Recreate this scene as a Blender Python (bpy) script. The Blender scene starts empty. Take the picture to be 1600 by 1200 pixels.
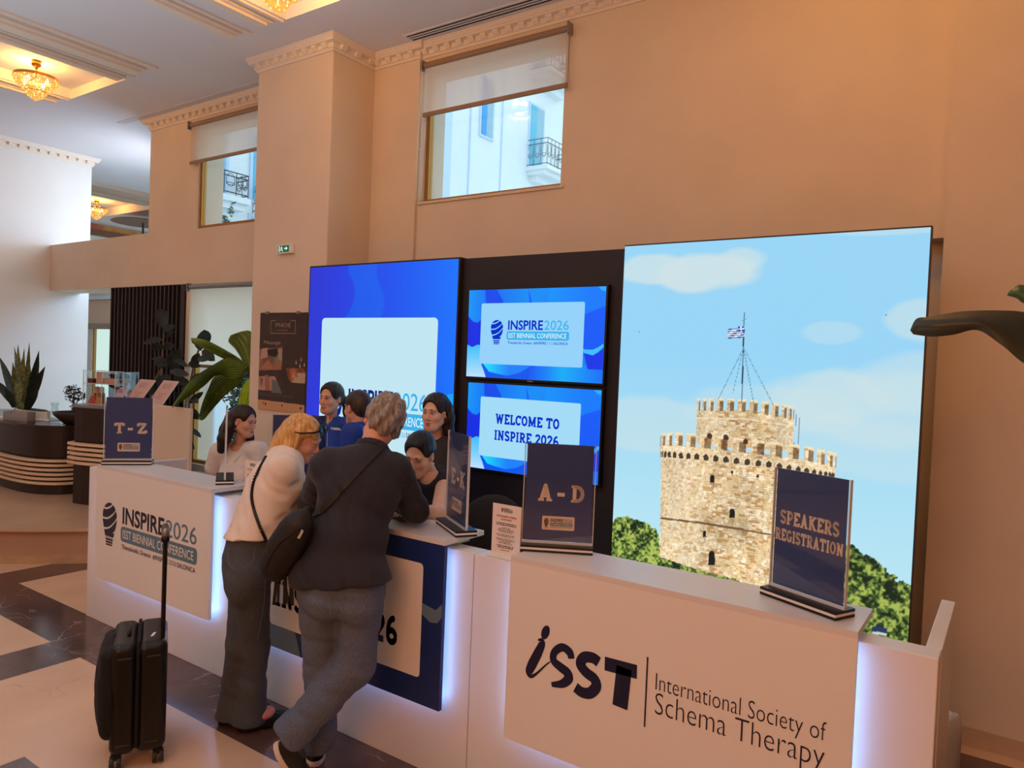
import bpy, bmesh, math, random
import numpy as np
from mathutils import Vector, Matrix, Quaternion
from mathutils.bvhtree import BVHTree

sc = bpy.context.scene
col = sc.collection
random.seed(7); rng = np.random.default_rng(7)

# ------------------------------------------------------------------ camera
CAM_H = 1.86; F_PX = 1143.765
YAW, PIT, ROL = 0.6018088, -0.0273775, 0.0404399
_fw = np.array([-math.sin(YAW)*math.cos(PIT), math.cos(YAW)*math.cos(PIT), math.sin(PIT)])
_rt = np.array([math.cos(YAW), math.sin(YAW), 0.0]); _up = np.cross(_rt, _fw)
CR = math.cos(ROL)*_rt+math.sin(ROL)*_up; CU = -math.sin(ROL)*_rt+math.cos(ROL)*_up; CF = _fw
cd = bpy.data.cameras.new('camera'); cam = bpy.data.objects.new('camera', cd); col.objects.link(cam)
cd.sensor_width = 36.0; cd.sensor_fit = 'HORIZONTAL'; cd.lens = F_PX/1600*36.0
cd.clip_start = 0.05; cd.clip_end = 200
cam.matrix_world = Matrix(((CR[0], CU[0], -CF[0], 0), (CR[1], CU[1], -CF[1], 0), (CR[2], CU[2], -CF[2], CAM_H), (0, 0, 0, 1)))
sc.camera = cam

# ------------------------------------------------------------------ view, world, lights
sc.view_settings.view_transform = 'Standard'; sc.view_settings.look = 'None'
sc.view_settings.exposure = 0.0; sc.view_settings.gamma = 1.0; sc.view_settings.use_curve_mapping = False
w = bpy.data.worlds.new('daylight'); sc.world = w; w.use_nodes = True
bg = w.node_tree.nodes['Background']; bg.inputs[0].default_value = (0.70, 0.87, 1.0, 1); bg.inputs[1].default_value = 1.6

sc.cycles.transparent_max_bounces = 32
def area(name, loc, to, size, power, color, size_y=None, spread=math.pi):
    l = bpy.data.lights.new(name, 'AREA'); l.energy = power; l.color = color; l.size = size
    l.shape = 'RECTANGLE' if size_y else 'SQUARE'
    if size_y: l.size_y = size_y
    l.spread = spread
    o = bpy.data.objects.new(name, l); col.objects.link(o); o.location = loc
    d = Vector(to)-Vector(loc); o.rotation_euler = d.to_track_quat('-Z', 'Y').to_euler()
    return o
def point(name, loc, power, color, r=0.1):
    l = bpy.data.lights.new(name, 'POINT'); l.energy = power; l.color = color; l.shadow_soft_size = r
    o = bpy.data.objects.new(name, l); col.objects.link(o); o.location = loc
    return o
WARM = (1.0, 0.376, 0.095); COOL = (0.62, 0.80, 1.0)
# added warm front fill behind the camera, its source unseen and assumed
area('front_fill_light', (0.2, -3.4, 3.3), (-2.2, 3.2, 1.7), 3.5, 108, WARM, 1.6)
area('front_fill_light', (-6.5, -3.4, 3.1), (-6.0, 4.0, 1.8), 3.5, 22, WARM, 1.6)
area('top_fill_light', (-3.2, 0.2, 4.40), (-3.2, 0.2, 0), 4.0, 6, (1.0, 0.55, 0.30), 2.2)  # added warm fill from above for the floor and people
# daylight through assumed glazing beyond the slatted screen, below and above the balcony front
area('assumed_glazing_daylight', (-8.9, 6.4, 3.25), (-10.66, 3.7, 1.7), 1.6, 55, (0.36, 0.62, 1.0), 0.8)
area('assumed_gallery_daylight', (-9.35, 5.45, 3.75), (-11.4, 3.2, 3.6), 1.4, 14, (0.92, 0.95, 1.0), 0.9)
# added cool fill low in the room, aimed up to brighten the ceiling
area('ceiling_fill_light', (-4.0, -0.6, 0.7), (-4.0, -0.4, 4.4), 7.0, 150, (0.56, 0.82, 1.0), 3.0, spread=1.9)

# ------------------------------------------------------------------ pixel helpers (photo 1600x1200 -> a point on a plane)
CP = np.array([0, 0, CAM_H])
def ray(x, y): return (x-800)/F_PX*CR-(y-600)/F_PX*CU+CF
def onY(x, y, Y): d = ray(x, y); return CP+d*(Y/d[1])
def onZ(x, y, Z): d = ray(x, y); return CP+d*((Z-CAM_H)/d[2])
def onX(x, y, X): d = ray(x, y); return CP+d*(X/d[0])

# ------------------------------------------------------------------ materials
def lin(c): return tuple((v/12.92 if v <= 0.04045 else ((v+0.055)/1.055)**2.4) for v in [k/255 for k in c])
MATS = {}
def mat(name, rgb, rough=0.5, metal=0.0, noise=0.0, scale=8.0, bump=0.0, bscale=60.0, spec=0.5, rgb2=None, coat=0.0, sheen=0.0, srgb=True, stretch=None, trans=0.0, ior=1.45):
    if name in MATS: return MATS[name]
    m = bpy.data.materials.new(name); m.use_nodes = True; nt = m.node_tree; b = nt.nodes['Principled BSDF']
    c = lin(rgb) if srgb else rgb
    b.inputs['Base Color'].default_value = (*c, 1); b.inputs['Roughness'].default_value = rough
    b.inputs['Metallic'].default_value = metal; b.inputs['Specular IOR Level'].default_value = spec
    b.inputs['Coat Weight'].default_value = coat; b.inputs['Sheen Weight'].default_value = sheen
    b.inputs['Transmission Weight'].default_value = trans; b.inputs['IOR'].default_value = ior
    if noise or bump or rgb2:
        tc = nt.nodes.new('ShaderNodeTexCoord'); mp = nt.nodes.new('ShaderNodeMapping')
        nt.links.new(tc.outputs['Object'], mp.inputs[0])
        if stretch: mp.inputs['Scale'].default_value = stretch
    if noise or rgb2:
        n = nt.nodes.new('ShaderNodeTexNoise'); n.inputs['Scale'].default_value = scale; n.inputs['Detail'].default_value = 5
        nt.links.new(mp.outputs[0], n.inputs['Vector'])
        r = nt.nodes.new('ShaderNodeValToRGB'); nt.links.new(n.outputs['Fac'], r.inputs[0])
        c2 = lin(rgb2) if rgb2 else tuple(max(0, v*(1-noise)) for v in c); c1 = c if rgb2 else tuple(min(1, v*(1+noise)) for v in c)
        r.color_ramp.elements[0].position = 0.35; r.color_ramp.elements[1].position = 0.65
        r.color_ramp.elements[0].color = (*c2, 1); r.color_ramp.elements[1].color = (*c1, 1)
        nt.links.new(r.outputs[0], b.inputs['Base Color'])
    if bump:
        n2 = nt.nodes.new('ShaderNodeTexNoise'); n2.inputs['Scale'].default_value = bscale; n2.inputs['Detail'].default_value = 4
        nt.links.new(mp.outputs[0], n2.inputs['Vector'])
        bp = nt.nodes.new('ShaderNodeBump'); bp.inputs['Strength'].default_value = bump; bp.inputs['Distance'].default_value = 0.01
        nt.links.new(n2.outputs['Fac'], bp.inputs['Height']); nt.links.new(bp.outputs[0], b.inputs['Normal'])
    MATS[name] = m; return m
def emit(name, rgb, strength=1.0, srgb=True):
    if name in MATS: return MATS[name]
    m = bpy.data.materials.new(name); m.use_nodes = True; nt = m.node_tree; nt.nodes.clear()
    e = nt.nodes.new('ShaderNodeEmission'); o = nt.nodes.new('ShaderNodeOutputMaterial')
    e.inputs[0].default_value = (*(lin(rgb) if srgb else rgb), 1); e.inputs[1].default_value = strength
    nt.links.new(e.outputs[0], o.inputs[0]); MATS[name] = m; return m
def sheet(name, tint=(1, 1, 1), gloss=0.08, rough=0.02, facing=True):
    """thin clear sheet: see-through with a gloss"""
    if name in MATS: return MATS[name]
    m = bpy.data.materials.new(name); m.use_nodes = True; nt = m.node_tree; nt.nodes.clear()
    t = nt.nodes.new('ShaderNodeBsdfTransparent'); t.inputs[0].default_value = (*tint, 1)
    g = nt.nodes.new('ShaderNodeBsdfGlossy'); g.inputs['Roughness'].default_value = rough
    mx = nt.nodes.new('ShaderNodeMixShader'); o = nt.nodes.new('ShaderNodeOutputMaterial')
    if facing:
        fr = nt.nodes.new('ShaderNodeFresnel'); fr.inputs[0].default_value = 1.45
        ad = nt.nodes.new('ShaderNodeMath'); ad.operation = 'ADD'; ad.inputs[1].default_value = gloss; ad.use_clamp = True
        ge = nt.nodes.new('ShaderNodeNewGeometry'); iv = nt.nodes.new('ShaderNodeMath'); iv.operation = 'SUBTRACT'; iv.inputs[0].default_value = 1.0; nt.links.new(ge.outputs['Backfacing'], iv.inputs[1])
        ml = nt.nodes.new('ShaderNodeMath'); ml.operation = 'MULTIPLY'; nt.links.new(fr.outputs[0], ml.inputs[0]); nt.links.new(iv.outputs[0], ml.inputs[1])
        nt.links.new(ml.outputs[0], ad.inputs[0]); nt.links.new(ad.outputs[0], mx.inputs[0])
    else: mx.inputs[0].default_value = gloss
    nt.links.new(t.outputs[0], mx.inputs[1]); nt.links.new(g.outputs[0], mx.inputs[2]); nt.links.new(mx.outputs[0], o.inputs[0])
    MATS[name] = m; return m

# ------------------------------------------------------------------ mesh builder
class MB:
    def __init__(s): s.v = []; s.f = []; s.m = []; s.cur = 0; s.smooth = []; s.sm = False
    def add(s, vs, fs, M=None):
        o = len(s.v)
        for p in vs:
            p = Vector(p)
            s.v.append(tuple(M @ p) if M is not None else tuple(p))
        for f in fs: s.f.append(tuple(i+o for i in f)); s.m.append(s.cur); s.smooth.append(s.sm)
        return s
    def box(s, a, b, M=None, bev=0.0):
        (x0, y0, z0), (x1, y1, z1) = a, b
        x0, x1 = min(x0, x1), max(x0, x1); y0, y1 = min(y0, y1), max(y0, y1); z0, z1 = min(z0, z1), max(z0, z1)
        if bev <= 0:
            return s.add([(x0, y0, z0), (x1, y0, z0), (x1, y1, z0), (x0, y1, z0), (x0, y0, z1), (x1, y0, z1), (x1, y1, z1), (x0, y1, z1)],
                [(0, 3, 2, 1), (4, 5, 6, 7), (0, 1, 5, 4), (1, 2, 6, 5), (2, 3, 7, 6), (3, 0, 4, 7)], M)
        bm = bmesh.new(); bmesh.ops.create_cube(bm, size=1)
        for v in bm.verts: v.co = Vector(((x0+x1)/2+v.co.x*(x1-x0), (y0+y1)/2+v.co.y*(y1-y0), (z0+z1)/2+v.co.z*(z1-z0)))
        bmesh.ops.bevel(bm, geom=bm.edges[:], offset=min(bev, 0.49*min(x1-x0, y1-y0, z1-z0)), segments=2, affect='EDGES', profile=0.6)
        s.bm(bm, M); return s
    def bm(s, bm, M=None):
        bm.verts.index_update()
        s.add([v.co.copy() for v in bm.verts], [[v.index for v in f.verts] for f in bm.faces], M); bm.free(); return s
    def quad(s, a, b, c, d, M=None): return s.add([a, b, c, d], [(0, 1, 2, 3)], M)
    def poly(s, pts, M=None): return s.add(pts, [tuple(range(len(pts)))], M)
    def prism(s, pts, z0, z1, M=None):
        """pts (x,y) counter-clockwise, extruded along z"""
        n = len(pts)
        vs = [(x, y, z0) for x, y in pts]+[(x, y, z1) for x, y in pts]
        fs = [tuple(range(n-1, -1, -1)), tuple(range(n, 2*n))]+[(i, (i+1) % n, n+(i+1) % n, n+i) for i in range(n)]
        return s.add(vs, fs, M)
    def lathe(s, prof, n=24, M=None, cap=True):
        """prof list of (r,z)"""
        vs = []; fs = []
        for r, z in prof:
            for k in range(n):
                a = 2*math.pi*k/n; vs.append((r*math.cos(a), r*math.sin(a), z))
        for i in range(len(prof)-1):
            for k in range(n):
                k2 = (k+1) % n; fs.append((i*n+k, i*n+k2, (i+1)*n+k2, (i+1)*n+k))
        if cap:
            fs.append(tuple(range(n-1, -1, -1))); fs.append(tuple((len(prof)-1)*n+k for k in range(n)))
        return s.add(vs, fs, M)
    def tube(s, pts, r, n=8, M=None, cap=True, closed=False):
        pts = [Vector(p) for p in pts]; N = len(pts)
        rs = r if hasattr(r, '__len__') else [r]*N
        vs = []; fs = []; prev = None
        for i, p in enumerate(pts):
            t = (pts[(i+1) % N]-pts[i-1]) if closed else (pts[min(i+1, N-1)]-pts[max(i-1, 0)])
            t.normalize()
            if prev is None:
                a = Vector((0, 0, 1)) if abs(t.z) < 0.9 else Vector((1, 0, 0)); u = t.cross(a).normalized()
            else: u = (prev-t*prev.dot(t)).normalized()
            prev = u; w_ = t.cross(u)
            for k in range(n):
                a = 2*math.pi*k/n; vs.append(p+(u*math.cos(a)+w_*math.sin(a))*rs[i])
        L = N if closed else N-1
        for i in range(L):
            j = (i+1) % N
            for k in range(n):
                k2 = (k+1) % n; fs.append((i*n+k, i*n+k2, j*n+k2, j*n+k))
        if cap and not closed:
            fs.append(tuple(range(n-1, -1, -1))); fs.append(tuple((N-1)*n+k for k in range(n)))
        return s.add(vs, fs, M)
    def sphere(s, c, r, M=None, seg=16, ring=10):
        rr = r if hasattr(r, '__len__') else (r, r, r)
        bm = bmesh.new(); bmesh.ops.create_uvsphere(bm, u_segments=seg, v_segments=ring, radius=1)
        for v in bm.verts: v.co = Vector((c[0]+v.co.x*rr[0], c[1]+v.co.y*rr[1], c[2]+v.co.z*rr[2]))
        return s.bm(bm, M)
    def ribbon(s, pts, nrm, wid, th=0.003, M=None):
        pts = [Vector(p) for p in pts]; N = len(pts); vs = []; fs = []
        for i, p in enumerate(pts):
            t = (pts[min(i+1, N-1)]-pts[max(i-1, 0)]).normalized(); n_ = Vector(nrm[i] if hasattr(nrm[0], '__len__') else nrm).normalized()
            b = t.cross(n_).normalized(); wd = wid[i] if hasattr(wid, '__len__') else wid
            for sx, sn in ((-1, 0), (1, 0), (1, 1), (-1, 1)): vs.append(p+b*(sx*wd/2)+n_*(sn*th))
        for i in range(N-1):
            for k in range(4): k2 = (k+1) % 4; fs.append((i*4+k, i*4+k2, (i+1)*4+k2, (i+1)*4+k))
        fs.append((3, 2, 1, 0)); o = (N-1)*4; fs.append((o, o+1, o+2, o+3))
        return s.add(vs, fs, M)
    def mesh(s, name):
        me = bpy.data.meshes.new(name); me.from_pydata(s.v, [], s.f); me.update()
        return me
def link(name, me, mats, parent=None, world=True, smooth=False):
    o = bpy.data.objects.new(name, me); col.objects.link(o)
    for m in (mats if isinstance(mats, (list, tuple)) else [mats]): me.materials.append(m)
    if parent is not None:
        o.parent = parent
        if world: o.matrix_parent_inverse = BASE.get(parent.name, Matrix()).inverted()
        BASE[o.name] = Matrix() if world else BASE.get(parent.name, Matrix())
    if smooth: me.polygons.foreach_set('use_smooth', [True]*len(me.polygons))
    return o
BASE = {}
def build(name, mb, mats, parent=None, world=True, smooth=False, flip=True):
    me = mb.mesh(name)
    o = link(name, me, mats, parent, world, smooth)
    if len(set(mb.m)) > 1: me.polygons.foreach_set('material_index', mb.m)
    if not smooth and any(mb.smooth): me.polygons.foreach_set('use_smooth', mb.smooth)
    if flip:
        bm = bmesh.new(); bm.from_mesh(me); bmesh.ops.recalc_face_normals(bm, faces=bm.faces); bm.to_mesh(me); bm.free()
    return o
def thing(name, label, cat, loc=(0, 0, 0), rotz=0.0, group=None):
    o = bpy.data.objects.new(name, None); col.objects.link(o); o.empty_display_size = 0.1
    o.location = loc; o.rotation_euler = (0, 0, rotz)
    o['label'] = label; o['category'] = cat
    if group: o['group'] = group
    BASE[o.name] = Matrix.Translation(Vector(loc)) @ Matrix.Rotation(rotz, 4, 'Z')
    return o
def tag(o, label, cat, group=None):
    o['label'] = label; o['category'] = cat
    if group: o['group'] = group
    return o
def struct(o): o['kind'] = 'structure'; return o
def dup(root, loc, rotz, label, group=None):
    r = root.copy(); col.objects.link(r); r.location = loc; r.rotation_euler = (0, 0, rotz); r['label'] = label
    if group: r['group'] = group
    for ch in list(root.children):
        c = ch.copy(); col.objects.link(c); c.parent = r
        for g in list(ch.children):
            d = g.copy(); col.objects.link(d); d.parent = c
    return r
def frame(o, right, up):
    """matrix whose x=right, y=up, z=normal at o"""
    r = Vector(right).normalized(); u = Vector(up).normalized(); n = r.cross(u)
    return Matrix(((r.x, u.x, n.x, o[0]), (r.y, u.y, n.y, o[1]), (r.z, u.z, n.z, o[2]), (0, 0, 0, 1)))

# ------------------------------------------------------------------ lettering
_TX = {}
def text_geo(s, bold=0.0):
    k = (s, bold)
    if k in _TX: return _TX[k]
    cu = bpy.data.curves.new('lettering', 'FONT'); cu.body = s; cu.offset = bold; cu.resolution_u = 3
    ob = bpy.data.objects.new('lettering', cu); col.objects.link(ob)
    dg = bpy.context.evaluated_depsgraph_get(); me = bpy.data.meshes.new_from_object(ob.evaluated_get(dg))
    v = [tuple(p.co) for p in me.vertices]; f = [tuple(p.vertices) for p in me.polygons]
    bpy.data.objects.remove(ob); bpy.data.curves.remove(cu); bpy.data.meshes.remove(me)
    xs = [p[0] for p in v]; ys = [p[1] for p in v]
    _TX[k] = (v, f, min(xs), max(xs), min(ys), max(ys)); return _TX[k]
def put_text(mb, s, M, x, y, width, height=None, bold=0.0, cap=None, lift=0.0):
    """left-bottom at x,y in the frame M, fitted to the width (and height of its caps)"""
    v, f, x0, x1, y0, y1 = text_geo(s, bold)
    sx = width/(x1-x0); base = 0 if cap else y0
    sy = (cap/0.70) if cap else ((height/(y1-y0)) if height else sx)
    mb.add([(x+(p[0]-x0)*sx, y+(p[1]-base)*sy, lift) for p in v], f, M)
# slab serif capitals from strokes, 1 unit high
def _st(mb, M, pts, w_, lift):
    P = [Vector((p[0], p[1], 0)) for p in pts]
    for a, b in zip(P[:-1], P[1:]):
        d = (b-a); L = d.length
        if L < 1e-6: continue
        n_ = Vector((-d.y, d.x, 0))/L*(w_/2)
        mb.quad((a-n_+Vector((0, 0, lift))), (b-n_+Vector((0, 0, lift))), (b+n_+Vector((0, 0, lift))), (a+n_+Vector((0, 0, lift))), M)
    for p in P[1:-1]:
        mb.poly([(p.x+w_/2*math.cos(k*math.pi/5), p.y+w_/2*math.sin(k*math.pi/5), lift) for k in range(10)], M)
def _arc(cx, cy, rx, ry, a0, a1, n=12):
    return [(cx+rx*math.cos(math.radians(a0+(a1-a0)*i/n)), cy+ry*math.sin(math.radians(a0+(a1-a0)*i/n))) for i in range(n+1)]
t_ = 0.22; h_ = t_/2; q_ = 0.14
SLAB = {  # width, strokes, serif bars (x0,x1,y)
 'A': (0.86, [[(0.20, 0.08), (0.43, 0.92), (0.66, 0.08)], [(0.28, 0.32), (0.58, 0.32)]], [(0.02, 0.36, 0), (0.50, 0.84, 0)]),
 'D': (0.80, [[(0.22, 0), (0.22, 1)], [(0.22, 0.90)]+_arc(0.36, 0.5, 0.33, 0.40, 90, -90)+[(0.22, 0.10)]], [(0.02, 0.3, 0), (0.02, 0.3, 1)]),
 'T': (0.80, [[(0.40, 0), (0.40, 1)], [(0.06, 0.90), (0.74, 0.90)], [(0.09, 0.95), (0.09, 0.70)], [(0.71, 0.95), (0.71, 0.70)]], [(0.20, 0.60, 0)]),
 'Z': (0.74, [[(0.08, 0.90), (0.60, 0.90), (0.14, 0.10), (0.66, 0.10)], [(0.09, 0.95), (0.09, 0.68)], [(0.65, 0.05), (0.65, 0.32)]], []),
 'E': (0.72, [[(0.20, 0), (0.20, 1)], [(0.1, 0.90), (0.64, 0.90)], [(0.1, 0.10), (0.66, 0.10)], [(0.2, 0.5), (0.50, 0.5)], [(0.63, 0.98), (0.63, 0.72)], [(0.64, 0.02), (0.64, 0.28)]], [(0.02, 0.3, 0), (0.02, 0.3, 1)]),
 'K': (0.86, [[(0.20, 0), (0.20, 1)], [(0.22, 0.42), (0.64, 0.94)], [(0.36, 0.56), (0.68, 0.06)]], [(0.02, 0.38, 0), (0.02, 0.38, 1), (0.50, 0.84, 1), (0.54, 0.86, 0)]),
 'S': (0.68, [_arc(0.34, 0.72, 0.24, 0.19, 20, 270)+_arc(0.34, 0.28, 0.25, 0.20, 90, -160)], []),
 'P': (0.74, [[(0.20, 0), (0.20, 1)], [(0.2, 0.90)]+_arc(0.38, 0.66, 0.25, 0.24, 90, -90)+[(0.2, 0.42)]], [(0.02, 0.40, 0), (0.02, 0.3, 1)]),
 'R': (0.82, [[(0.20, 0), (0.20, 1)], [(0.2, 0.90)]+_arc(0.38, 0.68, 0.25, 0.22, 90, -90)+[(0.2, 0.46)], [(0.38, 0.46), (0.66, 0.06)]], [(0.02, 0.38, 0), (0.02, 0.3, 1), (0.56, 0.82, 0)]),
 'G': (0.80, [_arc(0.40, 0.5, 0.30, 0.40, 40, 320, 18), [(0.66, 0.08), (0.66, 0.42)]], [(0.46, 0.80, 0.42)]),
 'I': (0.42, [[(0.21, 0), (0.21, 1)]], [(0.02, 0.40, 0), (0.02, 0.40, 1)]),
 'O': (0.80, [_arc(0.40, 0.5, 0.29, 0.40, 0, 360, 22)], []),
 'N': (0.92, [[(0.22, 0), (0.22, 1)], [(0.22, 0.92), (0.68, 0.08)], [(0.70, 0), (0.70, 1)]], [(0.02, 0.38, 0), (0.02, 0.26, 1), (0.54, 0.88, 1)]),
 'W': (1.16, [[(0.18, 0.94), (0.36, 0.08), (0.58, 0.86), (0.80, 0.08), (0.98, 0.94)]], [(0.02, 0.34, 1), (0.82, 1.14, 1)]),
 'L': (0.68, [[(0.20, 0), (0.20, 1)], [(0.1, 0.10), (0.60, 0.10)], [(0.60, 0.02), (0.60, 0.32)]], [(0.02, 0.3, 0), (0.02, 0.38, 1)]),
 'C': (0.74, [_arc(0.40, 0.5, 0.30, 0.40, 40, 320, 18), [(0.64, 0.98), (0.64, 0.68)]], []),
 'M': (1.08, [[(0.20, 0), (0.20, 1)], [(0.22, 0.92), (0.54, 0.16), (0.86, 0.92)], [(0.88, 0), (0.88, 1)]], [(0.02, 0.36, 0), (0.72, 1.06, 0), (0.04, 0.24, 1), (0.84, 1.04, 1)]),
 '2': (0.70, [_arc(0.34, 0.70, 0.24, 0.20, 170, -40, 12)+[(0.12, 0.10), (0.64, 0.10)]], []),
 '0': (0.72, [_arc(0.36, 0.5, 0.25, 0.40, 0, 360, 22)], []),
 '6': (0.72, [_arc(0.38, 0.30, 0.24, 0.20, 0, 360, 18), [(0.14, 0.30)]+_arc(0.46, 0.42, 0.32, 0.48, 170, 80, 8)], []),
 '-': (0.46, [[(0.02, 0.42), (0.44, 0.42)]], []), ' ': (0.36, [], [])}
def put_slab(mb, s, M, x, y, width, cap, lift=0.0, gap=0.06):
    tot = sum(SLAB[c][0]+gap for c in s)-gap
    sx = width/tot; S = Matrix.Diagonal((sx, cap, 1, 1)); cx = 0
    for c in s:
        wd, st, se = SLAB[c]
        Mc = M @ Matrix.Translation((x+cx*sx, y, 0)) @ S
        for p in st: _st(mb, Mc, p, t_, lift)
        for x0, x1, yy in se:
            y0 = yy if yy < 0.5 else yy-q_
            if 0.1 < yy < 0.9: y0 = yy-q_/2
            mb.quad((x0, y0, lift), (x1, y0, lift), (x1, y0+q_, lift), (x0, y0+q_, lift), Mc)
        cx += wd+gap
def rrect(x0, y0, x1, y1, r, n=6):
    pts = []
    for cx, cy, a in ((x1-r, y0+r, -90), (x1-r, y1-r, 0), (x0+r, y1-r, 90), (x0+r, y0+r, 180)):
        pts += [(cx+r*math.cos(math.radians(a+90*i/n)), cy+r*math.sin(math.radians(a+90*i/n))) for i in range(n+1)]
    return pts
def put_rrect(mb, M, x0, y0, x1, y1, r, lift): mb.poly([(a, b, lift) for a, b in rrect(x0, y0, x1, y1, r)], M)
def put_bulb(mb, M, x, y, w_, h, lift):
    """the striped twisted light bulb mark, dark bands only"""
    def half(v):
        if v > 0.42:
            k = (v-0.68)/0.32; return 0.5*math.sqrt(max(0, 1-k*k)) if v > 0.62 else 0.5*(1-0.16*((0.62-v)/0.2)**1.5)
        if v > 0.20: return 0.42-0.13*(0.42-v)/0.22
        return 0.27-0.05*(0.2-v)/0.2
    N = 110
    for i in range(N):
        v = i/N; hw = half(v+0.5/N)
        if v < 0.19:
            if int((v+0.012)/0.064) != int((v+0.036)/0.064): continue
            sp = [(-hw, hw)]
        else:
            sp = []; a = None; K = 40
            for k in range(K+1):
                u = -hw+2*hw*k/K
                tw = (v-0.30*u-0.10*(u/0.5)**2+0.05)
                ph = (tw-0.22)/0.235
                dark = (ph-math.floor(ph)) > 0.19
                if v < 0.30: dark = v > 0.205
                if dark and a is None: a = u
                if (not dark or k == K) and a is not None: sp.append((a, u)); a = None
        for a, b in sp:
            mb.quad((x+(0.5+a)*w_, y+v*h, lift), (x+(0.5+b)*w_, y+v*h, lift), (x+(0.5+b)*w_, y+(v+1/N)*h, lift), (x+(0.5+a)*w_, y+(v+1/N)*h, lift), M)
def put_logo(mb, M, x, y, W, lift, idx, hscale=1.0):
    """INSPIRE2026 logo, total width W; idx = material slots (dark, blue, pill text)"""
    H = W*0.34*hscale
    mb.cur = idx[0]; put_bulb(mb, M, x, y+H*0.02, W*0.165, H*0.98, lift)
    lx = x+W*0.215; rw = W*0.785
    put_text(mb, 'INSPIRE', M, lx+rw*0.02, y+H*0.62, rw*0.57, cap=H*0.36, bold=0.025, lift=lift)
    put_text(mb, 'Thessaloniki, Greece', M, lx+rw*0.02, y+H*0.05, rw*0.40, cap=H*0.10, bold=0.012, lift=lift)
    put_text(mb, '#INSPIRE', M, lx+rw*0.45, y+H*0.05, rw*0.20, cap=H*0.10, bold=0.012, lift=lift)
    put_text(mb, 'SALONICA', M, lx+rw*0.765, y+H*0.05, rw*0.22, cap=H*0.10, bold=0.012, lift=lift)
    mb.cur = idx[1]; put_text(mb, '2026', M, lx+rw*0.61, y+H*0.62, rw*0.38, cap=H*0.36, bold=0.004, lift=lift)
    put_text(mb, '2026', M, lx+rw*0.66, y+H*0.05, rw*0.095, cap=H*0.10, lift=lift)
    put_rrect(mb, M, lx, y+H*0.21, lx+rw, y+H*0.55, H*0.09, lift)
    mb.cur = idx[2]; put_text(mb, 'ISST BIENNIAL CONFERENCE', M, lx+rw*0.03, y+H*0.29, rw*0.93, cap=H*0.19, bold=0.006, lift=lift+0.0008)
    mb.cur = 0

# ------------------------------------------------------------------ printed / backlit pictures: a fine grid with colours
def vnoise(x, y, seed=0):
    xi = np.floor(x).astype(np.int64); yi = np.floor(y).astype(np.int64); fx = x-xi; fy = y-yi
    fx = fx*fx*(3-2*fx); fy = fy*fy*(3-2*fy)
    def hsh(a, b):
        n_ = (a*374761393+b*668265263+seed*974711) & 0x7fffffff; n_ = ((n_ ^ (n_ >> 13))*1274126177) & 0x7fffffff
        return ((n_ ^ (n_ >> 16)) & 0xffff)/65535.0
    a = hsh(xi, yi); b = hsh(xi+1, yi); c = hsh(xi, yi+1); d = hsh(xi+1, yi+1)
    return (a*(1-fx)+b*fx)*(1-fy)+(c*(1-fx)+d*fx)*fy
def fbm(x, y, o=4, seed=0):
    s = 0; a = 0.5; t = 0
    for k in range(o): s = s+a*vnoise(x*2**k, y*2**k, seed+k); t += a; a *= 0.5
    return s/t
def inpoly(px, py, pts):
    r = np.zeros(px.shape, bool); n = len(pts); j = n-1
    for i in range(n):
        xi, yi = pts[i]; xj, yj = pts[j]
        if yi != yj:
            c = ((yi > py) != (yj > py)) & (px < (xj-xi)*(py-yi)/(yj-yi)+xi); r ^= c
        j = i
    return r
def picture(name, M, W, H, img, parent, emission=None, rough=0.4):
    """img[h,w,3] sRGB 0..255, row 0 at the bottom; plane at M's xy from 0,0 to W,H"""
    h, w_ = img.shape[:2]
    x = np.linspace(0, W, w_); y = np.linspace(0, H, h); X, Y = np.meshgrid(x, y)
    co = np.stack([X.ravel(), Y.ravel(), np.zeros(h*w_), np.ones(h*w_)], 1) @ np.array(M).T
    i = np.arange(h*w_).reshape(h, w_); q = np.stack([i[:-1, :-1], i[:-1, 1:], i[1:, 1:], i[1:, :-1]], -1).reshape(-1, 4)
    me = bpy.data.meshes.new(name); me.vertices.add(h*w_); me.vertices.foreach_set('co', co[:, :3].astype(np.float32).ravel())
    me.loops.add(q.size); me.loops.foreach_set('vertex_index', q.ravel().astype(np.int32))
    me.polygons.add(len(q)); me.polygons.foreach_set('loop_start', np.arange(0, q.size, 4, dtype=np.int32))
    me.update(calc_edges=True)
    a = me.color_attributes.new('print', 'FLOAT_COLOR', 'POINT')
    c = np.clip(img.reshape(-1, 3)/255.0, 0, 1); c = np.where(c <= 0.04045, c/12.92, ((c+0.055)/1.055)**2.4)
    a.data.foreach_set('color', np.concatenate([c, np.ones((len(c), 1))], 1).astype(np.float32).ravel())
    key = 'backlit_print' if emission else 'paper_print'
    if emission: key += '%.2f' % emission
    if key not in MATS:
        m = bpy.data.materials.new(key); m.use_nodes = True; nt = m.node_tree
        at = nt.nodes.new('ShaderNodeAttribute'); at.attribute_name = 'print'; b = nt.nodes['Principled BSDF']
        if emission:
            nt.links.new(at.outputs['Color'], b.inputs['Emission Color']); b.inputs['Emission Strength'].default_value = emission
            b.inputs['Base Color'].default_value = (0.02, 0.02, 0.02, 1); b.inputs['Roughness'].default_value = 0.5; b.inputs['Specular IOR Level'].default_value = 0.15
        else:
            nt.links.new(at.outputs['Color'], b.inputs['Base Color']); b.inputs['Roughness'].default_value = rough
        MATS[key] = m
    return link(name, me, MATS[key], parent)
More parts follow.
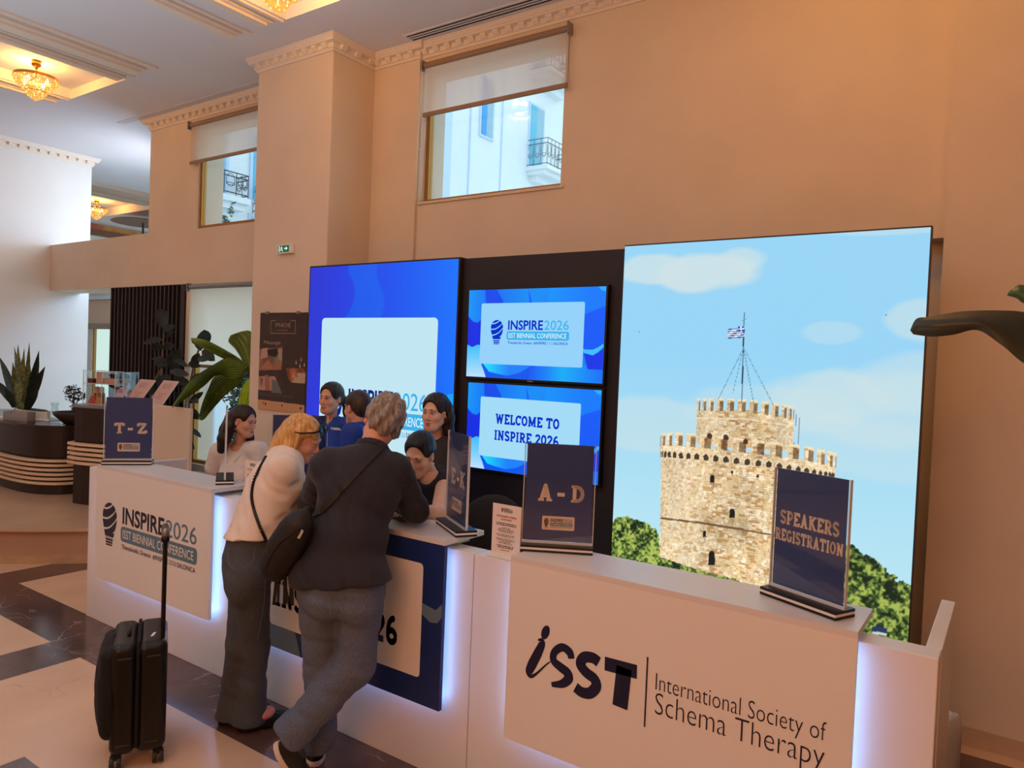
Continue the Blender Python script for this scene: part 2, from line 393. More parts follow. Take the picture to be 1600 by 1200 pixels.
# ================================================================== THE SETTING
m_wall = mat('painted_plaster', (226, 208, 186), 0.75, noise=0.03, scale=2.0, bump=0.04, bscale=140)
m_wallw = mat('pale_plaster', (232, 226, 218), 0.75, noise=0.02, scale=2.0)
m_ceil = mat('ceiling_plaster', (228, 224, 226), 0.85, noise=0.02, scale=1.2)
m_trim = mat('cornice_plaster', (238, 222, 204), 0.6)
m_white = mat('white_laminate', (238, 234, 228), 0.38)
m_dark = mat('dark_gap', (14, 12, 12), 0.7)
m_gold = mat('gold_window_frame', (176, 128, 62), 0.35, metal=0.6)
m_brownbar = mat('taupe_rail', (150, 124, 102), 0.5)
m_grey = mat('grey_metal', (150, 148, 146), 0.35, metal=0.8)
m_black = mat('black_plastic', (14, 13, 13), 0.38)
m_glass = sheet('window_glass', (0.93, 0.98, 0.99), 0.02)

# marble floor: beige fields, dark bands and borders
def marble(name, base, vein, base2, rough, vscale, vw):
    m = bpy.data.materials.new(name); m.use_nodes = True; nt = m.node_tree; b = nt.nodes['Principled BSDF']
    tc = nt.nodes.new('ShaderNodeTexCoord'); n1 = nt.nodes.new('ShaderNodeTexNoise'); n1.inputs['Scale'].default_value = 2.2; n1.inputs['Detail'].default_value = 7
    nt.links.new(tc.outputs['Object'], n1.inputs['Vector'])
    r1 = nt.nodes.new('ShaderNodeValToRGB'); nt.links.new(n1.outputs['Fac'], r1.inputs[0])
    r1.color_ramp.elements[0].position = 0.3; r1.color_ramp.elements[1].position = 0.7
    r1.color_ramp.elements[0].color = (*lin(base2), 1); r1.color_ramp.elements[1].color = (*lin(base), 1)
    ad = nt.nodes.new('ShaderNodeMixRGB'); ad.blend_type = 'ADD'; ad.inputs[0].default_value = 0.55
    nt.links.new(tc.outputs['Object'], ad.inputs[1]); nt.links.new(n1.outputs['Color'], ad.inputs[2])
    v = nt.nodes.new('ShaderNodeTexVoronoi'); v.feature = 'DISTANCE_TO_EDGE'; v.inputs['Scale'].default_value = vscale
    nt.links.new(ad.outputs[0], v.inputs['Vector'])
    r2 = nt.nodes.new('ShaderNodeValToRGB'); nt.links.new(v.outputs['Distance'], r2.inputs[0])
    r2.color_ramp.elements[0].position = 0.0; r2.color_ramp.elements[1].position = vw
    r2.color_ramp.elements[0].color = (1, 1, 1, 1); r2.color_ramp.elements[1].color = (0, 0, 0, 1)
    n3 = nt.nodes.new('ShaderNodeTexNoise'); n3.inputs['Scale'].default_value = 3.5; nt.links.new(tc.outputs['Object'], n3.inputs['Vector'])
    mu = nt.nodes.new('ShaderNodeMath'); mu.operation = 'MULTIPLY'; nt.links.new(r2.outputs[0], mu.inputs[0])
    r3 = nt.nodes.new('ShaderNodeValToRGB'); r3.color_ramp.elements[0].position = 0.5; r3.color_ramp.elements[1].position = 0.68
    nt.links.new(n3.outputs['Fac'], r3.inputs[0]); nt.links.new(r3.outputs[0], mu.inputs[1])
    mx = nt.nodes.new('ShaderNodeMixRGB'); nt.links.new(mu.outputs[0], mx.inputs[0]); nt.links.new(r1.outputs[0], mx.inputs[1]); mx.inputs[2].default_value = (*lin(vein), 1)
    nt.links.new(mx.outputs[0], b.inputs['Base Color']); b.inputs['Roughness'].default_value = rough
    MATS[name] = m; return m
m_beige = marble('beige_marble', (232, 194, 158), (198, 152, 116), (220, 180, 146), 0.2, 1.4, 0.006)
m_brown = marble('dark_brown_marble', (112, 84, 76), (196, 170, 158), (74, 54, 48), 0.14, 4.5, 0.022)
xs = [-22, -9.55, -9.18, -8.3, -6.68, -6.31, -4.905, -4.53, -3.6, -2.33, -1.4, -0.12, 1.2, 3.0, 7]
ys = [-6, -3.0, -0.05, 0.32, 1.477, 2.147, 2.52, 3.94, 4.31, 4.9, 14]
def dark_tile(x, y):
    if 2.147 < y < 2.52: return x > -6.68 or x < -7.0
    if y < 2.147:
        if -4.905 < x < -4.53 or -9.55 < x < -9.18 or -0.12 < x < 1.2 and y > 1.477: return True
        if -3.6 < x < -1.4 and 0.32 < y < 1.477: return True
        return -0.05 < y < 0.32
    if -6.68 < x < -6.31: return True
    if x > -0.12 and 2.52 < y < 4.31: return True
    return 3.94 < y < 4.31
mb = MB()
for i in range(len(xs)-1):
    for j in range(len(ys)-1):
        if ys[j] > 4.5: continue
        mb.cur = 1 if dark_tile((xs[i]+xs[i+1])/2, (ys[j]+ys[j+1])/2) else 0
        mb.quad((xs[i], ys[j], 0), (xs[i+1], ys[j], 0), (xs[i+1], ys[j+1], 0), (xs[i], ys[j+1], 0))
mb.cur = 0; mb.poly([(-22, 4.9, 0), (-8.40, 4.9, 0), (-16.4, 9.6, 0), (-22, 9.6, 0)])
struct(build('floor', mb, [m_beige, m_brown]))

CZ = 4.46; YW = 4.55; YB = 4.578; YP = 4.08; XL = -10.66
PXL, PXR = -5.665, -4.695          # pillar
# ceiling with three coffers (two lit), the balcony-side coffer beyond
coff = [(-8.33, -7.24, 0.9, 3.72, 0.10), (-4.80, -3.70, 0.9, 3.69, 0.10), (-1.3, -0.2, 0.9, 3.69, 0.10), (-16.0, -12.9, 5.2, 7.4, 0.16)]
gx = sorted({-22, 7}|{c[0] for c in coff[:-1]}|{c[1] for c in coff[:-1]}); gy = sorted({-6, 4.93}|{c[2] for c in coff[:-1]}|{c[3] for c in coff[:-1]})
mb = MB()
for i in range(len(gx)-1):
    for j in range(len(gy)-1):
        cx, cy = (gx[i]+gx[i+1])/2, (gy[j]+gy[j+1])/2; z = CZ
        for c in coff[:-1]:
            if c[0] < cx < c[1] and c[2] < cy < c[3]: z = CZ+c[4]
        mb.quad((gx[i], gy[j], z), (gx[i], gy[j+1], z), (gx[i+1], gy[j+1], z), (gx[i+1], gy[j], z))
dg = lambda y: -1.71*y
mb.poly([(-22, 4.93, CZ), (-22, 5.2, CZ), (dg(5.2), 5.2, CZ), (dg(4.93), 4.93, CZ)]); mb.poly([(-22, 5.2, CZ), (-22, 7.4, CZ), (-16, 7.4, CZ), (-16, 5.2, CZ)]); mb.poly([(-12.9, 5.2, CZ), (-12.9, 7.4, CZ), (dg(7.4), 7.4, CZ), (dg(5.2), 5.2, CZ)]); mb.poly([(-22, 7.4, CZ), (-22, 9.6, CZ), (dg(9.6), 9.6, CZ), (dg(7.4), 7.4, CZ)])
mb.quad((-16, 5.2, CZ+.16), (-16, 7.4, CZ+.16), (-12.9, 7.4, CZ+.16), (-12.9, 5.2, CZ+.16))
for x0, x1, y0, y1, d in coff:
    a, b, c_, e = (x0, y0), (x1, y0), (x1, y1), (x0, y1)
    for p, q in ((a, b), (b, c_), (c_, e), (e, a)): mb.quad((*p, CZ), (*q, CZ), (*q, CZ+d), (*p, CZ+d))
ceiling = struct(build('ceiling', mb, m_ceil, flip=False))
# mouldings between the coffers
mb = MB()
for x0, x1, y1, d in ((-5.44, -5.20, 3.64, 0.0), (-6.98, -6.60, 3.66, 0.0), (-7.24, -7.02, 3.66, 0.0), (-8.55, -8.33, 3.66, 0.0), (-3.70, -3.46, 3.64, 0), (-5.04, -4.80, 3.64, 0)):
    w3 = x1-x0
    mb.box((x0, 0.9, CZ-0.028), (x0+w3*0.62, y1, CZ)); mb.box((x0+w3*0.12, 0.9, CZ-0.05), (x0+w3*0.48, y1-0.03, CZ-0.028))
    mb.box((x1-w3*0.26, 0.9, CZ-0.018), (x1-w3*0.10, y1+0.05, CZ))
struct(build('trim_1', mb, m_trim))

# walls
def holes(mb, x0, x1, z0, z1, y, hs, depth):
    """wall face at y (towards -y) from x0..x1, z0..z1 with openings hs, reveals of the given depth"""
    X = sorted({x0, x1}|{h[0] for h in hs}|{h[1] for h in hs}); Z = sorted({z0, z1}|{h[2] for h in hs}|{h[3] for h in hs})
    for i in range(len(X)-1):
        for j in range(len(Z)-1):
            cx, cz = (X[i]+X[i+1])/2, (Z[j]+Z[j+1])/2
            if any(h[0] < cx < h[1] and h[2] < cz < h[3] for h in hs): continue
            mb.box((X[i], y, Z[j]), (X[i+1], y+depth, Z[j+1]))
W1 = (-4.16, -2.79, 3.17, 4.26); W2 = (-7.30, -5.90, 3.17, 4.26); W3 = (-7.36, -5.70, 0.65, 2.58)
mb = MB()
mb.box((PXR-0.02, YW, 0), (-4.175, YW+0.30, CZ))                                 # narrow strip beside the pillar
holes(mb, -4.175, -0.345, 2.635, CZ, YB, [W1], 0.30)                             # wall with the big window
mb.box((-4.175, YB+0.155, 0), (-0.345, YB+0.30, 2.635))                          # shallow niche behind the screens
holes(mb, -8.26, PXL+0.02, 2.585, CZ, YW, [W2], 0.30)                            # wall with the second window
holes(mb, -7.46, PXL+0.02, 0.0, 2.585, YW, [W3], 0.30)
struct(build('wall_back', mb, m_wall))
mb = MB(); mb.box((XL, YW, 2.585), (-8.26, YW+0.38, 3.19)); mb.box((-8.26, YW+0.30, 2.585), (PXL, YW+0.38, 3.19))
struct(build('wall_balcony', mb, m_wall))
mb = MB(); mb.box((PXL, YP, 0), (PXR, YW+0.3, CZ), bev=0.012)
struct(build('wall_pillar', mb, m_wall))
mb = MB(); mb.box((-0.345, 4.43, 0), (7, 4.95, CZ))
struct(build('wall_right', mb, m_wall))
mb = MB(); mb.box((XL-0.22, -6, 0), (XL, 5.05, CZ))
struct(build('wall_left', mb, m_wallw))
mb = MB(); mb.box((-22, -6.2, 0), (7, -6, CZ)); mb.box((7, -6, 0), (7.2, 4.95, CZ))
struct(build('wall_front', mb, m_wall))
# baseboards
mb = MB(); mb.box((-0.345, 4.412, 0), (7, 4.43, 0.075)); mb.box((-0.345, 4.418, 0.075), (7, 4.43, 0.09))
struct(build('baseboard_right', mb, mat('stone_skirting', (196, 168, 142), 0.3, noise=0.06, scale=5)))

# cornice: profile (distance from the wall, height) swept along the wall line, with blocks
PROF = [(0, 4.345), (0.012, 4.345), (0.016, 4.362), (0.026, 4.366), (0.026, 4.402), (0.062, 4.408), (0.066, 4.422), (0.071, 4.424), (0.075, 4.438), (0.084, 4.450), (0.086, 4.46), (0, 4.46)]
def cornice(path, prof=PROF, blocks=True, spacing=0.118):
    mb = MB(); P = [Vector((p[0], p[1])) for p in path]; n = len(P); rows = []
    nr = []
    for i in range(n-1):
        d = (P[i+1]-P[i]).normalized(); nr.append(Vector((d.y, -d.x)))        # right-hand side of the path = room side
    for i in range(n):
        a = nr[max(i-1, 0)]; b = nr[min(i, n-2)]; m = (a+b); m = m/ max(1e-6, m.dot(a)) if m.length > 1e-6 else a
        rows.append([(P[i].x+m.x*d, P[i].y+m.y*d, z) for d, z in prof])
    k = len(prof); vs = [p for r in rows for p in r]; fs = []
    for i in range(n-1):
        for j in range(k): j2 = (j+1) % k; fs.append((i*k+j, i*k+j2, (i+1)*k+j2, (i+1)*k+j))
    fs.append(tuple(range(k))); fs.append(tuple((n-1)*k+j for j in range(k-1, -1, -1)))
    mb.add(vs, fs)
    if blocks:
        for i in range(n-1):
            L = (P[i+1]-P[i]).length; d = (P[i+1]-P[i]).normalized(); c = int(L/spacing)
            for q in range(c):
                s = (q+0.5)*L/c; o = P[i]+d*s
                pts = [(0.024, 4.370), (0.036, 4.370), (0.046, 4.382), (0.055, 4.388), (0.058, 4.406), (0.024, 4.406)]
                vs = []
                for sg in (-0.027, 0.027):
                    for dd, z in pts: e = o+d*sg+nr[i]*dd; vs.append((e.x, e.y, z))
                mb.add(vs, [(0, 1, 2, 3, 4, 5), (11, 10, 9, 8, 7, 6)]+[(a, a+6, (a+1) % 6+6, (a+1) % 6) for a in range(6)])
    return mb
struct(build('trim_2', cornice([(-8.26, YW+0.3), (-8.26, YW), (PXL, YW), (PXL, YP), (PXR, YP), (PXR, YW), (-4.175, YW), (-4.175, YB), (-0.345, YB), (-0.345, 4.43), (4.0, 4.43)]), m_trim))
struct(build('trim_3', cornice([(XL, -3), (XL, 5.05), (XL-0.22, 5.05)]), m_trim))

# windows: frame, glass
def window(n, W, y, mid=()):
    x0, x1, z0, z1 = W; mb = MB(); f = 0.035
    for a, b in (((x0, y, z0), (x0+f, y+0.05, z1)), ((x1-f, y, z0), (x1, y+0.05, z1)), ((x0+f, y, z0), (x1-f, y+0.05, z0+f)), ((x0+f, y, z1-f), (x1-f, y+0.05, z1))): mb.box(a, b)
    for xm in mid: mb.box((xm-0.02, y, z0+f), (xm+0.02, y+0.05, z1-f))
    fr = struct(build('window_%d' % n, mb, m_gold))
    g = MB(); g.box((x0+f, y+0.02, z0+f), (x1-f, y+0.026, z1-f)); build('pane', g, m_glass, fr)
    return fr
window(1, W1, YB+0.07); window(2, W2, YW+0.025); window(3, W3, YW+0.05)
mb = MB(); mb.box((W1[0], YB-0.012, W1[2]-0.02), (W1[1]+0.03, YB+0.07, W1[2])); struct(build('trim_4', mb, m_wall))

# platform with a curved front carrying the reception desk
def arc_pts(cx, cy, r, a0, a1, n): return [(cx+r*math.cos(math.radians(a0+(a1-a0)*i/n)), cy+r*math.sin(math.radians(a0+(a1-a0)*i/n))) for i in range(n+1)]
PC = (-9.06, 5.2)
def plat(r, z0, z1, mb): mb.prism([p for p in arc_pts(*PC, r, -160, -13, 60)], z0, z1)
mb = MB(); mb.cur = 0; plat(3.30, 0, 0.07, mb); mb.cur = 1; plat(3.285, 0.07, 0.282, mb); mb.cur = 2; plat(3.335, 0.282, 0.31, mb)
m_step = mat('step_stone', (206, 172, 142), 0.22, noise=0.04, scale=3)
struct(build('floor_platform', mb, [mat('step_plinth', (196, 160, 122), 0.3, noise=0.1, scale=6), mat('step_riser', (190, 150, 120), 0.5, noise=0.04, scale=3), m_step]))

# beyond the left wall: far wall with a shaded window, the gallery's beam, its end wall with the mural band
mb = MB(); mb.box((-16.3, 4.0, 0), (-16.2, 9.45, 4.22)); struct(build('wall_gallery', mb, m_wallw))
mb = MB(); 
da = Vector((-8.26, 4.88)); db = Vector((-16.3, 9.56)); dd = (db-da).normalized(); dn = Vector((dd.y, -dd.x))*.03
def dbox(mb, s0, s1, z0, z1): p, q = da+dd*s0, da+dd*s1; mb.prism([tuple(p-dn), tuple(q-dn), tuple(q+dn), tuple(p+dn)], z0, z1)
mb = MB(); LL = (db-da).length
for k in range(7): dbox(mb, k*(LL-.06)/6, k*(LL-.06)/6+.06, 0, CZ)
for z in (0, 2.6, CZ-.08): dbox(mb, .06, LL-.06, z, z+.08)
w5 = struct(build('window_5', mb, m_gold)); mb = MB(); p, q = da+dd*.06, da+dd*(LL-.06); mb.quad((p.x, p.y, .08), (q.x, q.y, .08), (q.x, q.y, CZ-.08), (p.x, p.y, CZ-.08)); build('pane', mb, m_glass, w5)  # unseen glazed wall, assumed for the daylight on the left wall
mb = MB()
mb.box((-12.16, 4.6, CZ-0.06), (-12.06, 7.0, CZ)); mb.box((-12.9, 4.6, CZ-0.03), (-12.2, 7.0, CZ)); mb.box((-12.86, 4.6, CZ-0.07), (-12.7, 7.0, CZ-0.03))
struct(build('trim_5', mb, mat('gallery_beam', (196, 170, 148), 0.6)))
m_mural = mat('painted_mural', (236, 170, 96), 0.7, scale=2.6, rgb2=(206, 96, 92))
mb = MB(); mb.box((-16.2, 4.5, 4.22), (-16.1, 9.4, 4.34)); struct(build('trim_6', mb, mat('mural_cornice', (120, 84, 62), 0.6)))
mb = MB(); mb.box((-16.25, 4.5, 4.34), (-16.18, 9.4, 4.64)); struct(build('wall_mural', mb, m_mural))
# ================================================================== THE LIT BACKDROP AND THE COUNTERS
R_X = (1, 0, 0); U_Z = (0, 0, 1)
YL = 3.98                                    # face of the light boxes
m_frame = mat('dark_anodised_frame', (58, 48, 46), 0.45, metal=0.3)
m_panel = mat('dark_backdrop_panel', (40, 35, 40), 0.55, noise=0.05, scale=3)
m_navy = mat('navy_print', (30, 36, 82), 0.35)
m_ink = mat('navy_ink', (26, 28, 62), 0.4); m_inkblue = mat('dusty_blue_ink', (92, 128, 152), 0.4); m_inkwhite = mat('white_ink', (240, 234, 226), 0.4)
e_navy = emit('lit_navy', (16, 36, 128)); e_sky = emit('lit_sky_blue', (60, 178, 236)); e_white = emit('lit_white', (226, 246, 252)); e_card = emit('lit_pale_card', (194, 231, 243)); e_blue = emit('lit_royal_blue', (8, 50, 200))
e_card1 = emit('screen_pale_card', (150, 210, 250)); e_card2 = emit('screen_pale_card_two', (164, 220, 247))

def boxdims(px):
    a = onY(*px[0], YL); b = onY(*px[1], YL); return a, b
# --- blue light box
BX0, BX1, BZ1 = onY(481.6, 540, YL)[0], onY(711.6, 540, YL)[0], onY(600, 411.5, YL)[2]
bw, bh = BX1-BX0, BZ1-0.02
t = thing('light_box', 'tall royal blue backlit panel with a big white card and conference logo behind the staff', 'light box', ((BX0+BX1)/2, YL+0.04, 0))
mb = MB(); mb.box((BX0-0.012, YL+0.002, 0), (BX1+0.012, YL+0.085, BZ1+0.012)); build('frame', mb, m_frame, t)
h, w_ = 300, 200; v, u = np.meshgrid(np.linspace(0, 1, h), np.linspace(0, 1, w_), indexing='ij'); zz = v*bh
base = np.stack([30-30*u, 52+62*u**1.4, 208+44*u**0.8], -1)
PB = lambda x, y: ((onY(x, y, YL)[0]-BX0)/bw, (onY(x, y, YL)[2]-0.02)/bh)
def pxpoly(img, u, v, f, pts, c, alpha=1.0):
    m = inpoly(u, v, [f(*p) for p in pts]); cc = c if isinstance(c, np.ndarray) else np.broadcast_to(np.array(c, float), img.shape)
    img[m] = img[m]*(1-alpha)+cc[m]*alpha
def c7(x, y): return (470+x/3.87, 390+y/3.87)
mid = np.stack([6+0*u, 78+30*u, 224+26*u], -1)
pxpoly(base, u, v, PB, [c7(*p) for p in ((275, 60), (290, 140), (318, 200), (328, 260), (318, 320), (290, 380), (258, 420), (480, 420), (500, 360), (507, 320), (498, 260), (470, 200), (458, 140), (468, 60))], mid)
pxpoly(base, u, v, PB, [c7(*p) for p in ((800, 905), (860, 885), (940, 865), (960, 1300), (800, 1300))], (0, 160, 250))
base[:, :, 0] += 6; low = np.clip((0.35-v)/0.35, 0, 1)[..., None]*np.clip((0.2-u)/0.2, 0, 1)[..., None]; base = base*(1-low)+np.array([0, 96, 255.])*low
picture('backlit_print', frame((BX0, YL, 0.02), R_X, U_Z), bw, bh, base, t, 1.0)
cx0, cx1, cz1 = onY(501.5, 560, YL-.001)[0], onY(682.5, 560, YL-.001)[0], onY(590, 496.5, YL-.001)[2]
Mb = frame((cx0, YL, 0), R_X, U_Z)
mb = MB(); put_rrect(mb, Mb, 0, 0.55, cx1-cx0, cz1, 0.035, 0.002); build('card', mb, e_card, t, flip=False)
lx0 = onY(511, 640, YL)[0]; lx1 = onY(668, 640, YL)[0]; lz = onY(600, 679, YL)[2]
mb = MB(); put_logo(mb, Mb, lx0-cx0, lz-0.02, lx1-lx0, 0.004, (0, 1, 2), 0.98); build('logo', mb, [e_navy, e_sky, e_white], t, flip=False)

# --- dark panel between, with two screens
YD = YL+0.04; DX0, DX1 = BX1+0.014, onY(975, 420, YL)[0]-0.006; DZ1 = onY(850, 396.5, YD)[2]
mb = MB(); mb.box((DX0, YD, 0), (DX1, YD+0.05, DZ1))
tag(build('backdrop_panel', mb, m_panel), 'plain near-black backdrop panel carrying the two screens', 'panel')
def waves(h=216, w_=384):
    v, u = np.meshgrid(np.linspace(1, 0, h), np.linspace(0, 1, w_), indexing='ij')      # v down
    s = lambda a, b, x: np.clip((x-a)/(b-a), 0, 1)
    img = np.stack([0*u, 88+52*s(0, .45, u), 238+14*u], -1)
    fl = lambda x, y: (x, y)
    def P(pts, c, al=1.0): pxpoly(img, u, v, fl, pts, c, al)
    P([(0.46, 0), (0.48, .08), (.50, .2), (.52, .24), (.57, .2), (.58, .1), (.62, 0), (1, 0), (1, 1), (.45, 1), (.5, .5)], np.stack([0*u, 96+50*s(.5, .62, u)-24*s(.62, .9, u), 250+0*u], -1))
    P([(.22, 0), (.27, .12), (.30, .3), (.18, .3), (.1, .0)], (0, 74, 232))
    P([(0, 0), (.13, 0), (.14, .18), (.12, .31), (.08, .37), (.04, .36), (0, .30)], np.stack([0*u, 150-30*s(0, .13, u), 246+0*u], -1))
    P([(0, .31), (.04, .37), (.08, .38), (.13, .30), (.2, .3), (.2, .7), (.1, .62), (.05, .66), (0, .63)], (6, 44, 226))
    P([(0, .63), (.04, .66), (.08, .63), (.13, .64), (.16, .9), (.16, 1), (0, 1)], np.stack([60+130*s(.64, 1, v), 190+34*s(.64, 1, v), 252+0*u], -1))
    P([(.11, .82), (.5, .84), (.55, .86), (.50, 1), (.16, 1), (.14, .92)], (0, 84, 238))
    P([(.13, .84), (.5, .85), (.42, .93), (.33, .97), (.24, .95), (.18, .93)], np.stack([20+0*u, 130+90*s(.34, .16, u), 250+0*u], -1))
    P([(.5, .86), (1, .8), (1, 1), (.49, 1)], np.stack([0*u, 90+80*s(.5, .72, u)-60*s(.75, 1, u), 246+0*u], -1))
    P([(.84, .3), (1, .2), (1, .62), (.95, .66), (.86, .66)], (0, 90, 246))
    P([(.86, .65), (.93, .655), (.97, .62), (1, .585), (1, .62), (.96, .68), (.93, .71), (.87, .69)], (60, 190, 252))
    P([(.87, .69), (.93, .715), (.97, .68), (1, .63), (1, .86), (.9, .86)], (10, 52, 232))
    P([(.95, 0), (1, 0), (1, .05), (.97, .04)], (40, 170, 250))
    return img
def screen(px, label):
    a = [onY(*p, YL-0.002) for p in px]
    x0 = (a[0][0]+a[3][0])/2; x1 = (a[1][0]+a[2][0])/2; z1 = (a[0][2]+a[1][2])/2; z0 = (a[2][2]+a[3][2])/2
    y = YL-0.002; W, H = x1-x0, z1-z0
    t = thing('wall_screen', label, 'screen', ((x0+x1)/2, YD, z0), group=None)
    mb = MB(); b = 0.012; mb.box((x0-b, y+0.001, z0-b-0.004), (x1+b, YD-0.001, z1+b), bev=0.003); build('housing', mb, m_black, t)
    picture('picture', frame((x0, y, z0), R_X, U_Z), W, H, waves(), t, 1.0)
    mb = MB(); mb.box((x0+W/2-0.02, y-0.001, z0-b-0.003), (x0+W/2+0.02, y+0.001, z0-0.006)); build('badge', mb, m_grey, t)
    return t, x0, z0, W, H, y
t, x0, z0, W, H, y = screen([(731, 454), (946.5, 447), (942, 599), (731, 588.5)], 'upper wall screen showing the conference logo on a pale blue card')
M = frame((x0, y, z0), R_X, U_Z)
mb = MB(); put_rrect(mb, M, .105*W, .155*H, .865*W, .845*H, 0.012, 0.0012); build('card', mb, e_card1, t, flip=False)
mb = MB(); put_logo(mb, M, .187*W, .375*H, .58*W, 0.0024, (0, 1, 2), 0.80); build('logo', mb, [e_blue, e_sky, e_white], t, flip=False)
t, x0, z0, W, H, y = screen([(729.5, 598), (940, 609), (934, 757), (729.7, 730)], 'lower wall screen with a welcome message on a pale blue card')
M = frame((x0, y, z0), R_X, U_Z)
mb = MB(); put_rrect(mb, M, .108*W, .155*H, .865*W, .845*H, 0.012, 0.0012); build('card', mb, e_card2, t, flip=False)
mb = MB(); put_slab(mb, 'WELCOME TO', M, .235*W, .545*H, .485*W, .115*H, 0.0024); build('lettering', mb, e_blue, t, flip=False)
mb = MB(); put_slab(mb, 'INSPIRE 2026', M, .23*W, .355*H, .49*W, .115*H, 0.0024); build('lettering', mb, e_blue, t, flip=False)

# --- light box with the tower photograph
TX0, TX1 = onY(975, 420, YL)[0], onY(1452, 400, YL)[0]; TZ1 = onY(1215, 370, YL)[2]; tw, th = TX1-TX0, TZ1-0.02
t = thing('light_box', 'big backlit print of a round stone tower under a blue sky', 'light box', ((TX0+TX1)/2, YL+0.04, 0))
mb = MB(); mb.box((TX0-0.002, YL+0.002, 0), (TX1+0.006, YL+0.050, TZ1+0.008)); build('frame', mb, m_frame, t)
res = 0.0042; nw, nh = int(tw/res), int(th/res)
v, u = np.meshgrid(np.linspace(0, 1, nh), np.linspace(0, 1, nw), indexing='ij'); gx_ = u*tw; gz_ = v*th
PT = lambda x, y: ((onY(x, y, YL)[0]-TX0)/tw, (onY(x, y, YL)[2]-0.02)/th)
s_ = lambda a, b, x: np.clip((x-a)/(b-a), 0, 1)
sky = np.stack([150+36*s_(.75, .3, v), 212+18*s_(.75, .3, v), 246-4*s_(.75, .3, v)], -1)
cl = fbm(u*4+3, v*6+1, 5, 3)
def cloud(cu_, cv_, ru, rv, amt, c=(205, 226, 230)):
    global sky
    d = ((u-cu_)/ru)**2+((v-cv_)/rv)**2
    k = np.clip((1.15-d+1.6*(cl-0.5))/0.5, 0, 1)[..., None]*amt; sky = sky*(1-k)+np.array(c)*k
q = lambda x, y: PT(x, y)
for (x, y, rx, ry, a) in ((1110, 425, .20, .045, .9), (1020, 420, .14, .035, .8), (1160, 405, .10, .03, .7), (1300, 520, .09, .022, .4), (1440, 500, .10, .04, .6), (1010, 660, .30, .06, .55), (1380, 640, .30, .08, .55), (1300, 620, .2, .05, .45), (1420, 600, .16, .06, .5), (1200, 640, .3, .05, .35), (1350, 700, .4, .06, .4), (1380, 358, .2, .012, .5)):
    cu_, cv_ = q(x, y); cloud(cu_, cv_, rx, ry, a)
img = sky
# trees
def trees(pts, seed, tone):
    m = inpoly(u+0.012*(fbm(u*60, v*90, 3, seed)-.5), v+0.02*(fbm(u*50, v*80, 3, seed+5)-.5), [q(*p) for p in pts])
    n1 = fbm(u*34, v*52, 3, seed+1); n2 = fbm(u*130, v*200, 2, seed+2)
    k = np.clip((0.5*n1+0.5*n2-0.36)/0.26, 0, 1)[..., None]
    dark = np.array([22, 38, 26.])*tone; brt = np.array([178, 194, 92.])*tone; midc = np.array([84, 112, 48.])*tone
    c = np.where(k < .5, dark+(midc-dark)*k*2, midc+(brt-midc)*(k-.5)*2); img[m] = c[m]
trees([(955, 815), (975, 806), (1000, 812), (1026, 825), (1034, 860), (1060, 875), (1100, 890), (1150, 900), (1200, 912), (1250, 930), (1250, 1020), (940, 1000)], 11, 1.0)
trees([(1200, 912), (1215, 860), (1300, 850), (1330, 850), (1352, 865), (1375, 880), (1398, 900), (1402, 905), (1425, 915), (1430, 1010), (1200, 1010)], 23, 0.95)
# the tower
def stone(seed, cx, R, dk=1.0):
    """courses of rubble stone seen on a cylinder"""
    a = np.arcsin(np.clip((gx_-cx)/R, -.999, .999))*R
    row = np.floor(gz_/0.0125+1.2*(vnoise(a*14, gz_*3, seed)-.5)); off = vnoise(row*1.7+.5, row*0, seed+9)*3.1
    cw = 0.018+0.016*vnoise(row*2.3, row*0+4, seed+3); cell = np.floor(a/cw+off)
    rnd = vnoise(cell*3.7+.5, row*5.3+.5, seed+1); r2 = vnoise(cell*5.1+.5, row*2.9+.5, seed+2)
    fx = (a/cw+off)-cell; fz = (gz_/0.0125+1.2*(vnoise(a*14, gz_*3, seed)-.5))-row
    gap = ((fx < .12) | (fz < .16)) & (fbm(a*60, gz_*60, 2, seed+4) > .42)
    c = np.stack([230+30*(rnd-.5), 202+44*(rnd-.5)-12*(r2-.5), 158+64*(rnd-.5)], -1)
    c[rnd > .66] = np.array([246, 228, 196.]); c[(r2 > .74)] = np.array([196, 150, 98.])
    c[gap] = c[gap]*.45+np.array([150, 118, 80.])*.55
    st = fbm(a*9, gz_*5, 4, seed+6)[..., None]; c = c*(0.80+0.40*st)
    li = np.clip((gx_-(cx-R))/(2*R), 0, 1)[..., None]; c = c+(np.array([250, 236, 206.])-c)*(0.38*np.exp(-((li-.12)/.16)**2)+0.34*np.exp(-((li-.95)/.2)**2))
    return np.clip(c*dk, 0, 255)
def tx(x, y): return q(x, y)[0]*tw
cxb = (tx(1032, 800)+tx(1304, 800))/2; Rb = (tx(1304, 760)-tx(1033, 760))/2
body = stone(31, cxb, Rb*1.01)
pxpoly(img, u, v, q, [(1033, 705), (1100, 715), (1200, 725), (1304, 745), (1297, 760), (1290, 930), (1290, 1000), (1150, 905), (1100, 893), (1060, 880), (1031, 870)], body)
pxpoly(img, u, v, q, [(1031.5, 808), (1100, 816), (1200, 833), (1215, 836), (1215, 839), (1200, 836), (1100, 819), (1031.5, 811)], (112, 88, 60))
upper = stone(47, (tx(1088, 660)+tx(1241, 660))/2, (tx(1241, 660)-tx(1088, 660))/2*1.01, 0.98)
pxpoly(img, u, v, q, [(1088.5, 640), (1165, 640), (1241, 652), (1238, 706), (1160, 700), (1088, 694)], upper)
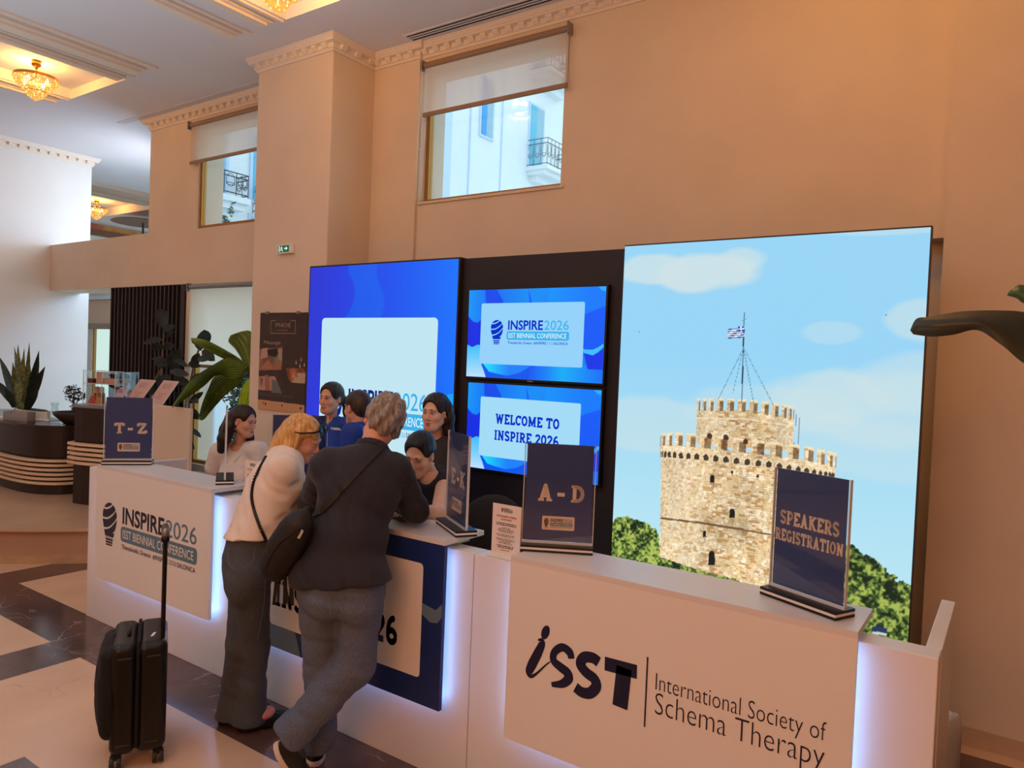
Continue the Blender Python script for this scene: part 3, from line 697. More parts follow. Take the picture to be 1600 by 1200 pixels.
def merlons(pts, n, hh, tex, duty=.58):
    P = [np.array(q(*p)) for p in pts]; L = np.cumsum([0]+[np.linalg.norm(b-a) for a, b in zip(P[:-1], P[1:])])
    def at(s):
        i = min(int(np.searchsorted(L, s, 'right'))-1, len(P)-2); k = (s-L[i])/(L[i+1]-L[i]); return P[i]*(1-k)+P[i+1]*k
    f = lambda k: L[-1]*(0.5-0.5*math.cos(math.pi*k))
    for k in range(n):
        a = at(f(k/n)); b = at(f((k+duty)/n)); m = inpoly(u, v, [tuple(a), tuple(b), (b[0], b[1]+hh), (a[0], a[1]+hh)]); img[m] = tex[m]
        m2 = inpoly(u, v, [(a[0], a[1]+hh*.9), (b[0], b[1]+hh*.9), (b[0], b[1]+hh*1.05), (a[0], a[1]+hh*1.05)]); img[m2] = (246, 226, 180)
        a2 = at(f((k+duty*.45)/n)); m3 = inpoly(u, v, [tuple(a2), tuple(b), (b[0], b[1]+hh*.8), (a2[0], a2[1]+hh*.8)]); img[m3] = tex[m3]*np.array([.62, .56, .50])
merlons([(1088.5, 642), (1125, 642), (1165, 644), (1205, 649), (1241, 656)], 13, .026, upper, .66)
pxpoly(img, u, v, q, [(1088, 652), (1165, 654), (1241, 665), (1241, 667), (1165, 656), (1088, 654)], (240, 222, 190))
band = stone(53, cxb, Rb*1.04)
pxpoly(img, u, v, q, [(1031, 695), (1100, 699), (1200, 710), (1305, 728), (1305, 752), (1200, 733), (1100, 720), (1032, 716)], band)
merlons([(1031, 697), (1060, 696), (1100, 700), (1200, 712), (1260, 720), (1306, 731)], 15, .028, band, .70)
for k in range(25):          # machicolation arches
    s = 0.5-0.5*math.cos(math.pi*(k+.5)/25); x = 1033+270*s; y = np.interp(x, [1033, 1100, 1200, 1300], [708, 713, 724, 742])
    wv = 5.6*math.sin(math.pi*(k+.5)/25)**.7+1.0
    pxpoly(img, u, v, q, [(x-wv, y+7), (x-wv, y-1), (x-wv*.6, y-5), (x, y-6.5), (x+wv*.6, y-5), (x+wv, y-1), (x+wv, y+7)], (236, 214, 176))
    pxpoly(img, u, v, q, [(x-wv*.66, y+6), (x-wv*.66, y-1), (x, y-4.4), (x+wv*.66, y-1), (x+wv*.66, y+6)], (72, 56, 44))
for (x, y, a, b) in ((1113, 748, 3.6, 6), (1144, 802, 4, 7), (1101, 834, 2.4, 5), (1112, 872, 5, 11), (1144, 738, 1.6, 2.4), (1184, 744, 1.6, 2.4)):
    pxpoly(img, u, v, q, [(x-a, y+b), (x-a, y-b*.5), (x-a*.6, y-b), (x+a*.6, y-b), (x+a, y-b*.5), (x+a, y+b)], (24, 26, 26))
    pxpoly(img, u, v, q, [(x-a, y+b), (x+a, y+b), (x+a*.6, y+b*2.6), (x, y+b*3)], (150, 120, 84), .5)
for (x, y) in ((1109, 681), (1134, 683), (1165, 690)): pxpoly(img, u, v, q, [(x-4, y+4), (x-4, y-2), (x, y-5), (x+4, y-2), (x+4, y+4)], (70, 50, 40))
for (a, b, w1, c) in (((1159, 630), (1163, 489), .9, (30, 50, 60)), ((1120, 628), (1161, 546), .45, (90, 120, 140)), ((1145, 615), (1161, 546), .4, (110, 140, 160)), ((1178, 632), (1162, 546), .45, (90, 120, 140)), ((1209, 634), (1163, 546), .45, (90, 120, 140)), ((1241, 694), (1244, 648), .5, (110, 130, 150)), ((1247, 694), (1250, 650), .5, (110, 130, 150)), ((1158, 502), (1168, 498), .6, (30, 50, 60)),
                      ((1242, 660), (1250, 660), .4, (110, 130, 150)), ((1241, 676), (1250, 677), .4, (110, 130, 150)), ((1382, 494), (1387, 491), .7, (40, 60, 80)), ((997, 517), (1000, 520), .6, (60, 80, 100))):
    pxpoly(img, u, v, q, [(a[0]-w1, a[1]), (a[0]+w1, a[1]), (b[0]+w1, b[1]-w1), (b[0]-w1, b[1]-w1)], c)
for k in range(9):           # striped flag
    y = 513+k*1.65; pxpoly(img, u, v, q, [(1137, y+1.2), (1163, y-.6), (1163, y+1.1), (1137, y+2.8)], (34, 74, 160) if k % 2 == 0 else (236, 244, 250))
pxpoly(img, u, v, q, [(1153, 510), (1163, 509.5), (1163, 518), (1153, 518)], (34, 74, 160)); pxpoly(img, u, v, q, [(1157, 510), (1159, 510), (1159, 518), (1157, 518)], (236, 244, 250)); pxpoly(img, u, v, q, [(1153, 513.2), (1163, 513), (1163, 514.6), (1153, 514.8)], (236, 244, 250))
pxpoly(img, u, v, q, [(1362, 980), (1370, 977), (1386, 982), (1386, 992), (1362, 988)], (36, 56, 92)); pxpoly(img, u, v, q, [(1363, 986), (1386, 990), (1384, 994), (1363, 990)], (196, 206, 206))
picture('backlit_print', frame((TX0, YL, 0.02), R_X, U_Z), tw, th, np.clip(img, 0, 255), t, 1.0)

# --- registration counters
YC = 2.44; YBODY = 2.51; PZ0, PZ1 = 0.338, 1.085; BODYZ = 1.035
m_top = mat('counter_top_laminate', (226, 222, 220), 0.32)
e_led = emit('led_strip_light', (0.25, 0.47, 1.0), 9.0, srgb=False)
def counter(bx0, bx1, px0, px1, label, face, left_return=False, right_return=False):
    t = thing('registration_counter', label, 'counter', ((bx0+bx1)/2, YBODY+0.05, 0), group='white registration counters in a row')
    mb = MB(); mb.box((bx0+0.002, YBODY, 0.0), (bx1-0.002, YBODY+0.10, BODYZ), bev=0.004); build('body', mb, m_white, t)
    if left_return: mb = MB(); mb.box((bx0, YBODY+0.1, 0), (bx0+0.045, 3.21, BODYZ), bev=0.003); build('side_panel', mb, m_white, t)
    if right_return: mb = MB(); mb.box((bx1-0.045, YBODY+0.1, 0), (bx1, 3.21, BODYZ), bev=0.003); build('side_panel', mb, m_white, t)
    mb = MB(); mb.box((px0, YC, PZ0), (px1, YC+0.02, PZ1-0.022)); fp = build('front_panel', mb, face, t)
    mb = MB(); mb.box((px0, YC, PZ1-0.022), (px1, 2.722, PZ1)); build('worktop', mb, m_top, t)
    for xa in (px0+0.05, px1-0.11): mb = MB(); mb.box((xa, YBODY+0.02, BODYZ), (xa+0.06, 2.68, PZ1-0.022)); build('riser', mb, m_grey, t)
    mb = MB(); g = 0.02; e = 0.012; y0, y1 = YC+0.022, YC+0.032
    mb.box((px0+g, y0, PZ0+g), (px1-g, y1, PZ0+g+e)); mb.box((px0+g, y0, PZ0+g), (px0+g+e, y1, PZ1-0.06)); mb.box((px1-g-e, y0, PZ0+g), (px1-g, y1, PZ1-0.06))
    build('led_strip', mb, e_led, t)
    return t, fp
M0 = frame((0, YC, 0), R_X, U_Z)
t1, fp = counter(-5.23, -3.55, -4.985, -3.698, 'far left white counter with the striped bulb logo on its front', m_white, left_return=True)
lx0 = onY(160.5, 820, YC)[0]; lx1 = onY(308, 870, YC)[0]; lz0 = onY(163, 851, YC)[2]; lz1 = onY(163, 783, YC)[2]
mb = MB(); put_logo(mb, M0, lx0, lz0, lx1-lx0, 0.0012, (0, 1, 2), (lz1-lz0)/(0.34*(lx1-lx0))); build('logo', mb, [m_ink, m_inkblue, m_inkwhite], fp, flip=False)
m_nv = mat('navy_counter_print', (30, 50, 112), 0.35, noise=0.12, scale=1.5)
t2, fp = counter(-3.55, -1.885, -3.282, -1.993, 'middle counter with the navy front panel the two visitors lean on', m_nv)
kx1 = onY(659, 960, YC)[0]; kz0 = onY(655, 1059, YC)[2]; kz1 = onY(650, 878, YC)[2]
mb = MB(); put_rrect(mb, M0, -3.282+0.13, kz0, kx1, kz1, 0.02, 0.001); build('card', mb, m_inkwhite, fp, flip=False)
wx = onY(621, 990, YC)[0]; wz = onY(590, 1000, YC)[2]
mb = MB(); put_slab(mb, 'INSPIRE 2026', M0, wx-0.86, wz, 0.86, 0.135, 0.002); build('lettering', mb, m_ink, fp, flip=False)
mb = MB()
mb.poly([(kx1+0.002, 0.74, .0012), (kx1+0.05, 0.715, .0012), (kx1+0.09, 0.72, .0012), (-1.994, 0.75, .0012), (-1.994, 0.81, .0012), (kx1+0.08, 0.775, .0012), (kx1+0.002, 0.79, .0012)], M0); build('wave_print', mb, mat('slate_blue_print', (104, 128, 146), 0.4), fp, flip=False)
mb = MB(); mb.poly([(-3.28, PZ0+.001, .0008), (-2.9, PZ0+.001, .0008), (-2.95, kz0-.002, .0008), (-3.28, kz0-.002, .0008)], M0)
build('wave_print', mb, mat('slate_blue_print', (104, 128, 146), 0.4), fp, flip=False)
t3, fp = counter(-1.885, -0.145, -1.647, -0.358, 'near right white counter with the society name and logo lettering on its front', m_white, right_return=True)
c8 = lambda x, y: tuple(onY(740+x/2.6667, 850+y/2.6667, YC)[[0, 2]])
mb = MB()
def brush(pts, ws):
    P = [Vector((*c8(*p), 0.0015)) for p in pts]
    # smooth the stroke
    Q = []; Wd = []
    for i in range(len(P)-1):
        p0 = P[max(i-1, 0)]; p1 = P[i]; p2 = P[i+1]; p3 = P[min(i+2, len(P)-1)]
        for k in range(6):
            s = k/6; Q.append(0.5*((2*p1)+(p2-p0)*s+(2*p0-5*p1+4*p2-p3)*s*s+(3*p1-p0-3*p2+p3)*s**3)); Wd.append(ws[i]*(1-s)+ws[i+1]*s)
    Q.append(P[-1]); Wd.append(ws[-1]); L = []; Rr = []
    for i, p in enumerate(Q):
        d = (Q[min(i+1, len(Q)-1)]-Q[max(i-1, 0)]); d.z = 0; d.normalize(); n_ = Vector((-d.y, d.x, 0))*Wd[i]*0.5; L.append(p+n_); Rr.append(p-n_)
    for i in range(len(Q)-1): mb.quad(L[i], L[i+1], Rr[i+1], Rr[i], M0)
k = 0.00122
brush([(268, 400), (282, 400), (286, 415), (268, 455), (245, 500), (232, 532), (240, 550), (262, 540), (300, 505), (320, 490)], [3*k, 14*k, 24*k, 31*k, 33*k, 28*k, 14*k, 8*k, 5*k, 4*k])
dc = Vector((*c8(300, 368), .0015)); mb.poly([dc+Vector((15*k*math.cos(a*math.pi/8)+6*k*math.sin(a*math.pi/8), 24*k*math.sin(a*math.pi/8), 0)) for a in range(16)], M0)
brush([(408, 478), (400, 450), (370, 430), (338, 450), (334, 485), (362, 512), (390, 535), (396, 560), (370, 582), (325, 585)], [22*k, 28*k, 26*k, 24*k, 26*k, 30*k, 32*k, 32*k, 26*k, 14*k])
brush([(522, 492), (497, 474), (462, 472), (446, 500), (470, 535), (502, 560), (512, 592), (486, 620), (452, 617), (425, 596)], [34*k]*10)
brush([(547, 497), (681, 533)], [42*k, 42*k]); brush([(628, 515), (610, 680)], [50*k, 50*k])
a = c8(726, 470); b = c8(716, 763); mb.quad((a[0]-.003, b[1], .0015), (a[0]+.003, b[1], .0015), (a[0]+.003, a[1], .0015), (a[0]-.003, a[1], .0015), M0)
build('society_mark', mb, m_ink, fp, flip=False); mb = MB()
a = c8(758, 606); b = c8(1468, 812); put_text(mb, 'International Society of', M0, a[0], a[1], b[0]-a[0], cap=0.062, bold=-0.012, lift=.0015)
build('lettering', mb, m_ink, fp, flip=False); mb = MB()
a = c8(755, 706); b = c8(1462, 900); put_text(mb, 'Schema Therapy', M0, a[0], a[1], b[0]-a[0], cap=0.080, bold=-0.014, lift=.0015)
build('lettering', mb, m_ink, fp, flip=False)

# --- acrylic sign stands
m_acr = sheet('clear_acrylic', (0.97, 0.98, 0.99), 0.03, 0.03)
m_edge = mat('polished_acrylic_edge', (214, 220, 226), 0.15)
m_ins = mat('navy_sign_print', (44, 68, 124), 0.3); m_let = mat('cream_lettering', (240, 214, 190), 0.4); m_letink = mat('black_ink', (20, 20, 26), 0.4)
def sign(loc, rotz, label, words=None, logo=False):
    t = thing('sign_stand', label, 'sign', loc, rotz, group='navy acrylic sign stands on the counters')
    mb = MB(); mb.box((-.15, -.05, 0), (.15, .05, .009)); mb.box((-.15, -.05, .018), (.15, .05, .027)); b = build('base', mb, m_black, t, False)
    mb = MB(); mb.box((-.1495, -.0495, .009), (.1495, .0495, .018)); build('base_layer', mb, m_white, b, False)
    mb = MB(); mb.box((-.149, -.0055, .027), (.149, -.0030, .447)); mb.box((-.149, .0030, .027), (.149, .0055, .447)); build('acrylic_sleeve', mb, m_acr, t, False)
    mb = MB()
    for x in (-.150, .147): mb.box((x, -.0056, .027), (x+.003, .0056, .447))
    mb.box((-.15, -.0056, .027), (.15, .0056, .036)); build('acrylic_edge', mb, m_edge, t, False)
    mb = MB(); mb.box((-.139, -.0009, .038), (.139, .0009, .446)); ins = build('insert', mb, m_ins, t, False)
    F = Matrix(((1, 0, 0, 0), (0, 0, -1, -.0009), (0, 1, 0, 0), (0, 0, 0, 1)))
    if words:
        for s, x, y, w_, c in words: mb = MB(); put_slab(mb, s, F, x, y, w_, c, .0008); build('lettering', mb, m_let, ins, False, flip=False)
    if logo:
        mb = MB(); mb.cur = 0; put_rrect(mb, F, -.066, .085, .070, .143, .006, .0007)
        put_logo(mb, F, -.058, .094, .120, .0012, (1, 2, 3), .98); build('logo_patch', mb, [m_let, m_letink, m_inkblue, m_inkwhite], ins, False, flip=False)
    return t
ZT = PZ1+0.001
sign((-1.552, 2.640, ZT), math.radians(29), 'navy acrylic sign reading A to D on the right counter', [('A', -.088, .205, .062, .072), ('-', -.008, .205, .034, .072), ('D', .050, .205, .056, .072)], True)
sign((-.549, 2.605, ZT), math.radians(-25), 'navy acrylic sign for speakers registration at the right end of the counter', [('SPEAKERS', -.118, .255, .232, .048), ('REGISTRATION', -.135, .195, .268, .042)])
sign((-4.867, 2.584, ZT), math.radians(50.5), 'navy acrylic sign reading T to Z on the far left counter', [('T', -.088, .205, .062, .072), ('-', -.008, .205, .034, .072), ('Z', .050, .205, .060, .072)], True)
sign((-2.094, 2.638, ZT), math.radians(-32.7), 'acrylic sign lettered E to K standing at a slant beside the leaning woman', [('E', -.088, .205, .058, .072), ('-', -.008, .205, .034, .072), ('K', .040, .205, .066, .072)], True)
sign((-3.90, 2.66, ZT), math.radians(-34.4), 'acrylic sign seen edge-on in front of the woman in the white shirt')
sign((-3.215, 2.645, ZT), math.radians(49), 'navy acrylic sign half hidden behind the blonde visitor')

# --- paper notices in small holders
def notice(loc, label):
    t = thing('notice_holder', label, 'notice', loc, group='white photography notices on the counter')
    mb = MB(); mb.box((-.075, -.035, 0), (.075, .035, .006), bev=.002); build('base', mb, m_white, t, False)
    mb = MB(); mb.box((-.0735, -.002, .006), (.0735, .002, .224)); pn = build('panel', mb, mat('notice_paper', (240, 228, 216), 0.4), t, False)
    F = Matrix(((1, 0, 0, 0), (0, 0, -1, -.002), (0, 1, 0, 0), (0, 0, 0, 1))); mb = MB()
    put_logo(mb, F, -.028, .190, .058, .0008, (0, 1, 2), 1.0)
    mb.cur = 3; put_text(mb, 'PHOTOGRAPHY & FILMING', F, -.052, .170, .104, cap=.0075, bold=.02, lift=.0008); put_text(mb, 'IN PROGRESS', F, -.027, .157, .054, cap=.0075, bold=.02, lift=.0008)
    mb.cur = 0
    for k, (wd, z, hh) in enumerate(((.108, .142, .004), (.102, .135, .004), (.044, .124, .0026), (.076, .118, .0026), (.086, .112, .0026), (.070, .106, .0026), (.096, .094, .0026), (.084, .088, .0026), (.098, .076, .0026), (.090, .070, .0026), (.060, .064, .0026), (.074, .058, .0026), (.088, .046, .004), (.080, .039, .004), (.052, .028, .0026))):
        n = int(wd/.009); x = -wd/2
        for i in range(n):
            ww = wd/n*(0.55+0.35*((i*7+k*3) % 5)/4); mb.quad((x, z, .0008), (x+ww, z, .0008), (x+ww, z+hh, .0008), (x, z+hh, .0008), F); x += wd/n
    mb.cur = 0; build('print', mb, [m_letink, m_inkblue, m_inkwhite, mat('red_ink', (176, 44, 40), 0.4)], pn, False, flip=False)
    return t
notice((-1.752, 2.553, BODYZ+0.001), 'white paper notice with red heading beside the A to D sign')
notice((-3.480, 2.553, BODYZ+0.001), 'white paper notice with red heading in front of the woman in white')
# ================================================================== OUTSIDE
mb = MB(); mb.box((-40, 4.98, -1.1), (8, 45, -1.0)); struct(build('ground', mb, mat('paving', (188, 190, 190), 0.8)))
m_fac = mat('white_render', (236, 240, 240), 0.8, noise=0.02, scale=1); m_fac2 = mat('shade_blue_render', (204, 222, 244), 0.8); m_teal = mat('teal_shutter', (96, 190, 214), 0.5); m_blue = mat('blue_shutter', (60, 160, 220), 0.5); m_iron = mat('wrought_iron', (52, 62, 70), 0.6); m_pane = mat('dark_window_pane', (150, 190, 206), 0.1)
XF = -18.0
t = thing('apartment_building', 'white apartment building with iron balconies seen through the high windows', 'building', (XF-4, 25, -1))
mb = MB(); mb.box((-26, 11.0, -1), (XF, 44, 24)); build('wall', mb, m_fac, t)
mb = MB(); mb.box((-26, 9.75, -1), (-16.5, 10.92, 24)); build('wing', mb, m_fac2, t)  # blue of the wings' shade put into the render colour; ribs share it
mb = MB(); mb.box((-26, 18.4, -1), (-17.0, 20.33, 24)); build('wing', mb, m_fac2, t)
for y in (22.6, 24.7): mb = MB(); mb.box((XF, y-.03, -1), (XF+.05, y+.03, 24)); build('rib', mb, m_fac2, t)
def opening(y0, y1, z0, z1, m):
    mb = MB(); mb.box((XF, y0-.1, z0-.1), (XF+.06, y1+.1, z1+.1)); f = build('window', mb, m_fac2, t)
    mb = MB(); mb.box((XF+.06, y0, z0), (XF+.08, (y0+y1)/2-.03, z1)); build('shutter', mb, m, f)
    mb = MB(); mb.box((XF+.06, (y0+y1)/2+.03, z0), (XF+.07, y1, z1)); build('pane', mb, m_pane, f)
opening(23.25, 24.0, 10.95, 13.2, m_blue); opening(26.75, 27.8, 10.6, 13.2, m_teal); opening(26.75, 27.8, 14.8, 17.2, m_teal); opening(11.3, 11.98, 6.3, 8.0, m_teal); opening(11.3, 12.05, 3.6, 5.9, m_teal); opening(12.85, 13.4, 6.2, 8.0, m_teal); opening(12.85, 13.4, 3.4, 5.7, m_teal)
def balcony(y0, y1, z, d=1.1, h=1.15):
    mb = MB(); mb.box((XF, y0, z-.16), (XF+d, y1, z)); mb.box((XF, y0+.1, z-.34), (XF+d*.8, y1-.1, z-.16)); mb.box((XF, y0+.3, z-.6), (XF+d*.35, y1-.3, z-.34)); s = build('balcony_slab', mb, m_fac, t)
    mb = MB(); c = [(XF, y0+.06), (XF+d-.06, y0+.06), (XF+d-.06, y1-.06), (XF, y1-.06)]
    for zz in (z+.08, z+h*.82, z+h): mb.tube([(x, y, zz) for x, y in c], .016, 6)
    for a, b in zip(c[:-1], c[1:]):
        L = math.dist(a, b); n = max(2, int(L/.30))
        for k in range(n+1):
            x, y = a[0]+(b[0]-a[0])*k/n, a[1]+(b[1]-a[1])*k/n; mb.tube([(x, y, z), (x, y, z+h)], .011, 5)
            if k < n:
                ux, uy = (b[0]-a[0])/n, (b[1]-a[1])/n
                for sgn in (0, 1):
                    pts = []
                    for q in range(11):
                        an = q/10*2*math.pi; s_x = .5+.36*math.cos(an)*(1 if sgn else -1); pts.append((x+ux*s_x, y+uy*s_x, z+.12+h*.36+(.28 if sgn else -.05)*h*math.sin(an)+(.1*h if sgn else -.06*h)))
                    mb.tube(pts, .009, 4)
    build('railing', mb, m_iron, s)
balcony(26.6, 29.2, 10.45); balcony(26.6, 29.2, 14.6); balcony(11.2, 12.42, 6.05, 0.6, .62); balcony(12.85, 14.2, 5.8, .5, .75)

def leafcloud(mb, c, r, n, size, seed, flat=1.0):
    rr = random.Random(seed)
    for _ in range(n):
        while True:
            p = Vector((rr.uniform(-1, 1), rr.uniform(-1, 1), rr.uniform(-1, 1)))
            if p.length < 1: break
        p = Vector((c[0]+p.x*r[0], c[1]+p.y*r[1], c[2]+p.z*r[2])); a = Vector((rr.gauss(0, 1), rr.gauss(0, 1), rr.gauss(0, .7))).normalized(); b = a.cross(Vector((rr.gauss(0, 1), rr.gauss(0, 1), rr.gauss(0, 1)))).normalized()
        s = size*rr.uniform(.6, 1.3); mb.add([p-a*s, p+b*s*.35, p+a*s, p-b*s*.35], [(0, 1, 2, 3)])
m_leafout = mat('street_foliage', (96, 122, 98), 0.7, scale=3, rgb2=(52, 72, 62)); m_bark = mat('bark', (92, 78, 66), 0.9, noise=.2, scale=12)
t = thing('street_tree', 'grey green street tree outside the low window behind the palm', 'tree', (-12.7, 9.2, -1))
mb = MB(); [leafcloud(mb, c, r, n, .10, i) for i, (c, r, n) in enumerate((((-12.9, 9.3, 1.2), (.55, .6, .6), 700), ((-12.4, 9.1, 1.7), (.6, .5, .5), 700), ((-12.6, 9.3, .4), (.5, .6, .5), 600), ((-13.0, 9.6, 0.0), (.5, .5, .4), 350), ((-12.1, 9.2, .8), (.4, .5, .8), 500)))]
build('crown', mb, m_leafout, t)
mb = MB(); mb.tube([(-12.6, 9.3, -1), (-12.55, 9.25, .4), (-12.4, 9.2, 1.6)], [.16, .12, .05], 8); mb.tube([(-12.55, 9.25, .2), (-12.95, 9.3, 1.2)], [.08, .03], 6); build('trunk', mb, m_bark, t)
t = thing('street_tree', 'feathery dark green treetop showing above the sill of the high left window', 'tree', (-12.2, 8.0, -1))
mb = MB(); [leafcloud(mb, c, r, n, .055, 20+i) for i, (c, r, n) in enumerate((((-12.35, 8.0, 4.0), (.22, .25, .30), 420), ((-12.3, 8.0, 4.35), (.10, .12, .26), 150), ((-12.1, 8.1, 4.25), (.16, .12, .12), 60), ((-12.0, 8.15, 4.5), (.06, .06, .16), 26), ((-12.3, 8.0, 3.2), (.3, .3, .6), 500)))]
build('crown', mb, m_leafout, t)
mb = MB(); mb.tube([(-12.3, 8.0, -1), (-12.3, 8.0, 4.5)], [.1, .012], 6); build('trunk', mb, m_bark, t)

# far window beyond the left wall
mb = MB(); mb.box((-13.6, 5.95, 0), (-12.42, 6.1, 3.3)); mb.box((-11.75, 5.95, 0), (-10.9, 6.1, 3.3)); mb.box((-12.42, 5.95, 2.66), (-11.75, 6.1, 3.3)); mb.box((-12.42, 5.95, 0), (-11.75, 6.1, .5)); struct(build('wall_passage', mb, m_wallw))
mb = MB(); mb.box((-12.42, 5.97, .5), (-12.37, 6.02, 2.66)); mb.box((-11.8, 5.97, .5), (-11.75, 6.02, 2.66)); mb.box((-12.37, 5.97, .5), (-11.8, 6.02, .55)); w4 = struct(build('window_4', mb, m_gold))
mb = MB(); mb.box((-12.37, 6.0, .55), (-11.8, 6.006, 2.66)); build('pane', mb, emit('daylit_frosted_pane', (206, 234, 226), 1.0), w4)

# ================================================================== BLINDS
def fabric_mat(name, rgb, tr, tl=0.5):
    if name in MATS: return MATS[name]
    m = bpy.data.materials.new(name); m.use_nodes = True; nt = m.node_tree; nt.nodes.clear()
    d = nt.nodes.new('ShaderNodeBsdfDiffuse'); l = nt.nodes.new('ShaderNodeBsdfTranslucent'); p = nt.nodes.new('ShaderNodeBsdfTransparent'); a = nt.nodes.new('ShaderNodeMixShader'); b = nt.nodes.new('ShaderNodeMixShader'); o = nt.nodes.new('ShaderNodeOutputMaterial')
    d.inputs[0].default_value = (*lin(rgb), 1); l.inputs[0].default_value = (*lin(rgb), 1); a.inputs[0].default_value = tl; b.inputs[0].default_value = tr
    nt.links.new(d.outputs[0], a.inputs[1]); nt.links.new(l.outputs[0], a.inputs[2]); nt.links.new(a.outputs[0], b.inputs[1]); nt.links.new(p.outputs[0], b.inputs[2]); nt.links.new(b.outputs[0], o.inputs[0]); MATS[name] = m; return m
m_blind = fabric_mat('sheer_blind_fabric', (240, 230, 218), 0.42)
m_blind3 = fabric_mat('cream_blind_fabric', (250, 242, 228), 0.16, .8)
def blind(x0, x1, z0, z1, y, label, fab, chain=False, cable=False, grey_roller=False):
    t = thing('roller_blind', label, 'blind', ((x0+x1)/2, y, z1), group='roller blinds on the windows')
    mb = MB(); mb.tube([(x0+.01, y, z1), (x1-.01, y, z1)], .024, 12); build('roller', mb, m_grey if grey_roller else m_brownbar, t, smooth=False)
    mb = MB(); mb.box((x0+.012, y-.0012, z0+.02), (x1-.012, y, z1-.02)); build('fabric', mb, fab, t)
    mb = MB(); mb.box((x0+.008, y-.010, z0-.012), (x1-.008, y+.008, z0+.022), bev=.004); build('bottom_bar', mb, m_brownbar, t)
    for x in (x0, x1): mb = MB(); mb.box((x-.010, y-.034, z1-.045), (x+.006, y+.030, z1+.040), bev=.004); build('bracket', mb, m_grey, t)
    if chain:
        mb = MB(); pts = [(x0-.012, y-.01, z1)]+[(x0-.014-.012*math.sin(k/12*math.pi), y-.01-.004*k/12, z0+.06-.34*math.sin(k/12*math.pi*.5)) for k in range(13)]+[(x0+.02, y+.01, z0-.25), (x0+.03, y+.01, z0-.05)]
        mb.tube(pts, .0035, 5); build('chain', mb, m_white, t)
    if cable:
        mb = MB(); mb.tube([(x1+.004, y-.01, z1), (x1+.004, y-.01, z0-.02)], .004, 5); build('side_cable', mb, m_grey, t)
blind(-4.115, -2.735, 3.862, 4.268, 4.535, 'half lowered sheer blind on the big high window', m_blind, True, True)
blind(-7.40, -5.70, 3.862, 4.268, 4.507, 'half lowered sheer blind on the high window left of the pillar', m_blind)
blind(-7.37, -5.70, 1.70, 2.545, 4.525, 'cream blind with a grey roller above the palm leaves', m_blind3, grey_roller=True)
t = thing('roller_blind', 'cream blind far behind the left wall opening', 'blind', (-12.1, 5.93, 2.6), group='roller blinds on the windows')
mb = MB(); mb.box((-12.5, 5.92, 2.24), (-11.7, 5.93, 2.64)); build('fabric', mb, mat('rose_beige_fabric', (226, 196, 172), .8), t)
mb = MB(); mb.box((-12.5, 5.90, 2.15), (-11.7, 5.94, 2.24)); build('bottom_bar', mb, m_brownbar, t)
mb = MB(); mb.box((-12.5, 5.88, 2.62), (-11.7, 5.94, 2.68)); build('roller', mb, m_grey, t)

# ================================================================== CEILING FITTINGS
def vent(x0, x1, y0, y1, label):
    t = thing('ceiling_vent', label, 'vent', ((x0+x1)/2, (y0+y1)/2, CZ), group='slotted ceiling vents'); z = CZ-.006
    mb = MB(); mb.box((x0, y0, z), (x1, y0+.02, CZ)); mb.box((x0, y1-.02, z), (x1, y1, CZ)); mb.box((x0, y0+.02, z), (x0+.02, y1-.02, CZ)); mb.box((x1-.02, y0+.02, z), (x1, y1-.02, CZ)); build('frame', mb, m_ceil, t)
    mb = MB(); mb.box((x0+.02, y0+.02, CZ-.002), (x1-.02, y1-.02, CZ-.0005)); build('backing', mb, m_dark, t)
    n = 2; w3 = (y1-y0-.04)/3
    for k in range(1, 3): mb = MB(); mb.box((x0+.02, y0+.02+k*w3-.007, z), (x1-.02, y0+.02+k*w3+.007, CZ-.002)); build('slat', mb, m_ceil, t)
vent(-4.19, -1.2, 4.345, 4.478, 'long slotted ceiling vent above the big high window')
vent(-8.69, -5.9, 4.380, 4.455, 'long slotted ceiling vent left of the pillar')
m_brass = mat('polished_brass', (224, 160, 70), 0.22, metal=1.0)
m_cry = emit('lit_amber_crystal', (255, 186, 84), 1.0); m_cry2 = emit('lit_pale_crystal', (255, 224, 150), 1.5)
m_bulb = emit('lamp_bulb', (255, 236, 190), 6.0)
def crystals(mb, r0, z0, r1, z1, rings, bulge=0.0):
    for i in range(rings):
        s = i/(rings-1); r = r0+(r1-r0)*s+bulge*math.sin(s*math.pi); z = z0+(z1-z0)*s; n = max(5, int(2*math.pi*r/.0225))
        for k in range(n):
            a = 2*math.pi*(k+.5*(i % 2))/n; x, y = r*math.cos(a), r*math.sin(a); b = .0095; mb.cur = 1 if (k*7+i*5) % 6 == 0 else 0
            mb.add([(x+b, y, z), (x, y+b, z), (x-b, y, z), (x, y-b, z), (x, y, z+b*1.25), (x, y, z-b*1.25)], [(0, 1, 4), (1, 2, 4), (2, 3, 4), (3, 0, 4), (1, 0, 5), (2, 1, 5), (3, 2, 5), (0, 3, 5)])
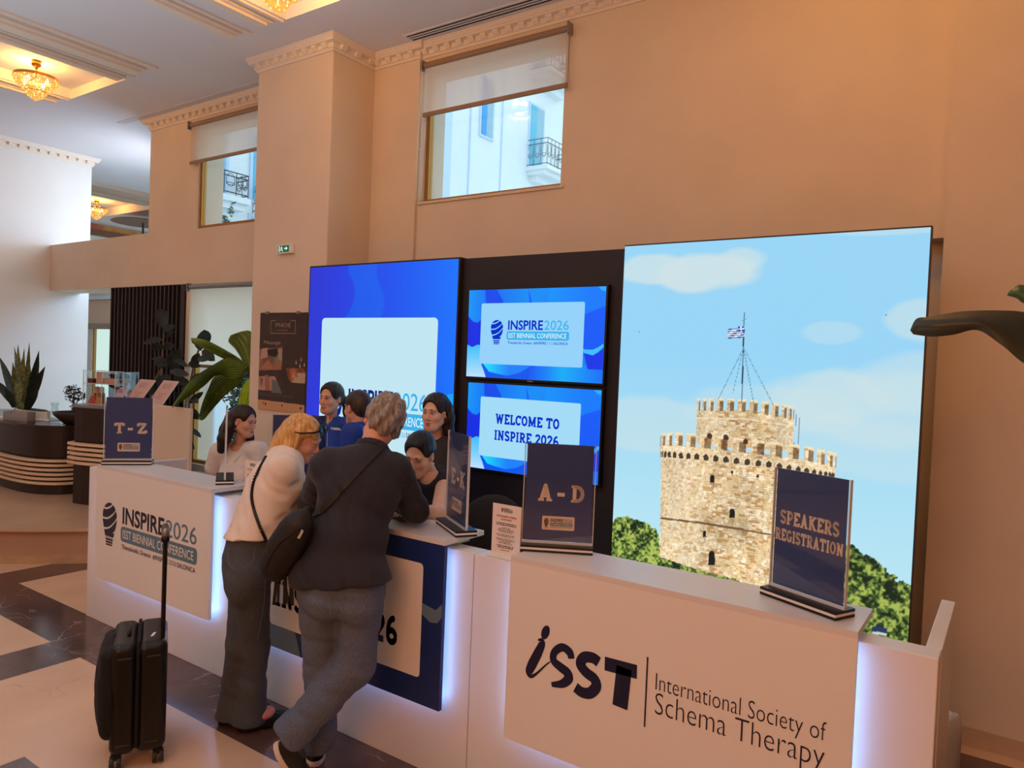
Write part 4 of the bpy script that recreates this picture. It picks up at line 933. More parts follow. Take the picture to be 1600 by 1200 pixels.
def chandelier(loc, label, first=None):
    S_ = Matrix.Diagonal((.82, .82, 1, 1)) @ Matrix.Translation((0, 0, -.03))
    t = thing('chandelier', label, 'chandelier', loc, group='amber crystal chandeliers')      # loc: at the coffer ceiling
    mb = MB(); mb.lathe([(.05, .03), (.052, -.012), (.02, -.03), (.014, -.06), (.034, -.075), (.014, -.095), (.014, -.125)], 16); mb.v = [tuple(S_ @ Vector(p)) for p in mb.v]; build('canopy', mb, m_brass, t, False, True)
    mb = MB(); mb.lathe([(.222, -.118), (.232, -.120), (.232, -.142), (.222, -.144), (.222, -.118)], 40, cap=False)
    for k in range(4): a = k*math.pi/2; mb.tube([(.012*math.cos(a), .012*math.sin(a), -.12), (.225*math.cos(a), .225*math.sin(a), -.13)], .005, 5)
    mb.v = [tuple(S_ @ Vector(p)) for p in mb.v]; build('rim', mb, m_brass, t, False)
    mb = MB(); crystals(mb, .226, -.150, .115, -.250, 8, .018); mb.v = [tuple(S_ @ Vector(p)) for p in mb.v]; build('upper_basket', mb, [m_cry, m_cry2], t, False, flip=False)
    mb = MB(); mb.lathe([(.105, -.252), (.110, -.254), (.110, -.262), (.105, -.264), (.105, -.252)], 30, cap=False); mb.v = [tuple(S_ @ Vector(p)) for p in mb.v]; build('lower_rim', mb, m_brass, t, False)
    mb = MB(); crystals(mb, .106, -.268, .012, -.338, 6, .014); mb.v = [tuple(S_ @ Vector(p)) for p in mb.v]; build('lower_basket', mb, [m_cry, m_cry2], t, False, flip=False)
    for k in range(4): a = .6+k*math.pi/2; mb = MB(); mb.sphere((.13*math.cos(a), .13*math.sin(a), -.165), (.02, .02, .026), seg=10, ring=6); mb.v = [tuple(S_ @ Vector(p)) for p in mb.v]; build('bulb', mb, m_bulb, t, False, True)
    return t
chandelier((-7.83, 3.18, CZ+.10), 'amber crystal chandelier hanging in the left coffer')
chandelier((-4.26, 3.20, CZ+.10), 'amber crystal chandelier cut off by the top edge near the pillar')
chandelier((-14.35, 6.9, CZ+.16), 'distant amber chandelier glimpsed beyond the balcony front')
for (x, y, dz) in ((-7.86, 3.18, .10), (-4.26, 3.20, .10), (-14.35, 6.9, .16), (-0.75, 3.2, .10)):  # last entry is an assumed light in the unseen right coffer, no chandelier
    point('chandelier_glow', (x, y, CZ+dz-.10), 22.0, (1.0, 0.48, 0.10), .08)
# smoke detector and round ceiling rose beyond the balcony
t = thing('ceiling_detector', 'small round ceiling detector beyond the balcony front', 'detector', (-13.3, 7.6, CZ)); mb = MB(); mb.lathe([(.10, 0), (.10, -.02), (.06, -.05)], 16, Matrix.Translation((-12.55, 7.05, CZ-.03))); build('housing', mb, m_white, t); mb = MB(); mb.lathe([(.05, -.05), (.03, -.06)], 12, Matrix.Translation((-12.55, 7.05, CZ-.03))); build('sensor', mb, m_grey, t)
t = thing('ceiling_rose', 'brown disc shaped ceiling rose on a pole beyond the balcony front', 'ceiling rose', (-13.9, 7.55, 0)); mb = MB(); mb.lathe([(.02, 4.36), (.55, 4.28), (.56, 4.26), (.02, 4.27)], 28, Matrix.Translation((-13.9, 7.55, 0))); build('canopy', mb, mat('ceiling_rose_brown', (132, 96, 74), .7), t); mb = MB(); mb.tube([(-13.9, 7.55, 0), (-13.9, 7.55, 4.3)], .02, 8); build('pole', mb, m_iron, t)

# ================================================================== PILLAR: exit sign and poster
ex0, ex1 = onY(432.5, 388, 4.05)[0], onY(456.5, 388, 4.05)[0]; ez0, ez1 = onY(444, 396, 4.05)[2], onY(444, 381.3, 4.05)[2]
t = thing('exit_sign', 'small lit green running man exit sign on the pillar', 'exit sign', (ex0, YP-.02, ez0))
mb = MB(); mb.box((ex0, 4.05, ez0), (ex1, YP-.001, ez1), bev=.004); build('housing', mb, m_white, t)
M = frame((ex0, 4.05, ez0), R_X, U_Z); W, H = ex1-ex0, ez1-ez0
mb = MB(); mb.quad((.1*W, .14*H, .001), (.80*W, .14*H, .001), (.80*W, .86*H, .001), (.1*W, .86*H, .001), M); build('face', mb, emit('exit_green', (46, 92, 62), 1.0), t, flip=False)
mb = MB(); L = .002; mb.cur = 0
mb.poly([(.50*W, .46*H, L), (.60*W, .46*H, L), (.60*W, .30*H, L), (.72*W, .52*H, L), (.60*W, .74*H, L), (.60*W, .58*H, L), (.50*W, .58*H, L)], M)
mb.quad((.16*W, .20*H, L), (.21*W, .20*H, L), (.21*W, .80*H, L), (.16*W, .80*H, L), M)
mb.poly([(.335*W+.02*W*math.cos(a*math.pi/4), .74*H+.05*H*math.sin(a*math.pi/4), L) for a in range(8)], M)
for a, b in (((.33, .68), (.31, .46)), ((.31, .46), (.39, .34)), ((.39, .34), (.39, .2)), ((.31, .46), (.25, .30)), ((.33, .64), (.40, .54)), ((.32, .64), (.25, .56))):
    _st(mb, M @ Matrix.Diagonal((W, H, 1, 1)), [a, b], .045, L)
build('pictogram', mb, emit('exit_white', (226, 246, 238), 1.0), t, flip=False)
YPO = YP-.009; px0, px1 = onY(405, 560, YPO)[0], onY(405, 560, YPO)[0]+.625; pz0, pz1 = onY(470, 646, YPO)[2], onY(440, 488.5, YPO)[2]
t = thing('wall_poster', 'dark brown spa poster with massage photographs on the pillar', 'poster', (px0, YP, pz0))
mb = MB(); mb.box((px0, YPO, pz0), (px1, YP-.001, pz1)); build('board', mb, mat('dark_brown_print', (58, 42, 40), .35), t)
for x in (px0+.09, px1-.12): mb = MB(); mb.box((x-.02, YPO-.004, pz1-.012), (x+.02, YP-.001, pz1+.012), bev=.003); build('clip', mb, m_grey, t)
W, H = px1-px0, pz1-pz0; h, w_ = 220, 150; v, u = np.meshgrid(np.linspace(0, 1, h), np.linspace(0, 1, w_), indexing='ij'); img = np.zeros((h, w_, 3))+np.array([60, 43, 42.]); idf = lambda x, y: (x, 1-y)
nz = fbm(u*8, v*14, 4, 77)[..., None]
def PP(p, c, a=1.0): pxpoly(img, u, v, idf, p, c, a)
img[:] = img+14*(nz-.5)
PP([(0, .38), (.5, .35), (.50, .58), (0, .60)], np.clip(np.array([150, 104, 84.])+60*(nz-.5), 0, 255)); PP([(.06, .37), (.20, .36), (.18, .46), (.02, .48)], (186, 150, 136)); PP([(.38, .37), (.5, .37), (.5, .5), (.42, .46)], (186, 150, 136))
PP([(.17, .38), (.40, .36), (.42, .42), (.34, .46), (.20, .44)], (30, 24, 24)); PP([(.20, .44), (.34, .45), (.32, .52), (.24, .52)], (120, 92, 90)); PP([(.34, .46), (.42, .46), (.44, .49), (.38, .49)], (72, 170, 96)); PP([(.02, .58), (.2, .48), (.34, .58)], (176, 116, 84)); PP([(.34, .56), (.46, .48), (.49, .58)], (170, 110, 82))
PP([(.0, .66), (.36, .65), (.50, .80), (.0, .80)], np.clip(np.array([176, 140, 122.])+70*(nz-.5), 0, 255)); PP([(.30, .68), (.42, .70), (.52, .82), (.3, .82)], (106, 110, 116)); PP([(.14, .64), (.22, .64), (.26, .80), (.16, .8)], (162, 108, 80)); PP([(.05, .68), (.1, .68), (.06, .78)], (120, 78, 60))
PP([(.60, .56), (.95, .55), (1, .60), (1, .70), (.70, .70), (.62, .64)], np.clip(np.array([150, 92, 62.])+110*(nz-.5), 0, 255)); PP([(.84, .60), (1, .60), (1, .70), (.72, .70)], (196, 166, 140)); PP([(.66, .58), (.8, .57), (.84, .64), (.7, .66)], np.clip(np.array([176, 104, 66.])+140*(nz-.5), 0, 255))
for x, y in ((.80, .50), (.90, .47), (.97, .52), (.88, .53)): PP([(x-.014, y+.014), (x, y-.03), (x+.014, y+.014)], (216, 190, 160))
PP([(0, .825), (.75, .83), (.75, .86), (0, .86)], (70, 60, 62)); PP([(0, .90), (1, .915), (1, 1), (0, 1)], (206, 158, 112))
for x, y, w3 in ((.12, .925, .02), (.16, .93, .03), (.52, .93, .025), (.90, .94, .04)): PP([(x, y), (x+w3, y), (x+w3, y+.02), (x, y+.02)], (60, 40, 30))
M = frame((px0, YPO-.0006, pz0), R_X, U_Z); picture('print', M, W, H, img, t)
mb = MB(); put_text(mb, 'PNOÉ', M, .345*W, .853*H, .32*W, .052*H, lift=.001); put_text(mb, 'Massage', M, .10*W, .665*H, .36*W, .05*H, lift=.001); put_text(mb, 'SPA & MASSAGE', M, .37*W, .815*H, .24*W, .012*H, lift=.001)
for a, b in (((.24, .92), (.24, .79)), ((.24, .79), (.76, .79)), ((.76, .79), (.76, .92)), ((.24, .92), (.34, .92)), ((.66, .92), (.76, .92))): _st(mb, M, [(a[0]*W, a[1]*H), (b[0]*W, b[1]*H)], .005, .001)
build('lettering', mb, mat('bronze_ink', (176, 146, 116), .4), t, flip=False)

# ================================================================== SLATTED SCREEN AND RECEPTION DESK
m_slat = mat('dark_stained_oak', (50, 38, 38), .5, noise=.12, scale=6, stretch=(1, 1, .08)); m_slatb = mat('slat_backing', (24, 18, 19), .7)
t = thing('slat_screen', 'dark stained vertical slat screen behind the reception desk', 'slat screen', (-8.3, YW+.06, .31))
mb = MB(); mb.box((-9.10, YW+.05, .31), (-7.475, YW+.09, 2.583)); build('backing', mb, m_slatb, t)
mb = MB(); x = -9.09
while x < -7.56: mb.box((x, YW+.012, .31), (x+.026, YW+.05, 2.583)); x += .083
build('slats', mb, m_slat, t)
mb = MB(); mb.box((-7.53, YW-.012, 1.78), (-7.475, YW+.05, 2.583)); build('end_panel', mb, m_slat, t)
m_desk = mat('dark_espresso_veneer', (46, 32, 31), .42, noise=.08, scale=4); m_desktop = mat('polished_espresso_top', (60, 46, 46), .18); m_lath = mat('pale_wood_lath', (236, 208, 174), .34, noise=.05, scale=8)
PLZ = .311
def smooth_path(pts, n=8):
    P = [Vector(p) for p in pts]; Q = []
    for i in range(len(P)-1):
        p0 = P[max(i-1, 0)]; p1 = P[i]; p2 = P[i+1]; p3 = P[min(i+2, len(P)-1)]
        for k in range(n): s = k/n; Q.append(0.5*((2*p1)+(p2-p0)*s+(2*p0-5*p1+4*p2-p3)*s*s+(3*p1-p0-3*p2+p3)*s**3))
    return Q+[P[-1]]
front = smooth_path([(-10.6, 3.95), (-10.1, 3.66), (-9.55, 3.48), (-9.04, 3.41), (-8.62, 3.41), (-8.32, 3.47), (-8.14, 3.60), (-8.08, 3.80)])
def strip(mb, path, o0, o1, z0, z1):
    """wall of the given offsets (outwards = towards the camera) following the path"""
    n = len(path); nr = []
    for i in range(n):
        d = (path[min(i+1, n-1)]-path[max(i-1, 0)]).normalized(); nr.append(Vector((d.y, -d.x)))
    vs = []; fs = []
    for i in range(n):
        for o, z in ((o0, z0), (o1, z0), (o1, z1), (o0, z1)): p = path[i]+nr[i]*o; vs.append((p.x, p.y, z))
    for i in range(n-1):
        for k in range(4): k2 = (k+1) % 4; fs.append((i*4+k, i*4+k2, (i+1)*4+k2, (i+1)*4+k))
    fs.append((3, 2, 1, 0)); e = (n-1)*4; fs.append((e, e+1, e+2, e+3)); mb.add(vs, fs)
t = thing('reception_desk', 'low curved dark reception desk with pale laths on the stone platform', 'desk', (-9.0, 3.6, PLZ))
mb = MB(); strip(mb, front, -.03, 0, PLZ, PLZ+.10); build('plinth', mb, m_desk, t)
mb = MB(); strip(mb, front, -.05, -.01, PLZ+.10, .70); build('recess', mb, m_slatb, t)
for k in range(6): mb = MB(); z = PLZ+.105+k*.047; strip(mb, front, -.01, .035, z, z+.026); build('lath', mb, m_lath, t)
mb = MB(); strip(mb, front, -.05, .0, .70, 1.005); build('fascia', mb, m_desk, t)
mb = MB(); strip(mb, front, -.52, .012, 1.005, 1.03); build('desk_top', mb, m_desktop, t)
tall = [(-7.70, 3.60), (-7.64, 3.50), (-7.56, 3.50), (-6.745, 3.77)]; tp = [Vector(p) for p in tall]
t = thing('reception_counter', 'taller dark counter end with a beige panel holding menus and the display case', 'counter', (-7.0, 3.9, PLZ))
def tallprism(o, z0, z1): mb = MB(); mb.prism([(-7.98-o, 3.52), (-7.92, 3.47-o), (-7.50, 3.515-o), (-6.745, 3.775-o), (-6.745, 4.15), (-7.98-o, 4.10)], z0, z1); return mb
mb = MB(); mb.prism([(-7.66, 3.56), (-7.62, 3.505), (-7.50, 3.53), (-6.75, 3.79), (-6.75, 4.15), (-7.66, 4.10)], PLZ, .70); build('lower_body', mb, m_desk, t)
mb = MB(); mb.prism([(-7.70, 3.58), (-7.64, 3.52), (-7.50, 3.55), (-6.75, 3.81), (-6.75, 4.15), (-7.70, 4.10)], .70, .93); build('recess', mb, m_slatb, t)
for k in range(5):
    z = .705+k*.046; mb = MB(); mb.prism([(-7.74, 3.56), (-7.68, 3.47), (-7.50, 3.49), (-6.75, 3.75), (-6.75, 3.81), (-7.50, 3.56), (-7.66, 3.53), (-7.70, 3.58)], z, z+.027); build('lath', mb, m_lath, t)
mb = MB(); mb.prism([(-7.66, 3.56), (-7.62, 3.505), (-7.50, 3.53), (-6.75, 3.79), (-6.75, 4.15), (-7.66, 4.10)], .93, 1.262); build('upper_body', mb, m_desk, t)
mb = MB(); mb.prism([(-7.76, 3.62), (-7.68, 3.50), (-7.50, 3.515), (-6.745, 3.775), (-6.745, 4.15), (-7.76, 4.10)], 1.262, 1.285); build('counter_top', mb, mat('silver_edge_top', (150, 148, 152), .25, metal=.4), t)
mb = MB(); mb.box((-6.742, 3.80, PLZ), (-6.12, 3.83, 1.338), bev=.004); build('beige_panel', mb, m_wall, t)

# things on the desk and the tall counter
def local(t, fn): return fn
m_clay = mat('pale_planter', (222, 218, 204), .55); m_soil = mat('potting_soil', (44, 34, 28), .95)
def blade(mb, base, tip, w_, bend, n=8, twist=0.0, prof=None, fold=.18):
    """a leaf blade from base to tip; bend = sideways offset of the middle"""
    b = Vector(base); p = Vector(tip); d = (p-b); L = d.length; mid = (b+p)/2+Vector(bend); vs = []; fs = []
    side0 = d.cross(b-Vector(CP)).normalized()
    for i in range(n+1):
        s = i/n; q = b*(1-s)**2+mid*2*s*(1-s)+p*s*s; tn = ((mid-b)*(1-s)+(p-mid)*s).normalized()
        sd = (side0-tn*side0.dot(tn)).normalized(); sd.rotate(Quaternion(tn, twist)); nn = tn.cross(sd)
        wv = w_*(prof(s) if prof else math.sin(math.pi*min(1, .10+.9*s))**.7*(1 if s < .999 else 0))
        vs += [q-sd*wv/2+nn*wv*fold, q, q+sd*wv/2+nn*wv*fold]
    for i in range(n):
        o = i*3; fs += [(o, o+1, o+4, o+3), (o+1, o+2, o+5, o+4)]
    mb.add(vs, fs)
def leafmat(name, a, b, rough=.35, sc=9, stretch=None, spec=.5):
    m = mat(name, a, rough, scale=sc, rgb2=b, stretch=stretch, spec=spec); return m
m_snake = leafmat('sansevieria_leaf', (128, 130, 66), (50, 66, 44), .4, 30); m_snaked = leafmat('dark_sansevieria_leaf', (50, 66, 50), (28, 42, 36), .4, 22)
YA = 4.0
t = thing('snake_plant', 'snake plant with upright blades in a long pale planter on the desk', 'potted plant', (-9.26, 3.80, 1.03))
pc = Vector((-9.26, 3.80, 1.03))
mb = MB(); mb.prism([(pc.x+.36*math.cos(a)*(1), pc.y+.11*math.sin(a)) for a in [k*math.pi/12 for k in range(24)]], 1.03, 1.115); build('planter', mb, m_clay, t)
mb = MB(); mb.prism([(pc.x+.33*math.cos(a), pc.y+.09*math.sin(a)) for a in [k*math.pi/12 for k in range(24)]], 1.112, 1.118); build('soil', mb, m_soil, t)
rr = random.Random(5)
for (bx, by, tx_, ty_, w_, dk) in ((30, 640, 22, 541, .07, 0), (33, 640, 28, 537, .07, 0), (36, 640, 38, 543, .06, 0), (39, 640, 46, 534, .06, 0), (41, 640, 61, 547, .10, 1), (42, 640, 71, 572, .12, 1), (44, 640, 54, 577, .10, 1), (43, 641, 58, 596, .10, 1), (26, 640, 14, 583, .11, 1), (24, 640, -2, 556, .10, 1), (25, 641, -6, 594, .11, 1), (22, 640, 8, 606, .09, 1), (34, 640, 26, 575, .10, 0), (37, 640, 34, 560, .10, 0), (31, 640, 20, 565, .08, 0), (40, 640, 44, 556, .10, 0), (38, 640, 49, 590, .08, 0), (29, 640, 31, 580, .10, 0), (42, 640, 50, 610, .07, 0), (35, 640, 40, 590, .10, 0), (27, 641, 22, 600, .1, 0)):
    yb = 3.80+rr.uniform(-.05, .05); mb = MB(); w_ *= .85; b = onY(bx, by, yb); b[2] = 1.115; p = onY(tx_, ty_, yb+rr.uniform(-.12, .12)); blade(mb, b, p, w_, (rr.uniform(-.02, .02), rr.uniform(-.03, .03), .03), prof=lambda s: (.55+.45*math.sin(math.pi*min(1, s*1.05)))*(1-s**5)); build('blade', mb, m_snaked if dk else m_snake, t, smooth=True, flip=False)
m_clear = sheet('clear_glass', (.93, .97, .97), .05, .01); m_paper = mat('white_paper', (232, 226, 222), .6)
c = onZ(85, 660, 1.03)
t = thing('glass_carafe', 'empty clear glass carafe beside the dark bowl on the desk', 'carafe', tuple(c)); mb = MB(); mb.lathe([(.050, .004), (.054, .03), (.052, .09), (.034, .135), (.030, .165), (.040, .215), (.037, .215), (.027, .165), (.031, .135), (.049, .09), (.051, .03), (.046, .010)], 24); build('glass', mb, m_clear, t, False, True)
c = onZ(100, 664, 1.03)+np.array([.0, .10, 0])
t = thing('planted_bowl', 'dark wooden bowl planted with a small bushy bonsai on the desk', 'potted plant', tuple(c)); mb = MB(); mb.lathe([(.07, 0), (.10, .015), (.19, .10), (.205, .135), (.19, .135), (.17, .10), (.0, .095)], 28, cap=False); build('bowl', mb, m_desk, t, False, True)
mb = MB(); mb.lathe([(0.001, .100), (.165, .104)], 20, cap=False); build('soil', mb, m_soil, t, False)
mb = MB(); mb.tube([(0, 0, .1), (.0, .0, .18), (-.03, 0, .26), (-.06, .02, .33)], [.022, .016, .010, .005], 7); mb.tube([(0, 0, .17), (.05, 0, .24), (.08, 0, .30)], [.01, .007, .004], 6); build('trunk', mb, m_bark, t, False)
mb = MB(); [leafcloud(mb, cc, r, n, .022, 60+i) for i, (cc, r, n) in enumerate((((-.06, 0, .36), (.11, .08, .06), 120), ((.07, 0, .31), (.09, .07, .05), 80), ((-.10, 0, .27), (.05, .05, .05), 40), ((.05, .0, .17), (.08, .07, .05), 50)))]; build('foliage', mb, m_snaked, t, False, flip=False)
c = onZ(30, 657, 1.03)
t = thing('brochure_holder', 'low clear acrylic brochure holder lying near the desk edge', 'holder', tuple(c), math.radians(18)); mb = MB()
mb.box((-.17, -.05, 0), (.17, .05, .006)); mb.box((-.17, -.05, .006), (-.164, .05, .10)); mb.box((.164, -.05, .006), (.17, .05, .10)); mb.box((-.164, .044, .006), (.164, .05, .10)); mb.box((-.164, -.05, .006), (.164, -.044, .07)); build('acrylic', mb, mat('frosted_acrylic', (206, 200, 196), .2, trans=.6), t, False)
mb = MB(); mb.box((-.15, -.03, .008), (.15, .035, .05)); build('leaflets', mb, m_paper, t, False)
for i, (x, y, l) in enumerate(((72, 656, 'white sheets of paper lying beside the carafe on the desk'), (8, 652, 'blue and white leaflet lying at the far left of the desk'))):
    c = onZ(x, y, 1.031); t = thing('paper_sheet', l, 'paper', tuple(c), .4*i+.3, 'papers on the reception desk'); mb = MB(); mb.box((-.14, -.10, 0), (.14, .10, .004)); build('sheet', mb, m_paper, t, False)
c = np.array([-9.86, 3.92, 1.03])
t = thing('potted_plant', 'tiny pale potted plant at the far left edge of the desk', 'potted plant', tuple(c)); mb = MB(); mb.lathe([(.06, 0), (.075, .03), (.05, .10), (.03, .13), (.028, .10), (.04, .03)], 18); build('pot', mb, mat('stone_pot', (150, 128, 104), .6), t, False, True)
mb = MB(); leafcloud(mb, (0, 0, .20), (.10, .08, .08), 60, .025, 91); build('foliage', mb, mat('reddish_leaf', (130, 110, 98), .5, rgb2=(80, 92, 84), scale=14), t, False, flip=False)
# display case
c = Vector((-7.52, 3.80, 1.286)); CW, CH, CD_ = .50, .335, .20; rz = math.radians(19)
t = thing('display_case', 'two shelf clear acrylic display case of cosmetics on the tall counter', 'display case', tuple(c), rz); mb = MB()
for z in (0, .205, CH): mb.box((-CW/2, -CD_/2, z), (CW/2, CD_/2, z+.005))
for x in (-CW/2, -.02, CW*.28, CW/2-.005): mb.box((x, -CD_/2, .005), (x+.005, CD_/2, CH))
build('acrylic', mb, m_clear, t, False)
mb = MB()
for z in (0, .205, CH): mb.box((-CW/2, -CD_/2-.001, z), (CW/2, -CD_/2+.002, z+.006))
for x in (-CW/2, -.02, CW*.28, CW/2-.005): mb.box((x, -CD_/2-.001, .005), (x+.006, -CD_/2+.002, CH))
build('acrylic_edge', mb, m_edge, t, False)
def prod(name, label, x, y, z, fn, m, grp='cosmetics in the display case'):
    p = Matrix.Translation(c) @ Matrix.Rotation(rz, 4, 'Z') @ Vector((x, y, z)); t = thing(name, label, 'cosmetics', tuple(p), rz, grp); mb = MB(); fn(mb); build('body', mb, m[0], t, False)
    if len(m) > 1: mb = MB(); m[2](mb); build('lid', mb, m[1], t, False)
m_rose = mat('rose_carton', (206, 164, 150), .5); m_wine = mat('wine_red_carton', (104, 54, 50), .4); m_amber = mat('amber_bottle', (126, 66, 48), .2); m_red = mat('red_paper_bag', (196, 88, 72), .5); m_tan = mat('tan_paper_bag', (196, 146, 96), .5); m_blackbox = mat('black_carton', (44, 42, 46), .4)
bx = lambda w_, d, h: (lambda mb: mb.box((-w_/2, -d/2, 0), (w_/2, d/2, h), bev=.003))
prod('gift_box', 'tall rose carton on the upper shelf of the display case', -.10, .0, .211, bx(.10, .08, .115), [m_rose])
prod('gift_box', 'flat wine red carton on the upper shelf, left end', -.20, .0, .211, bx(.07, .12, .045), [m_wine])
prod('gift_box', 'long low rose and red carton on the upper shelf, right end', .05, .0, .211, bx(.18, .12, .05), [m_rose])
for i, (x, l) in enumerate(((-.20, 'leftmost'), (-.135, 'second'))): prod('lotion_bottle', 'amber lotion bottle with a pale top on the lower shelf, %s' % l, x, .02, .006, lambda mb: mb.lathe([(.022, 0), (.022, .10), (.012, .105)], 14), [m_amber, m_rose, lambda mb: mb.lathe([(.023, .10), (.023, .165)], 14)])
prod('lotion_bottle', 'dark amber lotion bottle standing alone on the right part of the lower shelf', .06, .02, .006, lambda mb: mb.lathe([(.018, 0), (.018, .10), (.012, .105)], 14), [m_blackbox, m_rose, lambda mb: mb.lathe([(.018, .10), (.018, .15)], 14)])
prod('gift_bag', 'red triangular paper bag at the front of the lower shelf', -.16, -.055, .006, lambda mb: mb.prism([(-.055, 0), (.055, 0), (.012, .075), (-.012, .075)], -.02, .02, Matrix.Rotation(math.pi/2, 4, 'X')), [m_red])
prod('gift_bag', 'tan paper bag with handle at the front of the lower shelf', -.07, -.055, .006, lambda mb: mb.prism([(-.05, 0), (.05, 0), (.035, .06), (.03, .11), (.02, .11), (.02, .065), (-.02, .065), (-.02, .11), (-.03, .11), (-.035, .06)], -.02, .02, Matrix.Rotation(math.pi/2, 4, 'X')), [m_tan])
prod('gift_box', 'black carton at the right end of the lower shelf', .15, .0, .006, bx(.10, .1, .09), [m_blackbox])
# menu cards leaning on the tall counter
m_card = mat('pink_menu_card', (216, 176, 168), .4); m_cardw = mat('lilac_menu_card', (204, 190, 206), .4); m_cardink = mat('menu_ink', (140, 84, 78), .5)
def menu(loc, h, w_, label, m):
    t = thing('menu_card', label, 'menu', loc, math.radians(2), 'menu cards on the tall counter')
    T = Matrix.Rotation(math.radians(-36), 4, 'X')
    mb = MB(); mb.box((-w_/2, -.003, 0), (w_/2, .003, h), T); build('panel', mb, mat('card_rim', (226, 214, 206), .3), t, False)
    F = T @ Matrix(((1, 0, 0, 0), (0, 0, -1, -.0035), (0, 1, 0, 0), (0, 0, 0, 1)))
    mb = MB(); mb.cur = 0; mb.quad((-w_/2+.008, .008, .0004), (w_/2-.008, .008, .0004), (w_/2-.008, h-.008, .0004), (-w_/2+.008, h-.008, .0004), F); mb.cur = 1
    for z, k in ((.52, .5), (.46, .3), (.40, .36), (.34, .3)): mb.quad((-w_*k/2, h*z, .001), (w_*k/2, h*z, .001), (w_*k/2, h*(z+.012), .001), (-w_*k/2, h*(z+.012), .001), F)
    for q in range(5): _st(mb, F, [(-w_*.2+q*w_*.1, h*.88), (-w_*.26+q*w_*.11, h*.78), (-w_*.16+q*w_*.09, h*.70)], .006, .001)
    build('print', mb, [m, m_cardink], t, False, flip=False)
menu((-7.30, 3.70, 1.288), .22, .16, 'small lilac menu card, leftmost of the leaning menu cards', m_cardw)
menu((-7.10, 3.76, 1.288), .33, .26, 'tall pink menu card in the middle of the leaning row', m_card)
menu((-6.86, 3.86, 1.288), .33, .25, 'tall pink menu card at the right end of the leaning row', m_card)

# ================================================================== PLANTS BY THE WINDOW
m_rub = leafmat('rubber_leaf', (60, 70, 64), (38, 46, 44), .5, 6, None, .25); m_stem = mat('grey_stem', (120, 100, 84), .8)
ell = lambda s: math.sin(math.pi*min(1, max(0.02, s)))**.62
def rubber(label, base, stem, leaves, y):
    t = thing('rubber_plant', label, 'potted plant', base); mb = MB(); mb.lathe([(.12, 0), (.16, .28), (.15, .28), (.14, .26)], 20, Matrix.Translation(base)); build('pot', mb, m_clay, t, smooth=False)
    for st in stem: mb = MB(); P = [Vector((base[0], base[1], base[2]+.26))]+[Vector(onY(a, b, y)) for a, b in st]; mb.tube(P, [.014]*(len(P)-1)+[.006], 6); build('stem', mb, m_stem, t)
    rr = random.Random(int(abs(base[0]*100)))
    for (bx_, by_, tx_, ty_, w_) in leaves:
        yy = y+rr.uniform(-.10, .03); mb = MB(); blade(mb, onY(bx_, by_, yy), onY(tx_, ty_, yy-rr.uniform(0, .08)), w_*1.15, (0, 0, rr.uniform(.0, .03)), prof=ell, fold=.10, twist=rr.uniform(-.5, .5)); build('leaf', mb, m_rub, t, smooth=True, flip=False)
rubber('dark leaved rubber plant rising in front of the slat screen', (-7.46, 4.32, PLZ), [[(244, 640), (252, 580), (256, 520)], [(236, 630), (238, 600), (262, 560)]],
    [(255, 512, 250, 482, .12), (256, 518, 273, 508, .06), (256, 528, 272, 517, .04), (254, 530, 224, 537, .06), (256, 540, 237, 546, .07), (257, 545, 272, 538, .08), (258, 565, 236, 561, .03), (262, 568, 284, 548, .10), (262, 570, 240, 562, .10), (264, 575, 280, 562, .11), (266, 580, 296, 586, .07), (262, 590, 238, 597, .05), (262, 585, 250, 610, .12), (246, 600, 232, 618, .06), (244, 610, 262, 600, .10), (246, 622, 236, 640, .08), (270, 560, 292, 574, .06), (258, 575, 246, 560, .09)], 4.30)
rubber('dark leaved rubber plant standing at the gold framed window', (-6.98, 4.36, PLZ), [[(294, 690), (297, 600), (306, 560), (316, 530)], [(284, 700), (292, 620)]],
    [(316, 545, 319, 515, .13), (314, 548, 305, 528, .06), (316, 548, 336, 564, .09), (308, 562, 329, 560, .06), (306, 565, 302, 575, .10), (300, 575, 312, 552, .08), (300, 590, 316, 596, .09), (298, 600, 270, 592, .08), (298, 612, 286, 600, .10), (298, 622, 310, 630, .06), (296, 630, 318, 612, .05), (298, 640, 313, 655, .06), (297, 652, 320, 652, .05), (296, 668, 314, 684, .05), (294, 640, 282, 650, .08), (290, 690, 304, 702, .06), (286, 625, 272, 618, .08)], 4.34)
